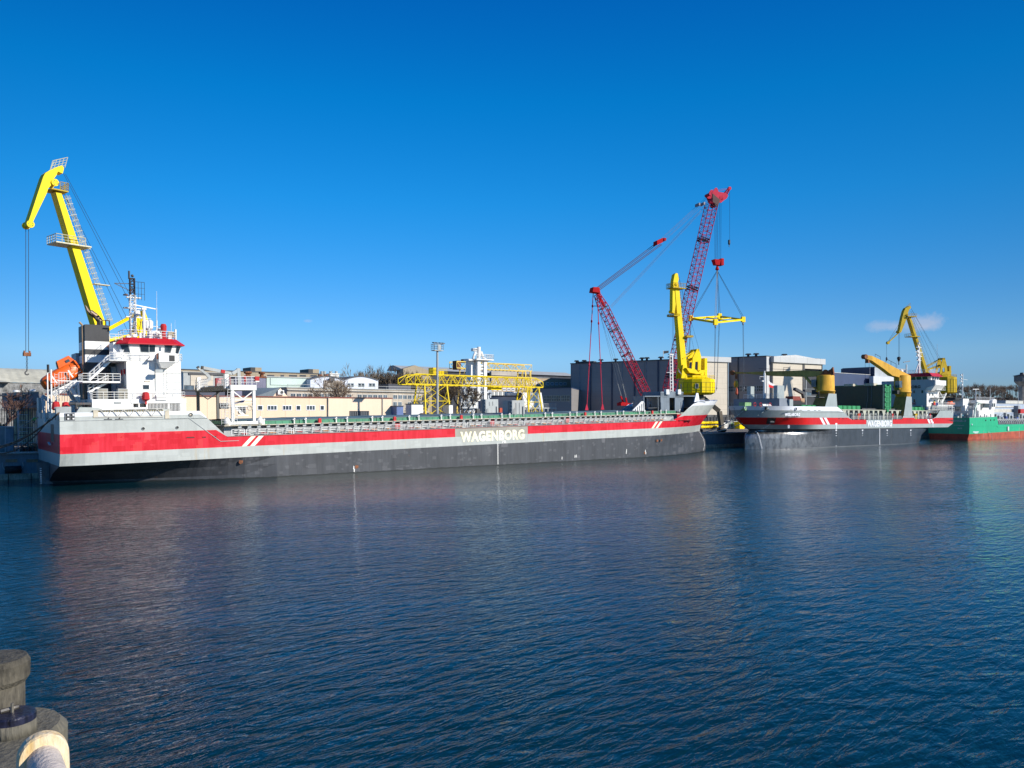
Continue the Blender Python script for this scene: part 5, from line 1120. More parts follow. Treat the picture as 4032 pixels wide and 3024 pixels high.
# ---------------------------------------------------------------- yellow portal cranes on the quay
def Wp(px,Y,z=0):return V(((px-2016)/F*Y,Y,z))
def portal_crane(lab,px,Y,hd,boom,jib,knee,tip,af,cab,w=2.1,mat=YEL,extra=None,foot=None,cw=None,sr=.6):
    o=Wp(px,Y,LZ);fr=Fr(o,hd);t=thing('portal_crane',lab,'crane',fr,(0,0,0))
    def pl(pts,y):return [fr(a,b,y=y) for a,b in pts]
    mb=MB();P=pl(boom,w/2)
    lo=V((P[2]+P[3])/2);f=[P[3]+ (lo-P[3])*.2,P[2]+(lo-P[2])*.2];mb.ext(P,(0,-w,0));part(t,'boom',mb,mat)
    mb=MB();P=pl(jib,w*.42);mb.ext(P,(0,-w*.84,0));part(t,'jib',mb,mat)
    for (a,b),n_ in((knee,'knee_sheave'),(tip,'tip_sheave')):
        c=fr(a,b,y=w*.55);mb=MB();mb.tube((c.x,w*.55,c.z),(c.x,w*.40,c.z),sr,16);mb.tube((c.x,-w*.35,c.z),(c.x,-w*.5,c.z),sr,16);mb.tube((c.x,-w*.35,c.z),(c.x,w*.4,c.z),sr*.8,12);o2=part(t,n_,mb,mat)
        mb=MB()
        for k in range(5):
            an=k*1.2566;mb.tube((c.x+sr*.55*math.cos(an),w*.57,c.z+sr*.55*math.sin(an)),(c.x+sr*.55*math.cos(an),w*.54,c.z+sr*.55*math.sin(an)),sr*.14,6)
        part(o2,'web_holes',mb,DGREY)
    # A-frame
    mb=MB();P=pl(af,1.6);mb.ext(P,(0,-.35,0));P2=pl(af,-1.6);mb.ext([V((p.x,-1.6,p.z)) for p in P],(0,.35,0));ap=P[0];ap2=P[1];mb.bx(min(ap.x,ap2.x)-.1,max(ap.x,ap2.x)+.1,-1.6,1.6,ap.z-.8,ap.z);part(t,'a_frame',mb,mat)
    apx=V(((ap.x+ap2.x)/2,0,ap.z-.2));mb=MB()
    bp=(fr(boom[0][0]*.12+boom[3][0]*.88,boom[0][1]*.12+boom[3][1]*.88,y=0))
    for s in(-.9,.9):mb.tube((bp.x,s,bp.z),(apx.x,s,apx.z),.2,6)
    part(t,'boom_tie',mb,mat)
    b0=P[-1];mb=MB();bs=V((bp.x+.3,0,bp.z-1.6));mb.beam(bs,(apx.x+1.0,0,(apx.z+b0.z)/2-1.5),.6,.75);mb.beam(bs,bs+(V((apx.x+1,0,(apx.z+b0.z)/2-1.5))-bs)*.35,.8,.95);part(t,'luffing_rack',mb,mat)
    # house: many sided drum with conical roof
    zc0,zc1,rc=cab;zc0-=LZ;zc1-=LZ;n=12
    def ringp(r,z,a0=.13):return [V((r*math.cos(6.2832*i/n+a0),r*math.sin(6.2832*i/n+a0),z)) for i in range(n)]
    mb=MB();mb.grid([ringp(rc*.82,zc0-.35),ringp(rc,zc0+.25),ringp(rc,zc0+.35),ringp(rc,zc1),ringp(rc*.5,zc1+.95),ringp(.3,zc1+1.05)],True);mb.add(ringp(rc*.82,zc0-.35),[list(range(n))[::-1]]);hs=part(t,'machine_house',mb,mat)
    mb=MB()
    for z in(zc0+.9,zc0+1.9,zc1-1.0):mb.grid([ringp(rc+.03,z),ringp(rc+.06,z),ringp(rc+.06,z+.09),ringp(rc+.03,z+.09)],True)
    for i in range(n*2):
        a=6.2832*i/(n*2)+.13;k=math.cos(3.1416/n) if i%2 else 1;mb.tube(((rc+.04)*k*math.cos(a),(rc+.04)*k*math.sin(a),zc0+.3),((rc+.04)*k*math.cos(a),(rc+.04)*k*math.sin(a),zc1-.95),.06,4)
    part(hs,'panel_joints',mb,paint('joint_brown',(.30,.22,.02),.6))
    for i in range(n):
        if i%12 in(1,4,7,8,9,10,11,5):
            a=6.2832*(i+.5)/n+.13;rr=rc*math.cos(3.1416/n)+.05;c=V((rr*math.cos(a),rr*math.sin(a),(zc0+zc1)/2+.05));u=V((-math.sin(a),math.cos(a),0))*.42;q=V((math.cos(a),math.sin(a),0))
            mb=MB();mb.hexa([c-u*1.2-V((0,0,.75)),c+u*1.2-V((0,0,.75)),c+u*1.2-V((0,0,.75))+q*.03,c-u*1.2-V((0,0,.75))+q*.03],[c-u*1.2+V((0,0,.75)),c+u*1.2+V((0,0,.75)),c+u*1.2+V((0,0,.75))+q*.03,c-u*1.2+V((0,0,.75))+q*.03]);o2=part(hs,'window',mb,CREAMD)
            mb=MB();c=c+q*.035;mb.q(c-u*.8-V((0,0,.6)),c+u*.8-V((0,0,.6)),c+u*.8+V((0,0,.6)),c-u*.8+V((0,0,.6)));part(o2,'pane',mb,GLS)
    mb=MB();rp=ringp(rc*.97,zc1+.1);mb.rail(rp+[rp[0]],1.1,1.6,2,.045);part(t,'roof_railing',mb,mat)
    # superstructure on the roof: boom foot, machinery and counterweight
    f0=fr(*boom[3],y=0);mb=MB()
    ft=V((f0.x,0,f0.z))
    for s in(-1,1):
        mb.hexa([(ft.x-1.2,s*1.2-.2,zc1+.3),(ft.x+1.2,s*1.2-.2,zc1+.3),(ft.x+1.2,s*1.2+.2,zc1+.3),(ft.x-1.2,s*1.2+.2,zc1+.3)],[(ft.x-.3,s*1.2-.2,ft.z+1.2),(ft.x+.5,s*1.2-.2,ft.z+1.2),(ft.x+.5,s*1.2+.2,ft.z+1.2),(ft.x-.3,s*1.2+.2,ft.z+1.2)])
    mb.bx(-2.5,3,-1.8,1.8,zc1+.5,zc1+1.3);mb.tube((-1,-1.5,zc1+2.0),(-1,1.5,zc1+2.0),.8,12);mb.tube((1.2,-1.4,zc1+2.0),(1.2,1.4,zc1+2.0),.6,12);mb.bx(-3.0,-2,-1.5,1.5,zc1+.5,max(zc1+1.5,b0.z));part(t,'boom_foot',mb,mat)
    if cw:
        mb=MB();P=pl(cw,2.2);mb.ext(P,(0,-4.4,0));part(t,'counterweight',mb,mat)
    # portal
    pm=paint('portal_dark_paint',(.09,.075,.05),.6,.2,.4,rust=.3);ph=R(38.3)-R(hd)
    rz=Matrix.Rotation(ph,3,'Z')
    mb=MB();mb.lathe((0,0,0),[(2.9,zc0-1.9),(2.9,zc0-.9),(2.2,zc0-.8),(2.2,zc0-.2)],20);part(t,'slewing_ring',mb,pm)
    for sx in(-1,1):
        for sy in(-1,1):
            mb=MB();pts=[rz@V((sx*1.8,sy*1.8,zc0-1.7)),rz@V((sx*5.2,sy*4.8,zc0-5.6)),rz@V((sx*5.9,sy*5.2,1.3))]
            for a,b in zip(pts,pts[1:]):mb.beam(a,b,1.15,1.3)
            part(t,'portal_leg',mb,pm)
            mb=MB();c=rz@V((sx*5.9,sy*5.2,0));u=rz@V((1,0,0));v=rz@V((0,1,0))
            mb.hexa([c+u*a+v*b+V((0,0,.35)) for a,b in((-2,-.5),(2,-.5),(2,.5),(-2,.5))],[c+u*a+v*b+V((0,0,1.3)) for a,b in((-1.2,-.5),(1.2,-.5),(1.2,.5),(-1.2,.5))])
            for k in(-1.4,-.5,.5,1.4):mb.tube(c+u*k-v*.3+V((0,0,.35)),c+u*k+v*.3+V((0,0,.35)),.35,10)
            part(t,'wheel_bogie',mb,BLK)
    return t,fr,pl,apx,zc1
GR2=paint('crane_rail_galvanised',(.55,.52,.36),.5,.06,1)
bm=[(219,754),(242,760),(419,1283),(376,1283)]
bmx=[(219,754),(242,760),(457,1395),(409,1395)]
jb=[(178,682),(193,672),(228,656),(241,651),(249,655),(252,663),(247,683),(228,675),(223,689),(212,703),(203,727),(190,742),(185,759),(130,873),(124,880),(112,874),(170,697)]
t,fr,pl,apx,zc=portal_crane('tall yellow portal crane behind the black and white funnel at the left',512,142,231,bmx,jb,(218,718),(121,882),[(562,1222),(570,1222),(584,1262),(601,1345),(604,1400),(590,1400),(582,1345),(568,1290),(556,1345),(550,1400),(538,1400),(545,1345)],(15.5,21.5,5.6),w=2.1,mat=YEL)
mb=MB();a=fr(190,961,y=-1.4);b=fr(356,961,y=1.4)
mb.bx(b.x+ (0),a.x,-1.9,1.9,a.z-.12,a.z+.1)
mb.rail([(a.x,-1.9,a.z),(a.x,1.9,a.z),(b.x+1,1.9,a.z)],1.35,1.0,3,.06);mb.tube((b.x+1,0,a.z),(b.x-.6,0,a.z),.1,6);part(t,'boom_platform',mb,GR2)
mb=MB();a=fr(200,741,y=1.2);b=fr(266,754,y=1.2);mb.hexa([(a.x,-1.6,a.z-.2),(b.x,-1.6,b.z-.2),(b.x,1.6,b.z-.2),(a.x,1.6,a.z-.2)],[(a.x,-1.6,a.z),(b.x,-1.6,b.z),(b.x,1.6,b.z),(a.x,1.6,a.z)]);mb.rail([((a.x+b.x)/2,1.6,(a.z+b.z)/2),(b.x,1.6,b.z),(b.x,-1.6,b.z)],1.3,.6,4,.05);part(t,'knee_platform',mb,YELB)
mb=MB();a=fr(196,674,y=-1.0);b=fr(213,636,y=-1.0);c=fr(255,660,y=-1.0)
mb.rail([a,c],1.9,.7,4,.05,up=(-.25,0,1));mb.tube(a,b,.06,4);part(t,'head_railing',mb,GR2)
mb=MB();a=fr(247,772,y=.4);b=fr(420,1270,y=.4)
mb.ladder(a+V((-.45,0,.25)),b+V((-.45,0,.25)),.7,1.0,.05,side=(0,1,0))
mb.ladder(a+V((-.95,0,.3)),b+V((-.95,0,.3)),.5,.9,.035,side=(0,1,0))
n=24
for i in range(n):
    c=a.lerp(b,(i+.5)/n);mb.beam(c+V((-.1,-.5,0)),c+V((-1.0,-.5,.25)),.06);mb.beam(c+V((-.1,.5,0)),c+V((-1.0,.5,.25)),.06)
a=fr(368,1118,y=.4);mb.bx(a.x-2.6,a.x,-.2,.9,a.z-.05,a.z+.08);part(t,'boom_ladder',mb,GR2)
mb=MB();ends=[((250,683),(604,1372)),((258,686),(612,1350)),((243,744),(522,1346)),((247,752),(560,1372))]
for i,(p_,q_) in enumerate(ends):
    for s in(-.12,.12):a=fr(*p_,y=.5-i*.3+s);b=fr(*q_,y=.5-i*.3+s);mb.tube(a,b,.035,4)
part(t,'boom_ropes',mb,WIRE)
mb=MB();
for px in(101.5,112.5):
    a=fr(px,893,y=0);b=fr(px,1385,y=0);mb.tube((a.x,0,a.z),(a.x,0,b.z),.045,5)
part(t,'hoist_rope',mb,WIRE)
mb=MB();p=fr(106,1394,y=0);mb.bx(p.x-.55,p.x+.55,-.25,.25,p.z-.35,p.z+.25);mb.tube((p.x-.4,0,p.z+.2),(p.x-.4,0,p.z+.55),.14,8);mb.tube((p.x+.4,0,p.z+.2),(p.x+.4,0,p.z+.55),.14,8);hb=part(t,'hook_block',mb,RUST)
mb=MB();z=p.z-.35
for i in range(6):
    mb.path([(p.x-.1,0,z),(p.x-.1,0,z-.32)],.05,4) if i%2 else mb.path([(p.x,-.1,z),(p.x,-.1,z-.32)],.05,4);mb.path([(p.x+.1,0,z),(p.x+.1,0,z-.32)],.05,4) if i%2 else mb.path([(p.x,.1,z),(p.x,.1,z-.32)],.05,4);z-=.34
part(hb,'chain',mb,DGREY)
mb=MB();mb.path([(p.x,0,z),(p.x,0,z-.4),(p.x+.28,0,z-.65),(p.x+.25,0,z-.95),(p.x-.05,0,z-1.08),(p.x-.3,0,z-.9)],.10,7);part(hb,'hook',mb,DGREY)
# centre crane
bm2_=[(2658,1128),(2674,1128),(2706,1452),(2684,1452)]
jb2=[(2657,1080),(2663,1075),(2669,1077),(2673,1098),(2670,1110),(2672,1126),(2664,1134),(2661,1200),(2656,1234),(2648,1228),(2649,1140),(2652,1105)]
t,fr,pl,apx,zc=portal_crane('yellow portal crane with round machine house standing behind the bow of the big ship',2743,246,205,bm2_,jb2,(2664,1118),(2652,1226),[(2745,1374),(2753,1374),(2761,1404),(2760,1462),(2749,1462),(2749,1424),(2738,1424),(2735,1462),(2724,1462),(2728,1408)],(16.2,20.6,5.75),w=1.8,mat=YEL,cw=[(2702,1448),(2740,1455),(2750,1466),(2757,1457),(2787,1456),(2771,1468),(2751,1473),(2715,1467)],sr=.5)
mb=MB()
for px0,px1,py,h in((2637,2688,1134,3.2),(2640,2662,1244,1.2),(2690,2716,1327,.2)):
    a=fr(px0,py,y=0);b=fr(px1,py,y=0);x0,x1=min(a.x,b.x),max(a.x,b.x);mb.bx(x0,x1,-1.8,1.8,a.z-.15,a.z+.1);mb.rail([(x0,1.8,a.z),(x1,1.8,a.z),(x1,-1.8,a.z),(x0,-1.8,a.z)],max(.4,h*.45),1.0,3,.06)
part(t,'boom_platform',mb,YELB)
mb=MB();a=fr(2672,1150,y=0);b=fr(2703,1440,y=0)
n=26
for i in range(n):
    c=a.lerp(b,i/n);d=a.lerp(b,(i+.6)/n);mb.beam(c+V((-.35,.6,0)),d+V((-.35,.6,0)),.10);mb.beam(c+V((-.35,-.6,0)),d+V((-.35,-.6,0)),.10);mb.beam(c+V((-.35,.6,0)),c+V((-.35,-.6,0)),.12)
part(t,'boom_ladder',mb,paint('ladder_olive',(.16,.13,.03),.6))
mb=MB()
for p_,q_ in(((2670,1085),(2753,1378)),((2673,1086),(2745,1440)),((2672,1120),(2720,1440)),((2652,1232),(2652,1420)),((2648,1232),(2647,1420))):a=fr(*p_,y=.3);b=fr(*q_,y=.3);mb.tube(a,b,.04,4)
part(t,'boom_ropes',mb,WIRE)
# right crane
bm3=[(3580,1250),(3587,1249),(3660,1475),(3648,1475)]
jb3=[(3560,1225),(3566,1213),(3583,1204),(3587,1206),(3587,1214),(3580,1219),(3575,1234),(3572,1250),(3549,1308),(3541,1308),(3553,1250)]
t,fr,pl,apx,zc=portal_crane('olive yellow portal crane rising behind the bridge of the second ship at the right',3714,365,191,bm3,jb3,(3573,1240),(3544,1306),[(3713,1409),(3721,1409),(3729,1440),(3731,1480),(3722,1480),(3720,1448),(3712,1448),(3708,1480),(3699,1480),(3705,1440)],(19.3,26.6,5.7),w=2.1,mat=YELB,cw=[(3722,1463),(3747,1461),(3745,1472),(3735,1479),(3716,1481),(3705,1474)],sr=.55)
mb=MB();a=fr(3544,1306,y=0);b=fr(3496,1350,y=0);mb.beam(a,b,.35,.45);mb.tube(b-V((0,.5,0)),b+V((0,.5,0)),.7,10);part(t,'second_jib',mb,YELB)
mb=MB()
for p_,q_ in(((3543,1270),(3498,1342)),((3540,1290),(3497,1346)),((3587,1214),(3703,1412)),((3588,1216),(3712,1440)),((3586,1225),(3690,1440)),((3588,1240),(3680,1460))):a=fr(*p_,y=.3);b=fr(*q_,y=.3);mb.tube(a,b,.05,4)
for px,y0_,y1_ in((3491,1352,1424),(3538,1312,1406),(3542,1312,1406)):a=fr(px,y0_,y=0);b=fr(px,y1_,y=0);mb.tube((a.x,0,a.z),(a.x,0,b.z),.06,4)
part(t,'boom_ropes',mb,WIRE)
mb=MB();p=fr(3539,1408,y=0);mb.lathe((p.x,0,p.z),[(.3,-1.8),(.75,-.6),(.8,0),(.4,.4)],10);mb.tube((p.x,0,p.z-1.8),(p.x,0,p.z-3.4),.2,6);p=fr(3491,1410,y=0);mb.lathe((p.x,0,p.z),[(.2,-1.2),(.45,-.3),(.2,.5)],8);part(t,'hook_block',mb,BLK)
mb=MB();a=fr(3563,1327,y=-1.8);b=fr(3623,1318,y=1.8);x0,x1=min(a.x,b.x),max(a.x,b.x);mb.bx(x0,x1,-2,2,a.z-.2,a.z+.1);mb.rail([(x1,-2,a.z),(x1,2,a.z),(x0+3,2,a.z)],1.3,1.2,3,.06);a=fr(3580,1247,y=0);b=fr(3592,1245,y=0);mb.bx(b.x-1,a.x+2,-1.8,1.8,a.z-.2,a.z+.1);mb.rail([(a.x+2,1.8,a.z),(b.x-1,1.8,a.z)],1.3,1,3,.05);a=fr(3558,1226,y=-.5);b=fr(3585,1203,y=-.5);mb.rail([a,b],1.2,1,3,.05);part(t,'boom_platform',mb,YELB)
mb=MB();a=fr(3590,1262,y=.2);b=fr(3660,1468,y=.2);mb.ladder(a+V((-.5,0,.2)),b+V((-.5,0,.2)),.7,1.1,.06,side=(0,1,0));part(t,'boom_ladder',mb,GR2)
# ---------------------------------------------------------------- red crawler crane with derrick mast
RCR=paint('lattice_red_paint',(.50,.035,.07),.7,.08,.3,spec=.1);DRD=paint('deep_red_paint',(.42,.010,.014),.7,.06,.4,spec=.1)
rc=Fr(Wp(2585,300,LZ),20);t=thing('crawler_crane','huge red lattice crawler crane with derrick mast behind the bow of the big ship','crane',rc,(0,0,0))
def rp(a,b,y=0):return rc(a,b,y=y)
f0=rp(2622,1585);h0=rp(2806,785)
mb=MB();nb=44
P=f0;D=h0-f0;dn=D.normalized();up=V((-dn.z,0,dn.x))
mb.truss(P+D*.07,P+D*.975,3.3,3.7,nb,.17,.075,up=up);mb.truss(P,P+D*.07,2.6,1.0,3,.17,.09,up=up,w2=3.3,h2=3.7)
part(t,'main_boom',mb,RCR)
mb=MB()
for k in(.30,.55,.79,.12):
    c=P+D*k;d2=P+D*(k+.012)
    for e in(c,d2):
        for s in(-1,1):mb.tube(e+V((0,1.65*s,0))-up*1.85,e+V((0,1.65*s,0))+up*1.85,.17,4);mb.tube(e+V((0,-1.65,0))+up*1.85*s,e+V((0,1.65,0))+up*1.85*s,.17,4);mb.tube(e+V((0,1.65*s,0))-up*1.85,e+V((0,-1.65*s,0))+up*1.85,.14,4)
part(t,'section_joints',mb,BLK)
H1=[(2782,778),(2786,768),(2799,748),(2806,747),(2812,763),(2842,768),(2850,778),(2843,790),(2832,797),(2822,806),(2790,798)]
mb=MB();Pp=[rp(a,b,1.4) for a,b in H1];mb.ext(Pp,(0,.3,0));mb.ext([V((p.x,-1.6,p.z)) for p in Pp],(0,.3,0))
a=rp(2806,790);mb.tube((a.x,-1.6,a.z),(a.x,1.6,a.z),1.1,12);a=rp(2830,783);mb.tube((a.x,-1.6,a.z),(a.x,1.6,a.z),1.0,12);a=rp(2788,768);mb.tube((a.x,-1.6,a.z),(a.x,1.6,a.z),.6,10);part(t,'boom_head',mb,RCR)
mb=MB();a=rp(2823,783,-1.8);mb.ext([a+V((-2.0,0,2.0)),a+V((1.5,0,-.2)),a+V((.6,0,-2.6)),a+V((-1.9,0,-1.4))],(0,.1,0));mb.tube((a.x,-1.7,a.z-2),(a.x,1.7,a.z-2),.9,10);part(t,'head_opening',mb,paint('opening_dark_red',(.05,.008,.01),.7))
mb=MB();a=rp(2846,778);b=rp(2872,742);mb.truss(a,b,1.6,1.8,7,.12,.07,w2=.6,h2=.6,up=(0,1,0));mb.tube((b.x,-.4,b.z),(b.x,.4,b.z),.7,10);mb.tube(rp(2806,748),b,.05,4);mb.tube(rp(2812,757),b,.05,4);part(t,'runner_jib',mb,RCR)
mb=MB();b=rp(2873,742);q_=rp(2873,944);mb.tube((b.x,0,b.z),(q_.x,0,q_.z),.06,4);part(t,'runner_rope',mb,WIRE)
mb=MB();q_=rp(2871,944);mb.lathe((q_.x,0,q_.z-1.8),[(.3,-.2),(.45,.2),(.45,1.6),(.2,1.8)],10);mb.tube((q_.x,0,q_.z-2.9),(q_.x,0,q_.z-1.8),.14,6);part(t,'runner_ball',mb,BLK)
# derrick mast
m0=rp(2559,1585);m1=rp(2351,1160)
D2=m1-m0;u2=V((-D2.z,0,D2.x)).normalized()
mb=MB();mb.truss(m0+D2*.10,m0+D2*.88,3.0,3.0,22,.16,.075,up=u2);mb.truss(m0,m0+D2*.1,2.6,1.2,3,.16,.08,up=u2,w2=3,h2=3);mb.truss(m0+D2*.88,m1,3.0,3.0,4,.17,.1,up=u2,w2=2.8,h2=1.2);part(t,'derrick_mast',mb,RCR)
mb=MB()
for k in(.22,.45,.68,.88):
    c=m0+D2*k
    for s in(-1,1):mb.tube(c+V((0,1.5*s,0))-u2*1.5,c+V((0,1.5*s,0))+u2*1.5,.16,4);mb.tube(c+V((0,-1.5,0))+u2*1.5*s,c+V((0,1.5,0))+u2*1.5*s,.16,4)
    mb.tube(c+V((0,1.5,0))-u2*1.5,c+V((0,-1.5,0))+u2*1.5,.14,4)
a=m0+D2*.1-u2*1.3;b=m0+D2*.86-u2*1.3
mb.beam(a,b,.8,.1,up=u2);part(t,'mast_walkway',mb,paint('walkway_dark_grid',(.10,.10,.10),.7))
mb=MB();a=rp(2338,1142);mb.hexa([a+V((-1.2,-1.6,-.9)),a+V((2.0,-1.6,-1.2)),a+V((2.0,1.6,-1.2)),a+V((-1.2,1.6,-.9))],[a+V((-.8,-1.5,.9)),a+V((1.6,-1.5,.9)),a+V((1.6,1.5,.9)),a+V((-.8,1.5,.9))]);mb.beam(rp(2352,1150),rp(2378,1205),1.0,.7);part(t,'mast_head',mb,DRD)
mb=MB()
for (p_,q_,y0) in(((2340,1140),(2590,952),1.2),((2344,1142),(2596,955),.7),((2352,1142),(2602,960),-.7),((2358,1144),(2606,963),-1.2)):
    a=rp(*p_,y0);b=rp(*q_,y0);mb.tube(a,b,.12,5)
part(t,'pendant_bars',mb,paint('pendant_dark_brown',(.10,.05,.06),.6))
mb=MB();a=rp(2587,958);b=rp(2606,945);mb.hexa([a+V((-.8,-1.5,-1.0)),b+V((-.4,-1.5,-1.2)),b+V((-.4,1.5,-1.2)),a+V((-.8,1.5,-1.0))],[a+V((-.8,-1.4,.7)),b+V((-.2,-1.4,.6)),b+V((-.2,1.4,.6)),a+V((-.8,1.4,.7))]);mb.bx(b.x+.3,b.x+1.2,-1.3,1.3,b.z-.4,b.z+.6);part(t,'pendant_link',mb,DRD)
mb=MB();PK=paint('pendant_strap_pale',(.22,.20,.24),.6)
for (p_,q_,y0) in(((2598,944),(2780,778),1.3),((2602,946),(2783,782),.6),((2610,950),(2784,786),-.6),((2614,952),(2788,790),-1.3),((2403,1205),(2770,815),.5),((2405,1208),(2772,818),.2),((2408,1212),(2765,830),-.6)):
    mb.tube(rp(*p_,y0),rp(*q_,y0),.045,4)
for px,py in((2747,807),(2766,804)):a=rp(px,py);mb.bx(a.x-.3,a.x+.3,-1.4,1.4,a.z-.5,a.z+.5)
part(t,'pendant_straps',mb,PK)
def pend(a,b,y0,segs):
    mb=MB();P=rp(*a,y0);Q_=rp(*b,y0);mb.tube(P,Q_,.17,6)
    for k in segs:c=P.lerp(Q_,k);mb.ball(c,.38,8,6,1.6)
    mb.hexa([Q_+V((-.7,-.15,-.3)),Q_+V((.7,-.15,-.3)),Q_+V((.7,.15,-.3)),Q_+V((-.7,.15,-.3))],[Q_+V((-.2,-.12,1.8)),Q_+V((.2,-.12,1.8)),Q_+V((.2,.12,1.8)),Q_+V((-.2,.12,1.8))]);part(t,'counterweight_pendant',mb,RCR)
pend((2336,1150),(2310,1612),1.0,(.12,.25,.62));pend((2352,1160),(2372,1610),-1.0,(.10,.25,.60))
mb=MB();mb.tube(rp(2334,1205,1),rp(2352,1205,-1),.12,5);part(t,'spreader_bar',mb,BLK)
mb=MB()
for (p_,q_) in(((2361,1230),(2412,1430)),((2363,1235),(2450,1530)),((2390,1300),(2468,1560)),((2412,1430),(2432,1510)),((2432,1430),(2455,1520))):mb.tube(rp(*p_),rp(*q_),.05,4)
for a,b in(((2432,1510),(2446,1560)),((2451,1512),(2465,1568))):mb.tube(rp(*a,.6),rp(*b,.6),.16,6)
part(t,'back_stays',mb,MGREY)
mb=MB();a=rp(2442,1588);b=rp(2508,1600);mb.beam(a,b,2.6,1.1);mb.beam(rp(2444,1560,.5),rp(2455,1586,.5),.5);mb.beam(rp(2464,1566,-.5),rp(2468,1588,-.5),.5);mb.bx(a.x-.5,a.x+2.2,-1.6,1.6,a.z-.9,a.z+.2);part(t,'luffing_frame',mb,DRD)
# crawler body, tracks and counterweight
mb=MB();a=rp(2590,1600);mb.bx(-9,7,-2.2,2.2,2.4,5.0);mb.bx(-8,-3,-2.6,2.6,2.4,6.4);part(t,'upper_body',mb,DRD)
mb=MB();mb.bx(4.5,7,-3.6,-2.2,3,6);part(t,'cab',mb,GLS)
mb=MB()
for s in(-1,1):mb.hexa([(-6.5,s*4.2-.9,0),(6.5,s*4.2-.9,0),(6.5,s*4.2+.9,0),(-6.5,s*4.2+.9,0)],[(-7,s*4.2-.9,1.8),(7,s*4.2-.9,1.8),(7,s*4.2+.9,1.8),(-7,s*4.2+.9,1.8)])
part(t,'crawler_tracks',mb,BLK)
mb=MB();a=rp(2330,1620)
for i in range(4):mb.bx(a.x-3,a.x+6,-2.5+i*.0,2.5,.3+i*1.0,1.2+i*1.0)
part(t,'counterweight_blocks',mb,DGREY)
mb=MB();a=rp(2330,1600);mb.beam((a.x,0,2.2),(-8,0,3.4),1.2,1.0);part(t,'counterweight_arm',mb,DRD)
# hook block with ropes
mb=MB();bx=[(2815,2815),(2821,2819),(2827,2824),(2833,2831),(2839,2838)]
for i,(a,b) in enumerate(bx):
    for y0 in(-.9,.9):p=rp(a,800,y0);q_=rp(b,1020,y0);mb.tube(p,q_,.075,4)
part(t,'hoist_ropes',mb,WIRE)
mb=MB();a=rp(2807,1022);b=rp(2843,1022);z0=rp(2825,1045).z
mb.hexa([(a.x+.7,-.9,z0),(b.x-.6,-.9,z0),(b.x-.6,.9,z0),(a.x+.7,.9,z0)],[(a.x,-1.2,a.z),(b.x,-1.2,a.z),(b.x,1.2,a.z),(a.x,1.2,a.z)]);mb.bx(b.x-1.2,b.x,-1.3,1.3,z0,a.z+.5);c=rp(2824,1060);mb.lathe((c.x,0,c.z),[(.3,1.4),(.5,.8),(.8,-.1),(.35,-.5)],10);hb=part(t,'hook_block',mb,DRD)
# spreader frame hangs from the hook: a thing of its own
sp=thing('lifting_frame','square yellow lifting frame hanging on slings from the red crane hook','lifting frame',rc,(c.x,0,c.z-8))
Lc,Rc,Fc,Bc=rp(2720,1254,0),rp(2926,1259,0),rp(2833,1246,5.5),rp(2817,1272,-5.5)
Fc=rp(2833,1246,7);Bc=rp(2817,1270,-7)
mb=MB()
for a,b in((Lc,Fc),(Fc,Rc),(Rc,Bc),(Bc,Lc)):mb.beam(a,b,.6,.75)
mb.beam(Lc.lerp(Fc,.5),Bc.lerp(Rc,.5),.35,.4);mb.beam(Lc.lerp(Bc,.5),Fc.lerp(Rc,.5),.35,.4);mb.beam(Lc.lerp(Fc,.5),Lc.lerp(Bc,.5),.3);part(sp,'beams',mb,YEL)
for c4 in(Lc,Rc,Fc,Bc):mb=MB();mb.bx(c4.x-.8,c4.x+.8,c4.y-.5,c4.y+.5,c4.z-1.0,c4.z+1.2);part(sp,'corner_lug',mb,YEL)
mb=MB();hk=V((c.x,0,c.z-.6))
for c4 in(Lc,Rc,Fc,Bc):
    for s in(-.35,.35):mb.tube(hk+V((s*.4,0,0)),c4+V((s,0,1.0)),.075,4)
part(sp,'upper_slings',mb,WIRE)
for c4,(px,py) in((Bc,(2812,1530)),(Fc,(2822,1528)),(Rc,(2929,1528)),(Lc,(2712,1440))):
    mb=MB();e=rp(px,py,c4.y)
    for s in(-.2,.2):mb.tube(c4+V((s,0,-.9)),e+V((s*.4,0,0)),.075,4)
    mb.ball(e,.35,6,5);mb.tube(e,e-V((.2,0,1.0)),.14,5);mb.ball(c4-V((0,0,1.6)),.4,6,5,1.7);part(sp,'lower_sling',mb,MGREY)
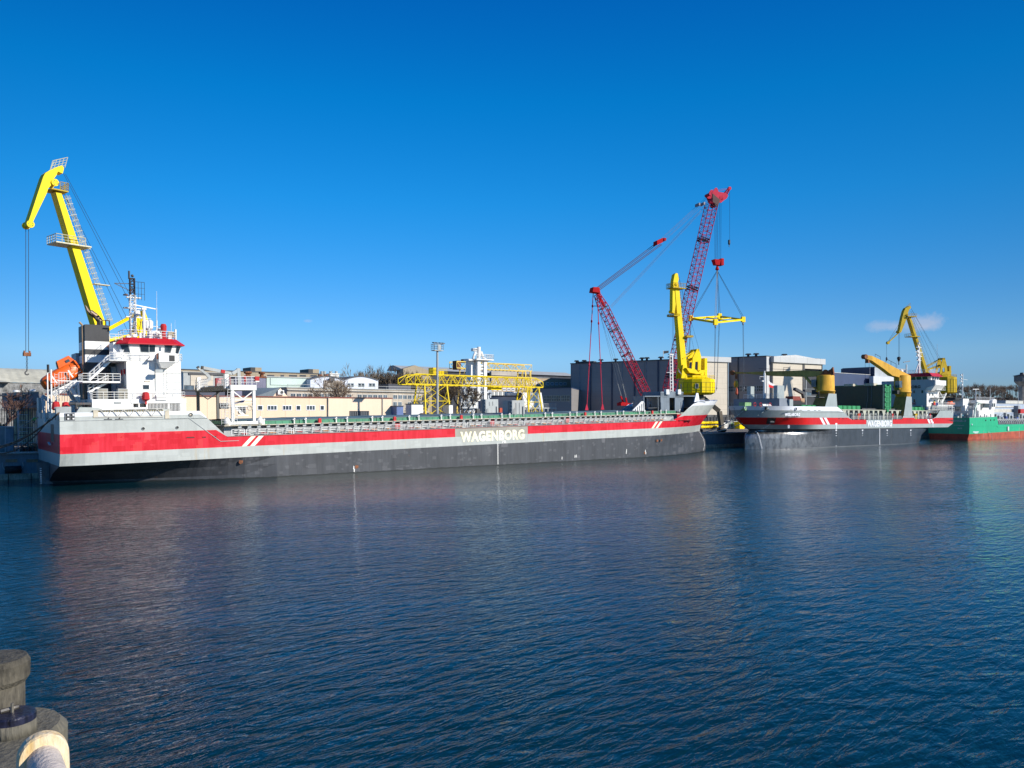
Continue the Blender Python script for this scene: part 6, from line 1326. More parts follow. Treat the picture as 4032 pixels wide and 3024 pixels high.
# ---------------------------------------------------------------- yellow gantry cranes in the yard
def gantry(lab,y0,px0,px1,ptop,pbot,legs,wd,n,mat,group,ends=True):
    a=Q(px0,ptop[0],y=y0);b=Q(px1,ptop[1],y=y0);za=Q(px0,pbot[0],y=y0).z;zb=Q(px1,pbot[1],y=y0).z;zt=(a.z+b.z)/2;zl=(za+zb)/2
    t=thing('gantry_crane',lab,'gantry crane',Q,((a.x+b.x)/2,y0+wd/2,LZ),group)
    for yy in(y0,y0+wd):
        mb=MB();x0=a.x+(3 if ends else 0);x1=b.x-(3 if ends else 0);L=x1-x0
        mb.beam((x0,yy,zt),(x1,yy,zt),.22,.28);mb.beam((a.x,yy,zl),(b.x,yy,zl),.25,.32)
        for i in range(n+1):
            x=x0+L*i/n
            if i%2==0:mb.beam((x,yy,zl),(x,yy,zt),.12)
            if i<n:
                if i%2:mb.beam((x,yy,zl),(x+L/n,yy,zt),.14)
                else:mb.beam((x,yy,zt),(x+L/n,yy,zl),.14)
        if ends:
            for s,e in((x0,a.x),(x1,b.x)):mb.beam((s,yy,zt),(e,yy,zl+(zt-zl)*.55),.22);mb.beam((e,yy,zl+(zt-zl)*.55),(e,yy,zl),.16);mb.beam((s,yy,zt),(e,yy,zl),.14)
        part(t,'girder_truss',mb,mat)
    mb=MB()
    for i in range(n+1):
        x=a.x+3+(b.x-a.x-6)*i/n;mb.beam((x,y0,zt),(x,y0+wd,zt),.12);mb.beam((x,y0,zl),(x,y0+wd,zl),.12)
        if i<n:mb.beam((x,y0,zt),(x+(b.x-a.x-6)/n,y0+wd,zt),.09);mb.beam((x,y0,zl),(x+(b.x-a.x-6)/n,y0+wd,zl),.09)
    mb.rail([(a.x+4,y0+.5,zl+.2),(b.x-4,y0+.5,zl+.2)],1.1,2.2,2,.04);part(t,'cross_bracing',mb,mat)
    for (l0,l1,fx) in legs:
        x0=Q(l0,1520,y=y0).x;x1=Q(l1,1520,y=y0).x
        mb=MB()
        for yy,oy in((y0,-fx),(y0+wd,fx)):
            A0=V((x0+.8,yy,zl));B0=V((x1-.8,yy,zl));A1=V((x0,yy+oy,LZ+.3));B1=V((x1,yy+oy,LZ+.3))
            mb.beam(A0,A1,.34);mb.beam(B0,B1,.34)
            m=3
            for k in range(m):
                p,q_=A0.lerp(A1,k/m),B0.lerp(B1,k/m);r,s=A0.lerp(A1,(k+1)/m),B0.lerp(B1,(k+1)/m)
                mb.beam(p,s,.13);mb.beam(q_,r,.13);mb.beam(r,s,.16)
        for x in(x0,x1):
            for k in(.33,.66):mb.beam((x,y0-fx*k,zl-(zl-LZ)*k),(x,y0+wd+fx*k,zl-(zl-LZ)*k),.15)
            mb.beam((x,y0,zl),(x,y0+wd+fx*.66,zl-(zl-LZ)*.66),.12)
        part(t,'support_leg',mb,mat)
    return t,a,b,zt,zl
t,a,b,zt,zl=gantry('long yellow lattice gantry crane spanning the yard beside the light mast',64,1598,2138,(1473,1488),(1515,1522),((1662,1768,2.2),(2068,2128,2.2)),4.2,22,YELG,'yellow gantry cranes in the yard')
p=Q(1715,1467,y=66);mb=MB();mb.bx(p.x-1.4,p.x,65,67.5,zt+.2,zt+2.0);mb.rail([(p.x-2.8,64.6,zt+.2),(p.x+3,64.6,zt+.2)],1.3,1.4,3,.05);mb.bx(p.x+.6,p.x+2.2,65,67,zt+.2,zt+1.2);part(t,'trolley',mb,YELG)
p=Q(1947,1528,y=66);mb=MB();mb.bx(p.x-2.0,p.x+2.0,65,67,p.z-.6,p.z+.6);part(t,'hoist_cab',mb,YEL)
t,a,b,zt,zl=gantry('smaller pale yellow gantry crane farther back behind the white mast tower',104,1798,2094,(1424,1436),(1450,1460),((1832,1846,1.5),(2062,2094,1.5)),4.5,16,paint('pale_gantry_yellow',(.78,.56,.10),.5,.08,.5,rust=.2),'yellow gantry cranes in the yard',False)
mb=MB();p=Q(1812,1430,y=104);mb.bx(p.x-1.2,p.x+.3,104,107,zl-.5,zt+.3);mb.bx(p.x+3,p.x+10,104.5,108,zt+.2,zt+1.1);part(t,'winch_house',mb,RUST)
# light mast
t=thing('light_mast','tall grey floodlight mast with basket of lamps in front of the gantry crane','light mast',Q,(Q(1722,1600,y=44).x,44,LZ))
x=Q(1722,1600,y=44).x;zt=Q(1722,1382,y=44).z
mb=MB();mb.tube((x,44,LZ),(x,44,zt),.36,12,.26);part(t,'pole',mb,paint('galvanised_pole',(.33,.35,.36),.45,.05,.5))
mb=MB();mb.bx(x-1.3,x+1.3,43.2,44.8,zt,zt+.18);mb.rail([(x-1.3,43.2,zt+.2),(x+1.3,43.2,zt+.2),(x+1.3,44.8,zt+.2),(x-1.3,44.8,zt+.2),(x-1.3,43.2,zt+.2)],1.45,.9,3,.05);mb.bx(x-.3,x+.5,43.1,43.2,zt+.2,zt+1.5);part(t,'service_basket',mb,LGREY)
for dx in(-1.35,-.55,.55,1.35):
    mb=MB();mb.hexa([(x+dx-.35,43.0,zt+1.75),(x+dx+.35,43.0,zt+1.75),(x+dx+.35,43.8,zt+1.95),(x+dx-.35,43.8,zt+1.95)],[(x+dx-.28,43.1,zt+2.0),(x+dx+.28,43.1,zt+2.0),(x+dx+.28,43.8,zt+2.15),(x+dx-.28,43.8,zt+2.15)]);part(t,'floodlight',mb,DGREY)
# ---------------------------------------------------------------- buildings of the yard
CREAM=cladding('cream_wall_panels',(.70,.55,.39),6.2,30,.7,.75,var=.03);CREAM2=cladding('cream_plain_panels',(.76,.60,.44),1.1,50,.7,.96,var=.02)
SLATE=cladding('slate_blue_cladding',(.24,.225,.22),10.5,2.4,.55,.8,var=.03);SLATED=cladding('dark_slate_cladding',(.075,.08,.10),6,1.2,.6,.8)
GATE=cladding('roller_gate_beige',(.56,.50,.40),200,2.5,.7,.72,var=.04);PAR=cladding('parapet_pale_grey',(.50,.51,.50),14,60,.6,.6,var=.04)
ROOFG=paint('pale_metal_roof',(.38,.39,.38),.6,.06,.3);DARKIN=paint('dark_hall_interior',(.03,.035,.045),.8,.2,.2)
BROWNB=cladding('brown_beige_wall',(.36,.30,.21),5,1.5,.85,.8);TRIMD=paint('roof_trim_dark',(.05,.055,.07),.6,.1,.5);TRIMR=paint('roof_trim_red_brown',(.20,.05,.035),.7,.1,.5)
WINW=paint('window_frame_white',(.72,.74,.78),.5,.03,1)
def win(par,fr,l,r,tp,bt,y0,bars=1,rows=1,fm=WINW,gm=GLS,fw=.1):
    a=fr(l,tp,y=y0);b=fr(r,bt,y=y0);x0,x1=sorted((a.x,b.x));z1=a.z;z0=b.z
    return winx(par,x0,x1,z0,z1,y0,bars,rows,fm,gm,fw)
def winx(par,x0,x1,z0,z1,y0,bars=1,rows=1,fm=WINW,gm=GLS,fw=.1):
    mb=MB();mb.bx(x0,x1,y0-.08,y0-.0,z0,z0+fw);mb.bx(x0,x1,y0-.08,y0,z1-fw,z1);mb.bx(x0,x0+fw,y0-.08,y0,z0+fw,z1-fw);mb.bx(x1-fw,x1,y0-.08,y0,z0+fw,z1-fw)
    for k in range(1,bars):x=x0+(x1-x0)*k/bars;mb.bx(x-fw*.4,x+fw*.4,y0-.07,y0,z0+fw,z1-fw)
    for k in range(1,rows):z=z0+(z1-z0)*k/rows;mb.bx(x0+fw,x1-fw,y0-.065,y0,z-fw*.4,z+fw*.4)
    o=part(par,'window',mb,fm);mb=MB();mb.bx(x0+fw,x1-fw,y0-.04,y0-.02,z0+fw,z1-fw);part(o,'pane',mb,gm);return o
def bld(name,lab,cat,l,r,tl,tr,y0,dep,wall,roof=None,ov=.25,zb=LZ,group=None):
    a=Q(l,tl,y=y0);b=Q(r,tr,y=y0);zt=(a.z+b.z)/2
    t=thing(name,lab,cat,Q,((a.x+b.x)/2,y0+dep/2,zb),group)
    mb=MB();mb.bx(a.x,b.x,y0,y0+dep,zb,zt-.25);part(t,'wall',mb,wall)
    mb=MB();mb.bx(a.x-ov,b.x+ov,y0-ov,y0+dep+ov,zt-.25,zt);part(t,'roof',mb,roof or TRIMD)
    return t,a.x,b.x,zt
t,x0,x1,zt=bld('workshop_building','long cream workshop building with white framed windows behind the cargo ship','building',157,1542,1550,1565,64,22,CREAM,TRIMR)
for l,r,bars in((1013,1035,1),(1052,1091,3),(1112,1149,3),(1165,1184,1),(1206,1241,3),(1260,1277,1)):win(t,Q,l,r,1595.5,1616,64,bars,1,fw=.16)
a=Q(1290,1600,y=64).x;b=Q(1541,1600,y=64).x
mb=MB();mb.bx(a,b,63.9,64,LZ,zt-.3);part(t,'plain_wall_section',mb,CREAM2)
for px in(1290,1504):
    x=Q(px,1600,y=64).x;mb=MB();mb.tube((x,63.75,LZ),(x,63.75,zt-.2),.12,6);part(t,'downpipe',mb,MGREY)
a=Q(1376,1618,y=63.9);b=Q(1453,1640,y=63.9);mb=MB();mb.bx(a.x,b.x,63.80,63.88,LZ,a.z);o=part(t,'doorway',mb,DARKIN)
mb=MB()
for i in range(9):x=a.x+.3+(b.x-a.x-.6)*i/8;mb.bx(x-.06,x+.06,63.72,63.78,LZ,a.z-.2)
for k in(1.6,3.0,4.2):mb.bx(a.x,b.x,63.70,63.76,LZ+k,LZ+k+.12)
part(o,'lattice_gate',mb,MGREY)
t,x0,x1,zt=bld('upper_storey','dark blue upper storey above the left part of the cream workshop','building',720,886,1534,1536,68,14,paint('dark_blue_wall',(.05,.06,.095),.6,.05,.3),TRIMD,zb=13.6)
for i in range(4):winx(t,x0+.3+i*2.4,x0+2.5+i*2.4,zt-.1,zt+1.0,68.1,2,1,TRIMD,BLUEGL)
# gable with air conditioner
t=thing('gable_annex','small cream gable with slate roof and air conditioner above the workshop windows','building',Q,(Q(1100,1550,y=72).x,74,14))
a=Q(1075,1560,y=70);b=Q(1132,1560,y=70);pk=Q(1104,1528,y=70)
mb=MB();mb.ext([(a.x,70,13.5),(b.x,70,13.5),(b.x,70,a.z),(pk.x,70,pk.z),(a.x,70,a.z)],(0,10,0));part(t,'gable_wall',mb,CREAM2)
l=Q(1008,1560,y=70);mb=MB();mb.hexa([(l.x,69.8,a.z),(a.x+.0,69.8,a.z),(a.x,80,a.z),(l.x,80,a.z)],[(l.x,74,pk.z),(pk.x-.2,69.7,pk.z+.1),(pk.x-.2,80,pk.z+.1),(l.x,80,pk.z)]);part(t,'slate_roof',mb,paint('slate_grey_roof',(.14,.18,.21),.5,.06,.5))
c=Q(1107,1545,y=69.6);mb=MB();mb.bx(c.x-.9,c.x+.7,69.4,70,c.z-.55,c.z+.55);o=part(t,'air_conditioner',mb,DWHITE);mb=MB();mb.tube((c.x+.1,69.38,c.z),(c.x+.1,69.34,c.z),.4,12);part(o,'fan',mb,DGREY)
# brown long factory block
t,x0,x1,zt=bld('factory_block','long flat brown factory block on the skyline right of the bridge','building',600,1256,1452,1467,150,30,BROWNB,TRIMD)
for l,r in((1052,1080),(1105,1118),(1138,1170),(1180,1205),(1222,1248),(726,748)):win(t,Q,l,r,1476,1483,150,2,1,fm=TRIMD,fw=.2)
for l,r,p_ in((987,1030,1446),(1215,1256,1453)):
    a=Q(l,p_,y=152);b=Q(r,p_,y=152);mb=MB();mb.bx(a.x,a.x+(b.x-a.x)*.42,152,160,zt,a.z);part(t,'rooftop_housing',mb,BLK);mb=MB();mb.bx(a.x+(b.x-a.x)*.42,b.x,152,160,zt,a.z);part(t,'rooftop_housing',mb,BROWNB)
# door halls
t,x0,x1,zt=bld('shutter_hall','light grey hall with wide beige shutter door behind the small deck cranes','building',722,885,1464,1466,100,20,LGREY,LGREY)
a=Q(750,1477,y=100);b=Q(838,1477,y=100);mb=MB();mb.bx(a.x,b.x,99.8,99.98,LZ,a.z);part(t,'shutter_door',mb,GATE);mb=MB();mb.bx(a.x-.5,b.x+4,99.7,99.95,a.z+.1,a.z+.8);part(t,'door_track',mb,DGREY)
t,x0,x1,zt=bld('rusty_hall','hall with rusty roof edge and violet grey shutters beside the pale green one','building',925,1047,1482,1483,98,18,paint('violet_shutter',(.17,.17,.25),.6,.1,.4),RUST)
for px in(984,978,1036):
    p=Q(px,1476,y=99);mb=MB();mb.lathe((p.x,100,zt),[(.7,0),(.5,.8),(1.0,1.0),(.9,1.5)],8);part(t,'roof_ventilator',mb,RUST)
t,x0,x1,zt=bld('green_hall','pale mint green windowless hall between rusty and white halls','building',1050,1222,1482,1486,98,18,paint('pale_mint_wall',(.44,.53,.47),.7,.05,.2),LGREY)
a=Q(1065,1484,y=97.9);b=Q(1203,1518,y=97.9);mb=MB();mb.bx(a.x,b.x,97.8,97.95,b.z,a.z-.3);part(t,'sliding_panel',mb,paint('mint_panel',(.47,.57,.52),.6,.03,.3))
for (l,m,r,pk_,ev,lab) in((1222,1288,1356,1481,1493,'white arched hall with brown sliding door'),(1358,1420,1489,1481,1494,'white arched hall with three pairs of dark windows')):
    a=Q(l,ev,y=95);b=Q(r,ev,y=95);pz=Q(m,pk_,y=95).z;n=10
    t=thing('arched_hall',lab,'building',Q,((a.x+b.x)/2,100,LZ),'white arched halls')
    pts=[(a.x,95,LZ),(b.x,95,LZ)]+[(b.x+(a.x-b.x)*i/n,95,a.z+(pz-a.z)*(1-abs(2*i/n-1)**1.7)) for i in range(n+1)]
    mb=MB();mb.ext(pts,(0,18,0));part(t,'wall',mb,paint('hall_white_wall',(.56,.60,.68),.6,.03,.3))
    mb=MB();rr=[[(p[0],y,p[2]+.12) for p in pts[2:]] for y in(94.7,113)];mb.grid(rr);rr=[[(p[0],94.7,p[2]+.12) for p in pts[2:]],[(p[0],94.7,p[2]-.12) for p in pts[2:]]];mb.grid(rr);part(t,'roof',mb,DGREY)
    if l<1300:
        a=Q(1273,1497,y=95);b=Q(1348,1497,y=95);mb=MB();mb.bx(a.x,b.x,94.8,94.95,LZ,a.z);part(t,'sliding_door',mb,paint('door_taupe',(.30,.26,.22),.7))
        c=Q(1311,1494,y=94);mb=MB();mb.bx(c.x-.9,c.x+.6,94,94.6,c.z-.5,c.z+.5);part(t,'floodlight',mb,DGREY)
    else:
        for q in(1367,1381,1410,1423,1452,1465):win(t,Q,q,q+12,1508.5,1524,95,1,1,fm=LGREY,fw=.12)
t,x0,x1,zt=bld('rooftop_unit','small white rooftop box with vents behind the white arched halls','rooftop box',1300,1335,1470,1471,120,8,WHITE,WHITE)
for px in(1267,1278,1302,1324):
    p=Q(px,1462,y=121);mb=MB();mb.tube((p.x,121,LZ+8),(p.x,121,p.z),.5,8);part(t,'vent_pipe',mb,LGREY)
for px in(1261,1284):
    p=Q(px,1474,y=118);mb=MB();mb.lathe((p.x,118,p.z-3),[(.6,0),(.45,2),(1.0,2.3),(.7,3)],8);part(t,'roof_ventilator',mb,RUST)
# long low building with window bands
BEI=cladding('stained_concrete_panels',(.46,.41,.34),6,1.5,.85,.75,var=.12)
t,x0,x1,zt=bld('office_row','long low stained concrete building with bands of windows left of the gantry crane','building',1130,1690,1524,1535,86,12,BEI,LGREY)
for i in range(26):
    x=x0+1+i*(x1-x0-2)/26;
    if i%7!=4:winx(t,x,x+(x1-x0-2)/26*.86,zt-3.0,zt-1.7,86,2,1,fm=DWHITE,gm=BLUEGL,fw=.08)
for i in range(17,26):
    x=x0+1+i*(x1-x0-2)/26
    if i%3:winx(t,x,x+(x1-x0-2)/26*.8,zt-5.2,zt-3.8,86,2,1,fm=DWHITE,gm=BLUEGL,fw=.08)
mb=MB();mb.bx(x0,x1,85.5,86,zt-.9,zt-.7);mb.bx(x0,x1,85.4,85.6,zt+.7,zt+.8)
for i in range(12):x=x0+i*(x1-x0)/12;mb.tube((x,85.5,zt),(x,85.5,zt+.8),.05,4)
part(t,'roof_pipe_rail',mb,LGREY)
t,x0,x1,zt=bld('dark_block','dark flat roofed block above the office row left of the gantry crane','building',1530,1618,1512,1514,92,14,SLATED,TRIMD)
# big hall behind the gantries
t=thing('old_assembly_hall','wide old assembly hall with pale metal roof behind the gantry cranes','building',Q,(Q(1950,1450,y=262).x,200,LZ))
a=Q(1590,1461,y=262);b=Q(2262,1461,y=262);ez=Q(1760,1462,y=262).z;rz=Q(1760,1443,y=262).z
mb=MB();mb.bx(a.x,b.x,262,270,LZ,ez);part(t,'wall',mb,paint('old_hall_dark_wall',(.035,.04,.055),.8,.2,.1))
mb=MB();mb.hexa([(a.x-1,261,ez),(b.x+1,261,ez),(b.x+1,280,ez),(a.x-1,280,ez)],[(a.x-1,272,rz),(b.x+1,272,rz),(b.x+1,276,rz),(a.x-1,276,rz)]);part(t,'roof',mb,ROOFG)
pk=Q(1634,1438,y=256);l=Q(1588,1452,y=256);r=Q(1665,1448,y=256);mb=MB();mb.ext([(l.x,256,LZ),(r.x+6,256,LZ),(r.x+6,256,r.z-2),(pk.x,256,pk.z),(l.x,256,l.z)],(0,4,0));part(t,'gable_end',mb,BROWNB)
mb=MB();a=Q(1935,1462,y=258);b=Q(2040,1481,y=258);mb.bx(a.x,b.x,258,260,b.z,a.z);part(t,'patched_wall',mb,BEI)
# brick flats
t,x0,x1,zt=bld('brick_block','beige brick building with rows of white windows seen through the gantry crane','building',1935,2262,1484,1488,200,10,cladding('beige_brick_wall',(.42,.33,.23),3,.8,.9,.8,var=.1),LGREY)
for l in(1943,1962,1980,1997,2014,2031,2048,2066,2084,2100,2118,2150,2168,2185,2202,2219):
    for tp in((1503,1528) if l<2130 else (1506,)):win(t,Q,l,l+12,tp,tp+11,200,2,1,fw=.3)
# earth heap, sheds, bushes
def heap(name,lab,px0,px1,ptop,y0,dep,mat,cat='earth heap'):
    a=Q(px0,1640,y=y0).x;b=Q(px1,1640,y=y0).x;zt=Q((px0+px1)/2,ptop,y=y0).z;nx=40;ny=8;rows=[]
    for j in range(ny+1):
        r=[]
        for i in range(nx+1):
            u=i/nx;v=j/ny;h=math.sin(math.pi*v)**.7*(math.sin(math.pi*u)**.35)*(.75+.25*math.sin(u*23+1)*math.sin(u*7+v*5))
            r.append((a+(b-a)*u,y0-1+dep*v+random.uniform(-.15,.15),LZ-.3+(zt-LZ)*h+random.uniform(-.1,.1)))
        rows.append(r)
    mb=MB();mb.grid(rows);return solo(name,lab,cat,Q,((a+b)/2,y0,LZ),mb,mat,smooth=False)
heap('earth_heap','long brown heap of earth behind the ship between cream workshop and gantry crane',1545,1860,1613,50,9,paint('brown_earth',(.16,.10,.06),1,.3,.5))
for i,(l,r,p_,lab,c) in enumerate(((1620,1666,1592,'small white metal shed behind the earth heap',DWHITE),(1768,1783,1594,'little white cabin next to the right gantry leg pair',WHITE),(1562,1588,1600,'low blue and white container at the corner of the workshop',paint('container_blue',(.10,.16,.35),.6)))):
    a=Q(l,p_,y=61);b=Q(r,p_,y=61);t=thing('site_cabin',lab,'cabin',Q,((a.x+b.x)/2,63,LZ),'small site cabins in the yard');mb=MB();mb.bx(a.x,b.x,61,64,LZ,a.z);part(t,'wall',mb,c);mb=MB();mb.bx(a.x-.2,b.x+.2,60.8,64.2,a.z,a.z+.18);part(t,'roof',mb,TRIMD);mb=MB();mb.bx(a.x+.5,a.x+1.4,60.95,61,LZ,LZ+2);part(t,'door',mb,DGREY)
# ---------------------------------------------------------------- bare trees
BARK=paint('grey_brown_bark',(.17,.13,.09),.95,.2,2);BARKL=paint('pale_twig_bark',(.30,.24,.17),.95,.2,2)
def bare_tree(lab,base,h,seed,spread=.42,mat=BARK,depth=6,group=None,twig=.03,name='bare_tree'):
    rnd=random.Random(seed);t=thing(name,lab,'tree',W,base,group);tr=MB();cr=MB()
    def grow(p,d,l,r,k):
        q=p+d*l;(tr if k>=depth-1 else cr).tube(p,q,r,5 if k>=depth-1 else 3,max(twig*.6,r*.66),cap=False)
        if k==0:return
        n=3 if k>1 else 4
        for i in range(n):
            v=V((rnd.gauss(0,1),rnd.gauss(0,1),rnd.gauss(.25,.6)));v=(v-d*v.dot(d));v.normalize()
            nd=(d+v*rnd.uniform(spread*.6,spread*1.5)+V((0,0,.12))).normalized();grow(q-d*l*rnd.uniform(0,.25),nd,l*rnd.uniform(.62,.86),max(twig,r*.62),k-1)
    grow(V(base),V((rnd.uniform(-.05,.05),rnd.uniform(-.05,.05),1)).normalized(),h*.24,h*.022+.05,depth)
    part(t,'trunk',tr,mat);part(t,'crown',cr,mat,kind=None);return t
def QW(px,py,y,z=LZ):p=Q(px,py,y=y);p.z=z;return Q.M@p
trees=[(1398,1450,112,'leftmost tall bare tree behind the arched halls'),(1440,1445,114,'second bare tree from the left behind the arched halls'),(1478,1446,112,'third bare tree on the skyline, over the end of the arched hall'),(1520,1436,108,'broad bare tree in the middle of the skyline row'),(1556,1434,112,'tall bare tree left of the gantry crane end'),(1596,1440,108,'bare tree directly behind the left end of the gantry crane'),(1640,1462,106,'low bare tree behind the gantry truss')]
for i,(px,tp,y,lab) in enumerate(trees):
    b=QW(px,1600,y);ht=Q(px,tp,y=y).z-LZ;bare_tree(lab,b,ht*1.22,40+i,.40,BARK if i%2 else BARKL,6,'bare trees on the skyline behind the halls',.038)
b=QW(1318,1600,80);bare_tree('spreading bare tree in front of the white arched halls',b,(Q(1318,1500,y=80).z-LZ)*1.5,71,.75,BARKL,6,None,.035)
b=QW(1255,1600,79);bare_tree('low bare bush above the workshop roof left of the spreading tree',b,(Q(1255,1530,y=79).z-LZ)*1.5,72,.8,BARKL,5,None,.035)
b=QW(1790,1600,76);bare_tree('dense brown bare tree between gantry leg and white tower',b,(Q(1790,1515,y=76).z-LZ)*1.45,73,.6,BARK,6,None,.06)
b=QW(1818,1600,84);bare_tree('dark bare tree behind the white ship in the dock',b,(Q(1818,1520,y=84).z-LZ)*1.45,74,.6,BARK,6,None,.06)
b=QW(8,1650,52);bare_tree('reddish bare tree at the left edge behind the fence',b,(Q(8,1490,y=52).z-LZ)*1.15,75,.65,paint('reddish_twigs',(.16,.09,.07),.95,.2,2),6,None,.03)
# ---------------------------------------------------------------- slate halls from plan points (sight column, depth)
class PB:
    """building given by plan corners"""
    def __init__(s,name,lab,pts,z1,wall,roof,zb=LZ,cat='building',group=None):
        s.P=[Wp(px,Y) for px,Y in pts];s.t=thing(name,lab,cat,W,(s.P[0].x,s.P[0].y,zb),group)
        mb=MB();mb.hexa([V((p.x,p.y,zb)) for p in s.P],[V((p.x,p.y,z1)) for p in s.P]);part(s.t,'wall',mb,wall)
        c=sum(s.P,V())/len(s.P);mb=MB();o=[c+(p-c)*1.006 for p in s.P];mb.hexa([V((p.x,p.y,z1)) for p in o],[V((p.x,p.y,z1+.4)) for p in o]);part(s.t,'roof',mb,roof)
    def fr(s,i,j):
        a,b=s.P[i],s.P[j];return Fr((a.x,a.y,0),math.degrees(math.atan2(b.y-a.y,b.x-a.x)))
def vents(t,fr,pxs,z,y=1.5,sz=(1.6,1.2)):
    for px in pxs:
        p=fr(px,1400,y=y)
        mb=MB()
        b=BASE[t.name];q=fr.M@V((p.x,y,z));mb.hexa([q+V((dx*.5,dy*.5,0)) for dx,dy in((-1,-1),(1,-1),(1,1),(-1,1))],[q+V((dx*.5,dy*.5,.9)) for dx,dy in((-1,-1),(1,-1),(1,1),(-1,1))]);mb.hexa([q+V((dx*1.3,dy*1.3,.9)) for dx,dy in((-1,-1),(1,-1),(1,1),(-1,1))],[q+V((dx*.9,dy*.9,1.5)) for dx,dy in((-1,-1),(1,-1),(1,1),(-1,1))]);part(t,'roof_ventilator',mb,BLK)
z1=35.4
h1=PB('shipyard_hall','large slate grey shipyard hall with shaded long wall behind the red crane',[(2247,404),(2756,364),(2868,371),(2760,560),(2330,560)],z1,SLATE,TRIMD)
# facade with gate, parapet: in the frame of the sunlit end wall
def onface(pb,i,j):
    f=pb.fr(i,j);return f
def fpart(pb,f,name,boxes,mat,par=None):
    mb=MB()
    for (x0,x1,y0,y1,za,zb) in boxes:
        vs=[f.M@V((x,y,z)) for z in(za,zb) for y in(y0,y1) for x in(x0,x1)];mb.add(vs,[(0,2,3,1),(4,5,7,6),(0,1,5,4),(2,6,7,3),(0,4,6,2),(1,3,7,5)])
    return part(par or pb.t,name,mb,mat)
def fx(f,px,y=0):return f(px,1500,y=y).x
def fz(f,px,py,y=0):return f(px,py,y=y).z
f=h1.fr(1,2);L=(h1.P[2]-h1.P[1]).length
fpart(h1,f,'parapet',[(-1.5,L+.3,-1.6,.5,fz(f,2800,1424,-1.6),fz(f,2800,1404,-1.6))],PAR)
fpart(h1,f,'gate',[(-.8,L-1.2,-.9,-.1,fz(f,2800,1636),fz(f,2800,1425))],GATE)
fpart(h1,f,'gate_track',[(-.8,L-1.0,-1.0,-.05,fz(f,2800,1641),fz(f,2800,1636)),(L-1.3,L-.9,-1.1,0,LZ,fz(f,2860,1425))],MGREY)
fpart(h1,f,'base_gap',[(-.8,L,-.3,-.05,LZ,fz(f,2800,1641))],DARKIN)
f=h1.fr(0,1);L=(h1.P[1]-h1.P[0]).length
for px in(2283,2326,2410,2451,2499,2592,2545,2660,2700):
    x=fx(f,px);w_=.35 if px in(2326,2410,2499,2592) else .15;fpart(h1,f,'wall_pilaster',[(x-w_,x+w_,-.35 if w_>.2 else -.15,0,LZ,z1-.2)],paint('pilaster_%d'%px,(.05,.065,.10) if w_>.2 else (.2,.22,.25),.6))
vents(h1.t,f,(2270,2300,2366,2424,2528,2547,2602,2640,2690,2715),z1+.4)
fpart(h1,f,'roof_duct',[(fx(f,2262),fx(f,2330),2,5,z1+.4,z1+1.2)],DGREY)
fl=thing('flagpole','flagpole with small dark pennant on the slate hall roof','flagpole',W,f.M@V((fx(f,2602),3,z1+.4)))
q=f.M@V((fx(f,2602),3,z1+.4));mb=MB();zz=fz(f,2602,1381,3);mb.tube(q,(q.x,q.y,zz),.14,6);part(fl,'pole',mb,DWHITE);mb=MB();mb.hexa([(q.x,q.y,zz-1.6),(q.x+2.6,q.y,zz-1.1),(q.x+2.6,q.y+.05,zz-1.1),(q.x,q.y+.05,zz-1.6)],[(q.x,q.y,zz-.2),(q.x+2.6,q.y,zz),(q.x+2.6,q.y+.05,zz),(q.x,q.y+.05,zz-.2)]);part(fl,'pennant',mb,DGREY)
z2=37.2
h2=PB('shipyard_hall','pale fronted shipyard hall with gable roof and two tall gates behind the second ship',[(2869,385),(3017,374),(3034,376),(3232,396),(3150,560),(2900,560)],z2,SLATE,TRIMD)
f=h2.fr(0,1)
for tp,bt in((1519,1542),(1586,1612)):
    n=5 if tp<1550 else 3
    za=fz(f,2940,bt);zb=fz(f,2940,tp);xa=fx(f,2869);xb_=fx(f,3006 if n==5 else 2905)
    for i in range(n):
        w_=(xb_-xa)/n;mb=MB();u0,u1=xa+i*w_+.1,xa+(i+1)*w_-.1
        def bb(x0,x1,y0,y1,a,b):mb.add([f.M@V((x,y,z)) for z in(a,b) for y in(y0,y1) for x in(x0,x1)],[(0,2,3,1),(4,5,7,6),(0,1,5,4),(2,6,7,3),(0,4,6,2),(1,3,7,5)])
        bb(u0,u1,-.12,0,za,za+.15);bb(u0,u1,-.12,0,zb-.15,zb);bb(u0,u1,-.12,0,(za+zb)/2-.1,(za+zb)/2+.1)
        for k in range(4):x=u0+(u1-u0)*k/3;bb(x-.1,x+.1,-.12,0,za,zb)
        o=part(h2.t,'window',mb,LGREY);mb=MB();bb(u0,u1,-.06,-.03,za,zb);part(o,'pane',mb,GLS)
x=fx(f,2907);fpart(h2,f,'downpipe',[(x-.25,x+.25,-.4,0,LZ,z2)],TRIMD)
vents(h2.t,f,(2946,2977),z2+.4)
f=h2.fr(1,2);fpart(h2,f,'corner_strip',[(0,2.0,-.2,0,LZ,z2)],PAR)
f=h2.fr(2,3);L=(h2.P[3]-h2.P[2]).length;zp0,zp1=fz(f,3130,1431),fz(f,3130,1409)
P=[f.M@V(p) for p in((-2.2,-.3,zp1-.2),(L*.48,-.3,fz(f,3127,1397)),(L,-.3,zp1-.2))]
mb=MB();mb.ext(P,f.M.to_3x3()@V((0,40,0)));part(h2.t,'gable_roof',mb,PAR)
fpart(h2,f,'parapet',[(-.2,L+.8,-2.2,.5,zp0,zp1)],PAR)
xg0,xg1,xg2,xg3=fx(f,3036),fx(f,3152),fx(f,3160),fx(f,3226)
fpart(h2,f,'gate',[(xg0,xg1,-1.2,-.1,LZ+.3,zp0-.1)],GATE)
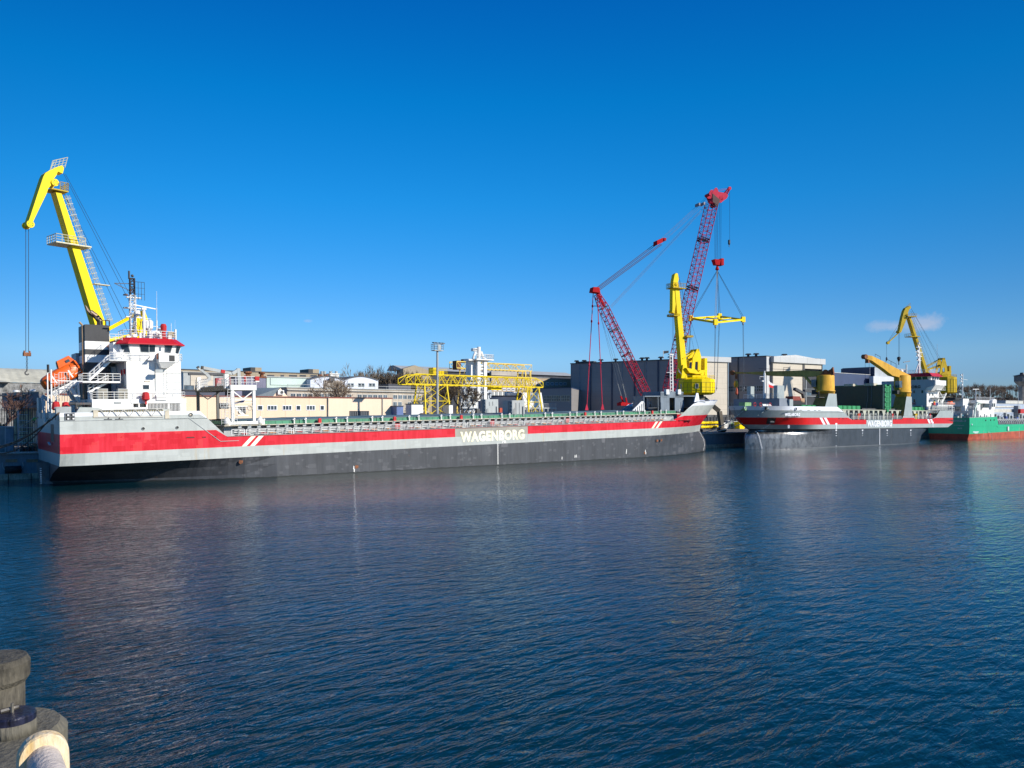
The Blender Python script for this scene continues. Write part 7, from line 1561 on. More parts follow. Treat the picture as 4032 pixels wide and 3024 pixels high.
fpart(h2,f,'gate',[(xg2,xg3,-1.3,-.1,fz(f,3190,1453),zp0-.1)],GATE)
fpart(h2,f,'gate_mast',[(xg1+.1,xg2-.1,-1.5,0,LZ,zp0),(xg3+.1,xg3+.6,-1.5,0,LZ,zp0)],DGREY)
fpart(h2,f,'gate_opening',[(xg2,xg3,-.2,-.05,LZ,fz(f,3190,1453))],DARKIN)
zz=fz(f,3190,1545);fpart(h2,f,'inner_window_band',[(xg2+.3+k*2.2,xg2+2.1+k*2.2,-.3,-.2,zz-1.6,zz+1.2) for k in range(3)],BLUEGL)
fpart(h2,f,'inner_bridge',[(xg2,xg3,-.5,-.22,zz-2.2,zz-1.7),(xg2,xg3,-.5,-.22,zz+1.5,zz+1.8),(fx(f,3170),fx(f,3170)+.8,-.4,-.25,LZ,zp0-5)],MGREY)
fpart(h2,f,'end_pier',[(xg3+.8,L,-.3,0,LZ,zp0)],PAR)
vents(h2.t,f,(3088,),fz(f,3088,1403),3)
# lower annex left of the big hall
h3=PB('window_annex','low slate annex with long window band left of the big slate hall',[(2128,372),(2250,362),(2300,420),(2100,420)],W(2200,1530,y=368).z,SLATE,paint('annex_roof',(.03,.05,.11),.5))
f=h3.fr(0,1);za=fz(f,2190,1580);zb=fz(f,2190,1557)
for l,r in((2141,2170),(2172,2206),(2210,2244)):
    u0,u1=fx(f,l),fx(f,r);mb=MB()
    def bb(x0,x1,y0,y1,a,b):mb.add([f.M@V((x,y,z)) for z in(a,b) for y in(y0,y1) for x in(x0,x1)],[(0,2,3,1),(4,5,7,6),(0,1,5,4),(2,6,7,3),(0,4,6,2),(1,3,7,5)])
    for z in(za,(za+zb)/2,zb):bb(u0,u1,-.12,0,z-.08,z+.08)
    for k in range(6):x=u0+(u1-u0)*k/5;bb(x-.08,x+.08,-.12,0,za,zb)
    o=part(h3.t,'window',mb,CREAMD);mb=MB();bb(u0,u1,-.06,-.03,za,zb);part(o,'pane',mb,GLS)
# blue and grey buildings right of the halls
t,x0,x1,zt=bld('blue_hall','long navy blue hall with white roof edge behind the upright green hatch panels','building',3232,3425,1467,1471,112,20,cladding('navy_cladding',(.035,.055,.12),8,60,.5,.7),PAR)
t,x0,x1,zt=bld('grey_tower_block','pale grey tower block behind the raised boom of the second ship crane','building',3444,3566,1445,1452,110,20,cladding('grey_cladding',(.40,.43,.45),6,60,.6,.8),LGREY)
mb=MB();mb.hexa([(x0-.1,110,LZ),(x0,110,LZ),(x0,130,LZ),(x0-.1,130,LZ)],[(x0-.1,110,zt),(x0,110,zt),(x0,130,zt),(x0-.1,130,zt)]);a=Q(3424,1447,y=112);mb.bx(a.x,x0,112,130,LZ,a.z);part(t,'navy_side_wall',mb,paint('navy_wall',(.03,.045,.09),.6))
a=Q(3436,1481,y=108);b=Q(3520,1481,y=108);mb=MB();mb.bx(a.x,b.x,107.5,110,LZ,a.z);part(t,'lower_block',mb,cladding('light_cladding',(.55,.57,.58),60,2,.6,.85))
# far left halls
t=thing('vaulted_hall','old vaulted hall with pale curved roof behind the lifeboat at the left','building',Q,(Q(100,1500,y=120).x,130,LZ))
ez=Q(150,1508,y=120).z;rz=Q(150,1450,y=132).z;xl=Q(-60,1500,y=120).x;xr=Q(330,1500,y=120).x
rows=[];n=9
for i in range(n+1):
    a=i/n;y=120+22*a;z=ez+(rz-ez)*math.sin(min(1,a*1.15)*math.pi/2)
    rows.append([(xl+(xr-xl)*k/24,y,z+(.06 if k%2 else 0)) for k in range(25)])
mb=MB();mb.grid(rows);part(t,'curved_roof',mb,paint('old_pale_roof',(.50,.48,.38),.8,.10,.12))
mb=MB();mb.bx(xl,xr,120.3,141,LZ,ez);part(t,'wall',mb,paint('grey_stone_wall',(.25,.25,.24),.95,.25,1.2,rust=.5))
a=Q(40,1508,y=118);c=Q(-50,1489,y=118);mb=MB();mb.ext([(xl-6,118,ez),(a.x,118,ez),(a.x-2,118,ez+.4),(c.x+2,118,c.z-.6),(c.x,118,c.z),(xl-6,118,c.z)],(0,3,0));part(t,'arched_gable',mb,paint('gable_grey',(.3,.31,.3),.9,.1,.5))
pbw=PB('slate_workshop','slate grey workshop wall with gutter in shade at the left behind the stern',[(8,158),(153,147),(200,172),(20,185)],W(80,1553,y=152).z,paint('slate_wall_plain',(.17,.175,.19),.7,.04,.2),paint('roof_felt_grey',(.24,.25,.22),.9,.15,1,rust=.4),zb=W(80,1606,y=152).z)
f=pbw.fr(0,1);
for px in(43,105):
    q=f.M@V((fx(f,px),1,W(80,1553,y=152).z+.4));mb=MB();mb.lathe(q,[(.3,-.5),(.3,.1),(.6,.2),(.55,.5),(.2,.6)],12);part(pbw.t,'roof_ventilator',mb,DWHITE)
fpart(pbw,f,'gutter',[(0,12,-.5,-.1,W(80,1557,y=152).z,W(80,1552,y=152).z)],paint('gutter_pale',(.33,.35,.3),.7))
fpart(pbw,f,'ground_floor',[(0,9,2,2.3,LZ,W(80,1606,y=152).z)],paint('ground_floor_yellowed',(.35,.32,.2),.9,.3,.6))
# steel fence in front of it
fn=thing('steel_fence','dark vertical bar steel fence at the left edge beside the stern','fence',Q,(Q(60,1640,y=31).x,31,LZ))
a=Q(-60,1640,y=31).x;b=Q(155,1640,y=31).x;zt=Q(60,1606,y=31).z
mb=MB();x=a
while x<b:mb.tube((x,31,LZ),(x,31,zt),.05,4);x+=.33
part(fn,'bars',mb,DGREY)
mb=MB()
for z in(LZ+.8,LZ+2.6,zt-.4):mb.bx(a,b,31.0,31.1,z,z+.1)
x=a
while x<b:mb.bx(x-.08,x+.08,31,31.2,LZ,zt+.1);x+=3
part(fn,'rails',mb,DGREY)
mb=MB();a=Q(-40,1660,y=33).x;b=Q(60,1660,y=33).x
heap('grass_bank','dry grassy bank behind the steel fence at the left edge',-40,60,1645,34,5,paint('dry_grass',(.20,.16,.07),1,.3,1.5),'bank')
# scaffold, container, lamp posts at the stern
sc_=thing('scaffold_tower','grey scaffold tower on the quay beside the stern','scaffold',Q,(Q(76,1790,y=24).x,25,LZ))
xa=Q(74,1700,y=24.5).x;xb2=Q(150,1700,y=24.5).x;zt=Q(76,1617,y=24.5).z
mb=MB()
for x in(xa,xb2):
    for y in(24.5,26):mb.tube((x,y,LZ),(x,y,zt),.06,6)
for k in range(7):z=LZ+.6+k*(zt-LZ-.8)/6.5;mb.tube((xa,24.5,z),(xa+1.2,24.5,z),.045,5);mb.tube((xa,24.5,z),(xa,26,z),.045,5)
for z in(LZ+1.5,LZ+3.9):mb.tube((xa,24.5,z),(xb2,24.5,z),.045,5);mb.tube((xa,24.5,z),(xb2,24.5,z+2),.04,5)
part(sc_,'tubes',mb,paint('scaffold_galvanised',(.42,.42,.43),.5,.1,1))
zp=Q(110,1666,y=24.5).z;mb=MB();mb.bx(xa,xb2,24.3,26,zp-.06,zp);part(sc_,'plank_floor',mb,WOOD)
ct=thing('site_container','grey and pale blue site container on the quay at the left edge','container',Q,(Q(20,1700,y=27).x,27,LZ))
a=Q(-60,1700,y=25).x;b=Q(54,1700,y=25).x;c=Q(22,1700,y=25).x;zt=Q(30,1683,y=25).z
mb=MB();mb.bx(a,b,25,27.4,LZ+.1,zt);part(ct,'wall',mb,MGREY);mb=MB();mb.bx(c,b-.1,24.9,25,LZ+.3,zt-.2);part(ct,'door',mb,paint('door_grey_blue',(.16,.2,.24),.5));mb=MB();mb.bx(a-.05,b+.05,24.85,27.5,zt,zt+.15);mb.bx(c-.1,c+.02,24.86,25,LZ+.1,zt);part(ct,'frame',mb,LGREY)
# drums and clutter in the shade beside the stern
for i in range(6):
    p=Q(88+i*11,1765,y=24+(i%2));mb=MB()
    if i%2:mb.bx(p.x-.5,p.x+.5,p.y-.4,p.y+.4,LZ+.02,LZ+.7+i*.12)
    else:mb.lathe((p.x,p.y,LZ+.02),[(.3,0),(.32,.02),(.3,.45),(.32,.47),(.3,.9)],10)
    solo('oil_drum' if i%2==0 else 'wooden_crate',('dark oil drum on the shaded quay nearest the scaffold','low wooden crate beside the scaffold tower','dark oil drum between two crates beside the stern','middle wooden crate beside the stern','dark oil drum close to the ship transom','tallest crate right beside the ship transom')[i],'drum' if i%2==0 else 'crate',Q,(p.x,p.y,LZ),mb,BLK if i%2==0 else WOOD)
# ---------------------------------------------------------------- quay gap between the ships
g=Q(2785,1670,y=45)
def gx(px,y):return Q(px,1680,y=y).x
for i in range(4):
    x=gx(2757+i*15,60);t=thing('crowd_barrier','yellow barrier of two tubes in the row beneath the hall gate, '+('leftmost','second from the left','third from the left','rightmost')[i],'barrier',Q,(x,60,LZ),'yellow barriers in the gap');mb=MB();mb.tube((x,60,LZ+2.4),(x+4.2,60,LZ+2.4),.55,8);mb.tube((x,60,LZ+.9),(x+4.2,60,LZ+.9),.55,8);part(t,'tubes',mb,YEL);mb=MB();mb.bx(x+.2,x+.5,59.7,60.3,LZ,LZ+2.9);mb.bx(x+3.7,x+4,59.7,60.3,LZ,LZ+2.9);part(t,'stands',mb,DGREY)
labs=['low stack of white panels on the quay right of the crane leg','tall grey cabinet on the quay between white stack and yellow skip','green and white crate on the quay near the yellow skip','pale crate directly left of the yellow skip']
for i,(px,w_,h_,c) in enumerate(((2836,4.2,2.6,WHITE),(2861,2.4,3.2,MGREY),(2872,1.2,2.6,paint('crate_green',(.08,.2,.1),.6)),(2884,2.2,2.8,LGREY))):
    x=gx(px,55);t=thing('stacked_goods',labs[i],'stacked goods',Q,(x,55,LZ))
    if i==0:
        for k in range(5):mb=MB();mb.bx(x+.05*k,x+w_,54.5,56,LZ+k*.52,LZ+k*.52+.36);part(t,'panel',mb,c)
    else:
        mb=MB();mb.bx(x,x+w_,54.5,56,LZ+.15,LZ+h_);part(t,'body',mb,c);mb=MB();mb.bx(x-.1,x+w_+.1,54.4,56.1,LZ+h_,LZ+h_+.12);mb.bx(x,x+.15,54.4,54.5,LZ,LZ+h_);part(t,'edge_frame',mb,DWHITE)
x=gx(2900,52);t=thing('skip','yellow tapered rubbish skip on the quay left of the second ship bow','skip',Q,(x,52,LZ));mb=MB();mb.hexa([(x+.6,51,LZ+.2),(x+3.4,51,LZ+.2),(x+3.4,53,LZ+.2),(x+.6,53,LZ+.2)],[(x,50.8,LZ+2.8),(x+4,50.8,LZ+2.8),(x+4,53.2,LZ+2.8),(x,53.2,LZ+2.8)]);part(t,'body',mb,YEL);mb=MB();mb.bx(x-.1,x+4.1,50.7,50.85,LZ+2.6,LZ+2.9);part(t,'rim',mb,YELB)
t=thing('trestle_row','row of dark steel trestles and low bogies in front of the hall gate','trestles',Q,(gx(2800,78),78,LZ))
for i in range(9):
    x=gx(2778+i*12,78);mb=MB();mb.bx(x,x+3.2,77,79,LZ+4.2,LZ+5.2)
    for dx in(0,2.8):mb.beam((x+dx,77,LZ),(x+dx+.3,77,LZ+4.2),.4)
    mb.tube((x+.6,76.8,LZ+.9),(x+2.4,76.8,LZ+.9),.7,8);part(t,'trestle',mb,DGREY)
# mobile crane between hall and second ship foredeck
t=thing('mobile_crane','rusty red mobile crane with folded dark boom on the quay behind the second ship','mobile crane',Q,(Q(3150,1600,y=44).x,44,LZ))
def qb(mb,l,r,tp,bt,y0,y1):
    a=Q(l,tp,y=y0);b=Q(r,bt,y=y0);mb.bx(a.x,b.x,y0,y1,b.z,a.z)
mb=MB();qb(mb,3122,3152,1560,1577,44,47);part(t,'cab_body',mb,paint('rusty_red_body',(.23,.035,.02),.6,.1,1));mb=MB();qb(mb,3115,3170,1577,1612,44,47);part(t,'chassis',mb,BLK)
mb=MB();qb(mb,3154,3168,1568,1584,44,47);part(t,'counterweight',mb,paint('tan_metal',(.45,.28,.16),.6))
mb=MB();a=Q(3128,1531,y=45);b=Q(3160,1548,y=45);mb.beam(a,b,1.2,1.0);mb.beam(b,Q(3166,1575,y=45),1.0,.9);mb.beam(Q(3166,1538,y=45),Q(3215,1544,y=45),1.0,.8);part(t,'folded_boom',mb,DGREY)
for px in(3114,3140,3160):
    p=Q(px,1600,y=43.8);mb=MB();mb.tube((p.x,43.6,LZ+1.1),(p.x,44.2,LZ+1.1),1.1,14);part(t,'wheel',mb,BLK)
# ---------------------------------------------------------------- ship in the dock behind
t=thing('dock_ship','white and navy ship in dry dock with white mast tower behind the gantry crane','ship',Q,(Q(1900,1600,y=84).x,84,LZ))
def dq(px,py,y=84):return Q(px,py,y=y)
mb=MB()
for px in(1882,1908):a=dq(px,1412);mb.bx(a.x-.55,a.x+.55,83.4,84.6,LZ+10,a.z)
for py in(1440,1452,1470,1480):a=dq(1878,py);b=dq(1912,py);mb.beam(a,b,.5)
mb.beam(dq(1884,1450),dq(1892,1420),.4);mb.beam(dq(1906,1450),dq(1898,1420),.4);mb.bx(dq(1862,1480).x,dq(1882,1480).x,85,88,LZ+10,dq(1870,1420).z);part(t,'tower',mb,WHITE)
mb=MB();a=dq(1866,1413);b=dq(1934,1413);mb.bx(a.x,b.x,82.5,87,a.z-.35,a.z);mb.bx(dq(1846,1415).x,a.x,84,87,a.z-.6,a.z-.1);mb.ext([dq(1908,1416),dq(1930,1416),dq(1912,1432)],(0,2,0));part(t,'tower_platform',mb,WHITE);mb=MB();mb.rail([(a.x,82.6,a.z),(b.x,82.6,a.z),(b.x,86.9,a.z)],1.5,.9,3,.07);part(t,'tower_railing',mb,WHITE)
mb=MB();a=dq(1885,1412);b=dq(1884,1366);mb.tube(a,(a.x,84,b.z),.62,12);mb.tube(dq(1862,1412),dq(1871,1388),.4,8);mb.tube(dq(1905,1412),dq(1893,1384),.42,8);mb.bx(dq(1866,1370).x,dq(1882,1370).x,84.4,85.6,dq(1870,1382).z,dq(1870,1371).z)
for k in range(4):mb.beam(dq(1867,1372+k*7),dq(1883,1372+k*7),.22)
part(t,'mast',mb,WHITE)
mb=MB();rnd=random.Random(5)
for i in range(60):
    px=rnd.uniform(1812,1935);py=rnd.uniform(1485,1600) if px<1875 else rnd.uniform(1485,1548)
    a=dq(px,py,83+rnd.uniform(0,3));b=dq(px+rnd.choice((0,0,rnd.uniform(-14,14))),py+rnd.uniform(8,26),83+rnd.uniform(0,3));mb.beam(a,b,rnd.uniform(.25,.5))
for px in(1815,1830,1846,1862,1880,1900,1925):a=dq(px,1505);mb.bx(a.x-.3,a.x+.3,84,84.6,LZ,a.z)
for py in(1508,1525,1545,1560,1585,1605):a=dq(1812,py);b=dq(1880 if py>1550 else 1930,py);mb.beam(a,b,.45,.5)
part(t,'stern_framework',mb,paint('framework_pale',(.48,.52,.56),.6,.15,.5))
mb=MB()
for l,r,tp,bt,yy in((1828,1850,1540,1556,83),(1856,1876,1515,1530,85),(1824,1846,1565,1590,85),(1880,1902,1500,1524,86),(1906,1930,1520,1545,86),(1835,1870,1590,1622,84)):qb(mb,l,r,tp,bt,yy,yy+2.5)
part(t,'deck_modules',mb,paint('module_grey_white',(.55,.58,.6),.6,.1,.4))
mb=MB();a=dq(1868,1630);b=dq(1878,1600);mb.beam(dq(1860,1628),dq(1872,1585),.9);part(t,'white_strut',mb,WHITE)
# hull block facing away from the sun
D=Fr(Wp(1871,266),math.degrees(math.atan2(-18,13)))
def dd(px,py,y=0):return D.M@D(px,py,y=y)
nv=paint('dock_ship_navy',(.02,.024,.06),.5);gb=paint('dock_ship_grey_blue',(.33,.36,.44),.6,.03,.2);yv=D.M.to_3x3()@V((0,.7,0))
mb=MB();P=[dd(*p) for p in((1868,1630),(1884,1557),(2030,1557),(2036,1548),(2047,1546),(2052,1560),(2058,1585),(2058,1630))];P=[Q.I@p for p in P];mb.ext(P,Q.R@yv);part(t,'navy_hull',mb,nv)
mb=MB();P=[dd(px,py,-.15) for px,py in((1873,1630),(1888,1562),(2028,1563),(2034,1570),(2042,1600),(2042,1630))];P=[Q.I@p for p in P];mb.ext(P,Q.R@(yv*.15));part(t,'grey_side_panel',mb,gb)
for i in range(13):
    a=dq(1936+i*8,1556,88);mb=MB();mb.tube((a.x,88,a.z-.5),(a.x,88,a.z+1.15),.42,8);part(t,'ventilation_cylinder',mb,WHITE if i%2 else LGREY)
def qp(pts,y,d,mb):mb.ext([Q(px,py,y=y) for px,py in pts],(0,d,0))
mb=MB();qp([(2048,1640),(2049,1546),(2072,1545),(2078,1550),(2120,1545),(2132,1546),(2142,1612),(2142,1640)],80,8,mb);part(t,'white_bow_house',mb,WHITE)
mb=MB();c=Q(2092,1554,y=79.6);mb.ball(c,1.1,12,8);mb.bx(Q(2080,1575,y=79.8).x,Q(2100,1575,y=79.8).x,79.5,80,Q(2090,1604,y=79.8).z,Q(2090,1580,y=79.8).z);part(t,'bow_fittings',mb,DWHITE)
mb=MB();a=Q(2068,1604,y=76);b=Q(2182,1604,y=76);mb.bx(a.x,b.x,75,79,a.z-.4,a.z)
for k in range(8):x=a.x+(b.x-a.x)*k/7;mb.bx(x-.15,x+.15,75,75.3,LZ,a.z)
mb.rail([(a.x+6,75.1,a.z),(b.x,75.1,a.z)],1.2,2,3,.06);part(t,'dock_platform',mb,LGREY)
mb=MB();qb(mb,1968,1978,1606,1625,70,72);part(t,'red_cabinet',mb,paint('cabinet_red',(.4,.05,.02),.6))
mb=MB()
for i in range(14):a=Q(1885+i*12,1622,y=74);mb.bx(a.x-.7,a.x+.5,74,75,LZ,a.z+.2+.8*(i%3==0))
part(t,'dockside_clutter',mb,DGREY)
# ---------------------------------------------------------------- wooded hill and water tower
mb=MB();rnd=random.Random(9);rows=[]
for j in range(5):
    rows.append([(350+i*22,620+j*45,LZ-1+([0,10,19,22,12][j])*(.85+.15*math.sin(i*.9+j))) for i in range(30)])
mb.grid(rows);solo('hill',None,None,W,(600,700,LZ),mb,paint('hill_leaf_litter',(.07,.05,.035),1,.3,.1),kind='structure')
WD=paint('bare_wood_twigs',(.17,.125,.09),1,.25,.15,col2=(.06,.045,.036))
mb=MB()
for i in range(900):
    x=rnd.uniform(345,700);y=rnd.uniform(600,740);zb=LZ-1+min(22,(y-615)*.24 if y>615 else 0)+rnd.uniform(-1,1);hh=rnd.uniform(9,13)+2*math.sin(x*.07+y*.05);cw=rnd.uniform(3,5.5)
    mb.tube((x,y,zb),(x,y,zb+hh*.5),.22,3,.12,cap=False)
    for k in range(46):
        a=rnd.uniform(0,6.283);e=rnd.uniform(.15,1.35);r=rnd.uniform(.45,1)
        p=V((x,y,zb+hh*.45));d=V((math.cos(a)*math.cos(e)*cw,math.sin(a)*math.cos(e)*cw,math.sin(e)*hh*.55));q=p+d*r;p=p+d*r*rnd.uniform(.35,.75);w_=rnd.uniform(.06,.16)
        mb.add([p-V((w_,0,0)),p+V((w_,0,0)),q+V((rnd.uniform(-.9,.9),0,rnd.uniform(-.2,.9)))],[(0,1,2)])
        mb.add([p-V((w_*.7,0,0)),p+V((w_*.7,0,0)),q+V((rnd.uniform(-1.6,1.6),0,rnd.uniform(-.4,.5)))],[(0,1,2)])
        mb.add([p-V((0,w_,0)),p+V((0,w_,0)),q+V((rnd.uniform(-.9,.9),.3,rnd.uniform(-.9,.9)))],[(0,1,2)])
solo('woodland','brown leafless wood covering the hill at the right behind the tanker','woodland',W,(600,680,LZ),mb,WD,kind='stuff')
# a few trees standing out of its edge
for i,(px,tp) in enumerate(((3775,1505),(3890,1506),(3965,1500))):
    b=Wp(px,592,LZ+1);ht=W(px,tp,y=592).z-b.z;bare_tree(('bare tree at the left end of the wood, right of the crane house','bare tree standing out above the wood near the tanker masts','bare tree rising above the wood left of the water tower')[i],b,ht,90+i,.6,BARK,5,'bare trees at the edge of the wood',.13)
t=thing('water_tower','old concrete water tower with dark conical roof at the right edge','water tower',W,Wp(4024,560,LZ))
c=Wp(4024,560,0);zc=lambda py:W(4024,py,y=560).z
mb=MB();mb.lathe((c.x,c.y,0),[(2.2,LZ),(2.2,zc(1520)),(4.6,zc(1505)),(4.9,zc(1501))],12);part(t,'shaft',mb,paint('tower_concrete',(.28,.25,.21),.9,.15,.3))
mb=MB();mb.lathe((c.x,c.y,0),[(4.9,zc(1501)),(4.9,zc(1480))],12);part(t,'tank',mb,paint('tank_grey',(.17,.165,.155),.9,.15,.3))
mb=MB();mb.lathe((c.x,c.y,0),[(5.6,zc(1480)),(5.6,zc(1479)),(1.4,zc(1474)),(1.2,zc(1468)),(.9,zc(1467))],12);part(t,'roof',mb,BLK)
t,x0,x1,zt=bld('quay_warehouse','low pale blue warehouse beyond the tanker deck','building',3900,4150,1589,1590,60,14,paint('warehouse_pale_blue',(.35,.42,.52),.6,.05,.3),LGREY)
t,x0,x1,zt=bld('white_shed','white flat shed roof in front of the wood beyond the tanker','building',3960,4150,1578,1580,90,14,paint('shed_white',(.55,.55,.5),.6,.05,.3),DWHITE)
# ---------------------------------------------------------------- mooring ropes
def rope(lab,fa,pa,fb,pb_,drop,r,mat):
    a=fa.M@V(pa);b=fb.M@V(pb_);mb=MB();mb.sag(a,b,drop,r,14,6);return solo('mooring_rope',lab,'mooring rope',W,a,mb,mat,smooth=True)
p=onhull(2935,1606);rope('upper pale mooring rope from the round bow fairlead of the second ship to the quay',B,(p.x,p.y-.4,p.z),Q,tuple(V((Q(2762,1686,y=22).x,22,LZ+.4))),1.2,.13,ROPE)
p=onhull(3021,1607);rope('lower pale mooring rope from the square bow chock of the second ship to the quay',B,(p.x,p.y-.4,p.z),Q,tuple(V((Q(2768,1686,y=22).x,22,LZ+.4))),1.6,.13,ROPE)
a=A(233,1626,x=-.1);e=Q(-60,1760,y=24)
rope('upper brown mooring rope from the stern rail to the quay at the left',A,(-.1,a.y,a.z),Q,(Q(-70,1760,y=24).x,24,LZ+.8),1.2,.11,BROPE)
rope('second brown mooring rope just below the upper stern rope',A,(-.1,a.y+.6,a.z),Q,(Q(-70,1768,y=23.5).x,23.5,LZ+.6),1.3,.09,BROPE)
a=A(192,1653,x=-.1);rope('lower brown mooring rope from the transom opening to the quay',A,(-.1,a.y,a.z),Q,(Q(-40,1792,y=22.5).x,22.5,LZ+.3),1.8,.09,BROPE)
# quay bollards
for i,px in enumerate((2762,-55)):
    x=Q(px,1690,y=22.6).x;mb=MB();mb.lathe((x,22.7,LZ+.02),[(.4,0),(.28,.15),(.26,.5),(.42,.6),(.42,.75),(.2,.85)],14);solo('quay_bollard',('dark mooring bollard at the end of the pale bow ropes','dark mooring bollard holding the stern ropes')[i],'bollard',Q,(x,22.7,LZ),mb,BLK,smooth=True)
# ---------------------------------------------------------------- hatch gantry on the big ship
HG=thing('hatch_crane','white travelling hatch crane with platform standing across the hold of the big ship','hatch crane',A,(25.5,10.7,7.95))
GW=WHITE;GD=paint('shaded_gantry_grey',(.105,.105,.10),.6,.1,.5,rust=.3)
zt=13.9
for x in(23.75,27.1):
    mb=MB();mb.beam((x,1.9,8.5),(x+(.0),1.9,zt-.4),.42,.5,up=(0,1,0));part(HG,'near_leg',mb,GW)
    mb=MB();mb.beam((x,19.6,8.5),(x,19.6,zt-.2),.42,.5,up=(0,1,0));part(HG,'far_leg',mb,GD)
mb=MB();mb.bx(23.4,27.45,1.55,2.2,zt-.5,zt+.3);part(HG,'end_beam',mb,GW)
mb=MB();mb.beam((23.8,1.9,zt-.6),(25.4,1.9,12.0),.16);mb.beam((27.1,1.9,zt-.6),(25.4,1.9,12.0),.16);mb.beam((23.7,1.9,11.9),(27.2,1.9,11.9),.18);part(HG,'knee_braces',mb,GW)
mb=MB();mb.beam((23.8,19.6,zt-.6),(25.4,19.6,12.2),.16);mb.beam((27.1,19.6,zt-.6),(25.4,19.6,12.2),.16);part(HG,'knee_braces',mb,LGREY)
mb=MB()
for x in(23.7,27.1):mb.beam((x,2.2,zt-.1),(x,19.8,zt-.1),.5,.75)
mb.bx(23.4,27.4,19.3,19.9,zt-.5,zt+.3);mb.bx(24.0,26.9,3,19,zt+.1,zt+.25);part(HG,'cross_girder',mb,GD)
mb=MB();mb.bx(23.0,28.2,1.75,2.15,8.05,8.5);part(HG,'sill_beam',mb,GW)
for x in(22.9,28.1):
    mb=MB();mb.lathe((x,1.95,8.0),[(.28,0),(.5,.25),(.5,.65),(.3,.95),(.12,1.25)],12);part(HG,'travel_motor',mb,GW)
    mb=MB();mb.tube((x+.35,1.8,8.12),(x+.35,2.1,8.12),.2,10);part(HG,'travel_wheel',mb,GW)
mb=MB();mb.rail([(23.4,1.6,zt+.3),(27.5,1.6,zt+.3)],1.3,.75,3,.045);mb.rail([(27.5,1.6,zt+.3),(27.5,19,zt+.3)],1.25,2,3,.04);mb.rail([(23.4,1.6,zt+.3),(23.4,8,zt+.3)],1.3,.6,3,.045);mb.rail([(23.4,13,zt+.3),(23.4,19.6,zt+.3)],1.3,.55,3,.045);part(HG,'platform_railing',mb,GW)
mb=MB();mb.bx(27.3,27.9,1.5,2.1,zt+.8,zt+1.6);mb.m=1;mb.bx(27.25,27.9,1.45,2.15,zt+1.0,zt+1.65);part(HG,'control_box',mb,[GW,SIGRED])
mb=MB();mb.bx(25.0,26.4,9,11,zt+.25,zt+1.5);part(HG,'hydraulic_unit',mb,MGREY)
for y in(8.0,12.2):mb=MB();mb.bx(24.6,25.6,y,y+.8,zt+.25,zt+1.75);part(HG,'red_drum',mb,SIGRED)
mb=MB()
for y in(3.0,17.2):
    mb.bx(22.9,23.5,y-.3,y+.3,zt-.2,zt+2.0)
part(HG,'boom_post',mb,GW)
def hgp(px,py,y):return A(px,py,y=y)
mb=MB();P=[hgp(828,1489,17.2),hgp(812,1472,17.2),hgp(781,1449,17.2)]
mb.beam(P[0],P[1],.4,.5);mb.beam(P[1],P[2],.3,.38);mb.beam((23.2,17.2,zt+.3),P[0],.45,.5);o=part(HG,'knuckle_boom',mb,LGREY);mb=MB();mb.beam(P[2],P[2]+V((-.15,0,.25)),.42);part(o,'boom_tip',mb,BLK)
mb=MB();P=[hgp(926,1465,6),hgp(914,1471,6),hgp(800,1448,6)];q0=V((P[0].x+.6,6,zt+.3))
mb.beam(q0,P[0]+V((.5,0,.6)),.5,.55);mb.beam(P[0]+V((.4,0,.3)),P[1],.5);mb.beam(P[1],P[2],.34,.46);o=part(HG,'knuckle_boom',mb,LGREY);mb=MB();mb.beam(P[2],P[2]+V((-.3,0,.02)),.5);part(o,'boom_tip',mb,BLK)
mb=MB();mb.beam(hgp(870,1461,5.9),hgp(885,1464,5.9),.4,.5);part(HG,'red_marking',mb,SIGRED)
mb=MB();mb.ladder((22.75,1.7,9.0),(23.3,1.7,13.7),.5,.4,.035);mb.ladder((22.3,1.9,8.1),(22.3,1.9,10.8),.5,.4,.03);mb.ladder((24.1,1.6,8.2),(24.1,1.6,9.9),.5,.35,.03)
for z in(10.8,11.4,12.2):mb.beam((22.0,1.7,z),(24.5,1.7,z),.06)
mb.rail([(21.8,1.6,10.0+.8),(24.0,1.6,10.8)],1.5,.5,4,.035);part(HG,'ladders',mb,GW)
mb=MB();mb.beam((21.9,1.9,10.75),(27.0,1.9,10.75),.1);mb.rail([(24.2,1.7,9.8),(26.2,1.7,9.8)],1.0,.5,3,.035);mb.beam((24.0,1.9,10.9),(25.5,1.9,9.5),.12,.4);mb.bx(24.5,26.2,1.7,2.4,9.4,9.5);mb.beam((23.9,1.75,10.9),(27.1,1.75,10.9),.08);mb.beam((24.6,1.75,11.4),(27.0,1.75,11.4),.06);part(HG,'cabin_stairs',mb,GW)
mb=MB();mb.bx(25.1,26.1,2.6,3.4,9.7,10.9);mb.bx(21.9,23.2,2,2.6,10.5,11.4);part(HG,'operator_seat',mb,DGREY)
mb=MB();mb.hexa([(24.2,2.5,11.2),(25.7,2.5,11.5),(25.7,3,11.5),(24.2,3,11.2)],[(24.5,2.5,11.5),(26.0,2.5,11.9),(26,3,11.9),(24.5,3,11.5)]);mb.bx(25.9,26.5,2.5,2.7,9.4,9.5);part(HG,'blue_motor',mb,paint('motor_blue',(.03,.05,.16),.5))
mb=MB();c=A(984,1606,y=1.7)
for i in range(12):a,b=6.2832*i/12,6.2832*(i+1)/12;mb.tube((c.x+.36*math.cos(a),1.7,c.z+.36*math.sin(a)),(c.x+.36*math.cos(b),1.7,c.z+.36*math.sin(b)),.09,6)
part(HG,'lifebuoy',mb,CREAMD)
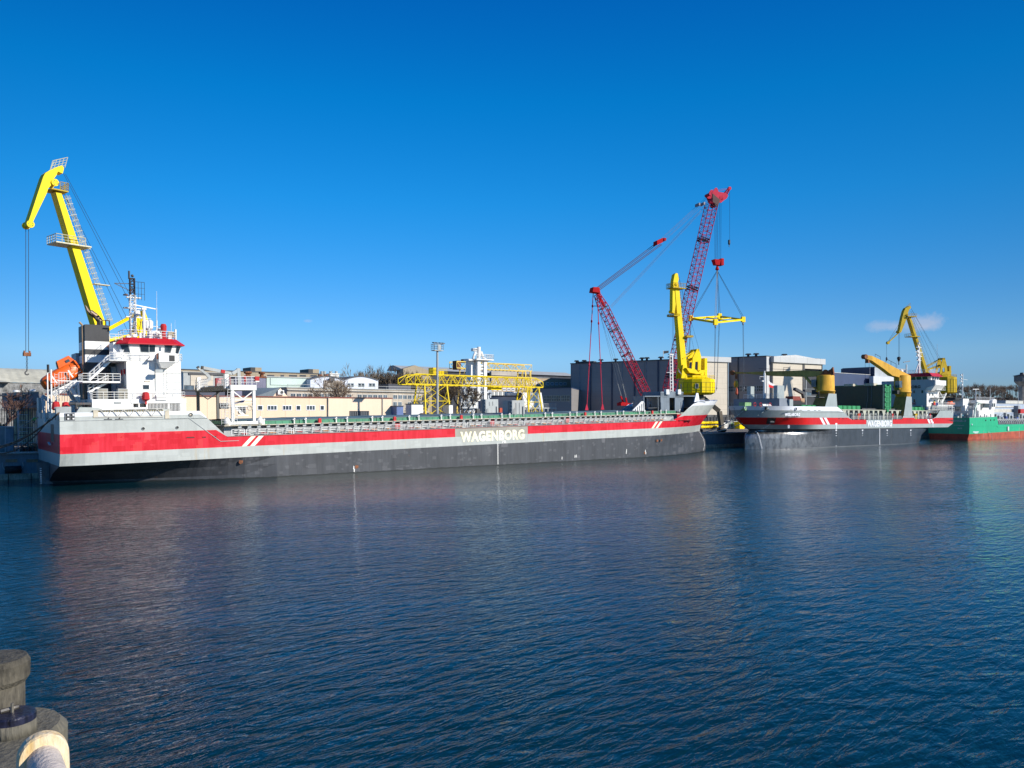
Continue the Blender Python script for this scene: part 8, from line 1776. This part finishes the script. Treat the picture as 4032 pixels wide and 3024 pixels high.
# ---------------------------------------------------------------- people
SKIN=paint('skin',(.45,.26,.18),.6)
def person(lab,fr,base,pose,mats,h=1.75,turn=0):
    """one continuous skinned figure; mats: helmet, jacket, trousers, boots"""
    J={'pel':(0,0,.52),'ch':(0,0,.73),'nk':(0,0,.835),'hd':(0,0,.90),'top':(0,0,.965),
       'hl':(.055,0,.50),'kl':(.06,-.01,.27),'al':(.062,0,.045),'tl':(.064,-.07,.018),
       'hr':(-.055,0,.50),'kr':(-.06,-.01,.27),'ar':(-.062,0,.045),'tr':(-.064,-.07,.018),
       'sl':(.105,0,.80),'el':(.135,.0,.63),'wl':(.14,-.04,.49),'fl':(.14,-.055,.44),
       'sr':(-.105,0,.80),'er':(-.135,0,.63),'wr':(-.14,-.04,.49),'fr':(-.14,-.055,.44)}
    J.update(pose)
    Rr={'pel':.082,'ch':.085,'nk':.034,'hd':.052,'top':.045,'hl':.055,'kl':.038,'al':.026,'tl':.026,'sl':.044,'el':.028,'wl':.02,'fl':.022}
    for k in list(Rr):
        if k in('hl','kl','al','tl','sl','el','wl','fl'):Rr[{'fl':'fr'}.get(k,k[0]+'r')]=Rr[k]
    E=[('pel','ch'),('ch','nk'),('nk','hd'),('hd','top'),('pel','hl'),('hl','kl'),('kl','al'),('al','tl'),('pel','hr'),('hr','kr'),('kr','ar'),('ar','tr'),('ch','sl'),('sl','el'),('el','wl'),('wl','fl'),('ch','sr'),('sr','er'),('er','wr'),('wr','fr')]
    ks=list(J);me=bpy.data.meshes.new('p');me.from_pydata([V(J[k])*h for k in ks],[(ks.index(a),ks.index(b)) for a,b in E],[])
    ob=bpy.data.objects.new('p',me);COL.objects.link(ob);sk=ob.modifiers.new('s','SKIN')
    for i,k in enumerate(ks):me.skin_vertices[0].data[i].radius=(Rr[k]*h,Rr[k]*h*(.72 if k in('pel','ch') else 1));me.skin_vertices[0].data[i].use_root=(k=='pel')
    sb=ob.modifiers.new('u','SUBSURF');sb.levels=1;sb.render_levels=1
    bpy.context.view_layer.update();ev=ob.evaluated_get(bpy.context.evaluated_depsgraph_get());m2=bpy.data.meshes.new_from_object(ev)
    mb=MB();rt=Matrix.Rotation(R(turn),3,'Z');base=V(base);vs=[rt@v.co for v in m2.vertices];k0=len(mb.v);mb.v=[base+v for v in vs]
    hz=J['nk'][2]*h;bz=J['pel'][2]*h;tp=J['top'][2]*h
    for p in m2.polygons:
        c=p.center;z=c.z
        far=max(abs(c.x)/h,0);m=1
        if z>hz+.02*h:m=0 if z>hz+.075*h else 4
        elif z<.07*h and bz>.4*h:m=3
        elif z<bz-.01*h and (V((c.x,c.y,0)).length<.12*h or bz<.4*h):m=2
        for kk in('fl','fr'):
            if (c-V(J[kk])*h).length<.035*h:m=4
        mb.f.append(list(p.vertices));mb.mi.append(m)
    bpy.data.objects.remove(ob);bpy.data.meshes.remove(me);bpy.data.meshes.remove(m2)
    return solo('person',lab,'person',fr,base,mb,[mats[0],mats[1],mats[2],mats[3],SKIN],smooth=True)
HIV=paint('hi_vis_green',(.12,.55,.08),.8);WH=paint('helmet_white',(.8,.8,.8),.4);DK=paint('dark_workwear',(.03,.03,.04),.9)
p=A(965,1510,y=3.2)
person('person in red overalls and white helmet standing on the hatch crane platform',A,(p.x,3.2,zt+.3),{'wr':(-.10,-.13,.60),'fr':(-.08,-.17,.62)},(WH,SIGRED,SIGRED,BLK),1.8,20)
p=Q(132,1667,y=25);zz=Q(132,1666,y=24.5).z
person('person in green hi vis jacket crouching on the scaffold planks by the stern',Q,(p.x,25.2,zz),{'pel':(0,.06,.26),'ch':(0,-.06,.44),'nk':(0,-.12,.54),'hd':(0,-.15,.60),'top':(0,-.16,.66),'hl':(.055,.05,.25),'kl':(.07,-.14,.27),'al':(.062,0,.045),'hr':(-.055,.05,.25),'kr':(-.07,-.14,.27),'ar':(-.062,0,.045),'sl':(.10,-.08,.50),'el':(.14,-.2,.42),'wl':(.12,-.28,.36),'fl':(.12,-.31,.34),'sr':(-.10,-.08,.50),'er':(-.14,-.2,.42),'wr':(-.12,-.28,.36),'fr':(-.12,-.31,.34)},(DK,HIV,DK,BLK),1.78,70)
person('person in dark clothes standing on the step of the foremost deck crane column',B,(xc1-4.4,yc1-.6,cylz:=14.9),{'wl':(.16,-.12,.58),'fl':(.16,-.16,.60)},(WH,DK,DK,BLK),1.8,-30)
mb=MB();mb.bx(xc1-5.2,xc1-2.2,yc1-1.2,yc1+.4,14.75,14.9);part(c1,'step_platform',mb,DGREY)
person('person in black and white clothes with red cap inside the big ship forecastle house',A,(A(2560,1590,y=5).x,5.0,9.4),{},(SIGRED,paint('black_white_jacket',(.3,.3,.3),.8,.3,6,col2=(.02,.02,.02)),DK,BLK),1.8,0)
mb=MB();xx=A(2560,1590,y=5).x;mb.bx(xx-2.5,xx+2.5,3.4,9,9.25,9.4);part(SA,'forecastle_step',mb,DGREY)
person('person in yellow green vest under the stern canopy of the second ship',B,(ax+9.5,1.5,10.7),{},(WH,paint('vest_yellow_green',(.45,.6,.05),.8),DK,BLK),1.8,0)
# ---------------------------------------------------------------- foreground: edge of the pier the photograph was taken from
PT=paint('worn_olive_grey_metal',(.12,.108,.08),.8,.22,5,rust=.25,col2=(.07,.065,.05),bump=.4);POST=paint('worn_timber_post',(.085,.075,.055),.9,.3,7,col2=(.018,.016,.012),bump=.5)
t=thing('viewing_pier','pier deck under the viewpoint, just outside the lower edge of the picture','pier',W,(0,-8,0))
mb=MB();mb.bx(-30,30,-25,1.2,8.2,8.75);part(t,'deck_slab',mb,QT);mb=MB();mb.bx(-29.5,29.5,-24.5,.9,-3,8.2);part(t,'pier_wall',mb,QC)
t=thing('mooring_block','worn rounded grey mooring block in the lower left corner','mooring block',W,(-3.2,3.6,8.6))
pts=[];cx_,cy_=-2.98,4.32
zf=8.62
P0=[(-4.6,4.72),(-2.95,4.72)]
for i in range(9):
    a=math.pi/2*(1-i/8);P0.append((-2.89+.32*math.cos(a),4.40+.32*math.sin(a)))
P0+=[(-2.374,4.1),(-2.2,3.87),(-1.6,3.0),(-1.0,1.3),(-4.6,1.3)]
P0=[(x,y) for x,y in P0]
mb=MB();c=V((-3.4,2.8,0));e1=[V((x,y,zf-.55)) for x,y in P0];e2=[V((x,y,zf-.05)) for x,y in P0];e3=[c+(V((x,y,0))-c)*.975 for x,y in P0];e3=[V((p.x,p.y,zf)) for p in e3]
mb.grid([e1,e2,e3],True);mb.add(e3,[list(range(len(e3)))]);mb.add(e1,[list(range(len(e1)))[::-1]]);part(t,'base_casting',mb,PT)
mb=MB();mb.lathe((-2.99,4.22,zf),[(.20,0),(.215,.03),(.205,.045),(.05,.05)],8)if 0 else None
lc=W(48,2800,z=zf+.12);mb=MB();mb.lathe((lc.x,lc.y,zf),[(.122,-.01),(.117,.07)],28);part(t,'lid_neck',mb,PT,True)
mb=MB();mb.lathe((lc.x,lc.y,zf+.07),[(.116,0),(.116,.032),(.108,.042),(.02,.044)],32);lid=part(t,'lid',mb,paint('dark_navy_lid',(.018,.02,.045),.35,.3,9,bump=.2))
mb=MB();mb.tube((lc.x-.05,lc.y-.02,zf+.125),(lc.x+.02,lc.y+.03,zf+.135),.012,6);mb.tube((lc.x+.0,lc.y+.0,zf+.11),(lc.x+.0,lc.y,zf+.165),.009,6);part(lid,'handle',mb,paint('handle_steel',(.3,.27,.22),.4,.2,9,metal=.7))
pc=W(-22,2590,z=8.95);t=thing('timber_post','round worn mooring post with overhanging cap at the left edge','mooring post',W,(pc.x,pc.y,8.0))
mb=MB();mb.lathe((pc.x,pc.y,0),[(.155,-2),(.155,8.83)],30);part(t,'shaft',mb,POST,True)
mb=MB();mb.lathe((pc.x,pc.y,8.8),[(.16,0),(.18,.03),(.182,.12),(.165,.15),(.02,.155)],34);part(t,'cap',mb,POST,False)
mb=MB();mb.bx(pc.x-1,pc.x+.12,pc.y-.5,pc.y-.16,8.05,8.4);part(t,'fixing_beam',mb,POST)
# flanged pipe
fa=W(170,2975,y=3.55);d=V((.60,-.80,-.0)).normalized()
t=thing('flanged_pipe','white painted pipe end with thick chipped flange lying on the mooring base','pipe',W,(fa.x,fa.y,8.62))
CHW=paint('chipped_cream_white',(.72,.66,.52),.6,.1,5,rust=.5,col2=(.60,.40,.16),bump=.3);PG=paint('pipe_pale_grey',(.60,.52,.45),.6,.08,6,bump=.3)
u=d.cross(V((0,0,1))).normalized();v=u.cross(d).normalized()
def arch(r,rb,k=18):
    P=[]
    for i in range(k+1):
        a=math.pi*(1-i/k)*1.0;P.append((r*math.cos(a),r*math.sin(a)*1.02))
    return [(-rb,-.16)]+P+[(rb,-.16)]
pr=arch(.102,.108);f1=[fa-d*.03+u*x+v*y for x,y in pr];f2=[fa+d*.02+u*x+v*y for x,y in pr];f0=[fa-d*.05+u*x*.93+v*(y*.93) for x,y in pr];f3=[fa+d*.035+u*x*.94+v*(y*.94) for x,y in pr]
mb=MB();mb.grid([f0,f1,f2,f3],True);mb.add(f0,[list(range(len(f0)))[::-1]]);mb.add(f3,[list(range(len(f3)))]);part(t,'flange',mb,CHW)
mb=MB();a=fa+d*.02-v*.012;mb.tube(a,a+d*1.6,.069,36,cap=False);o=part(t,'pipe',mb,PG,True)
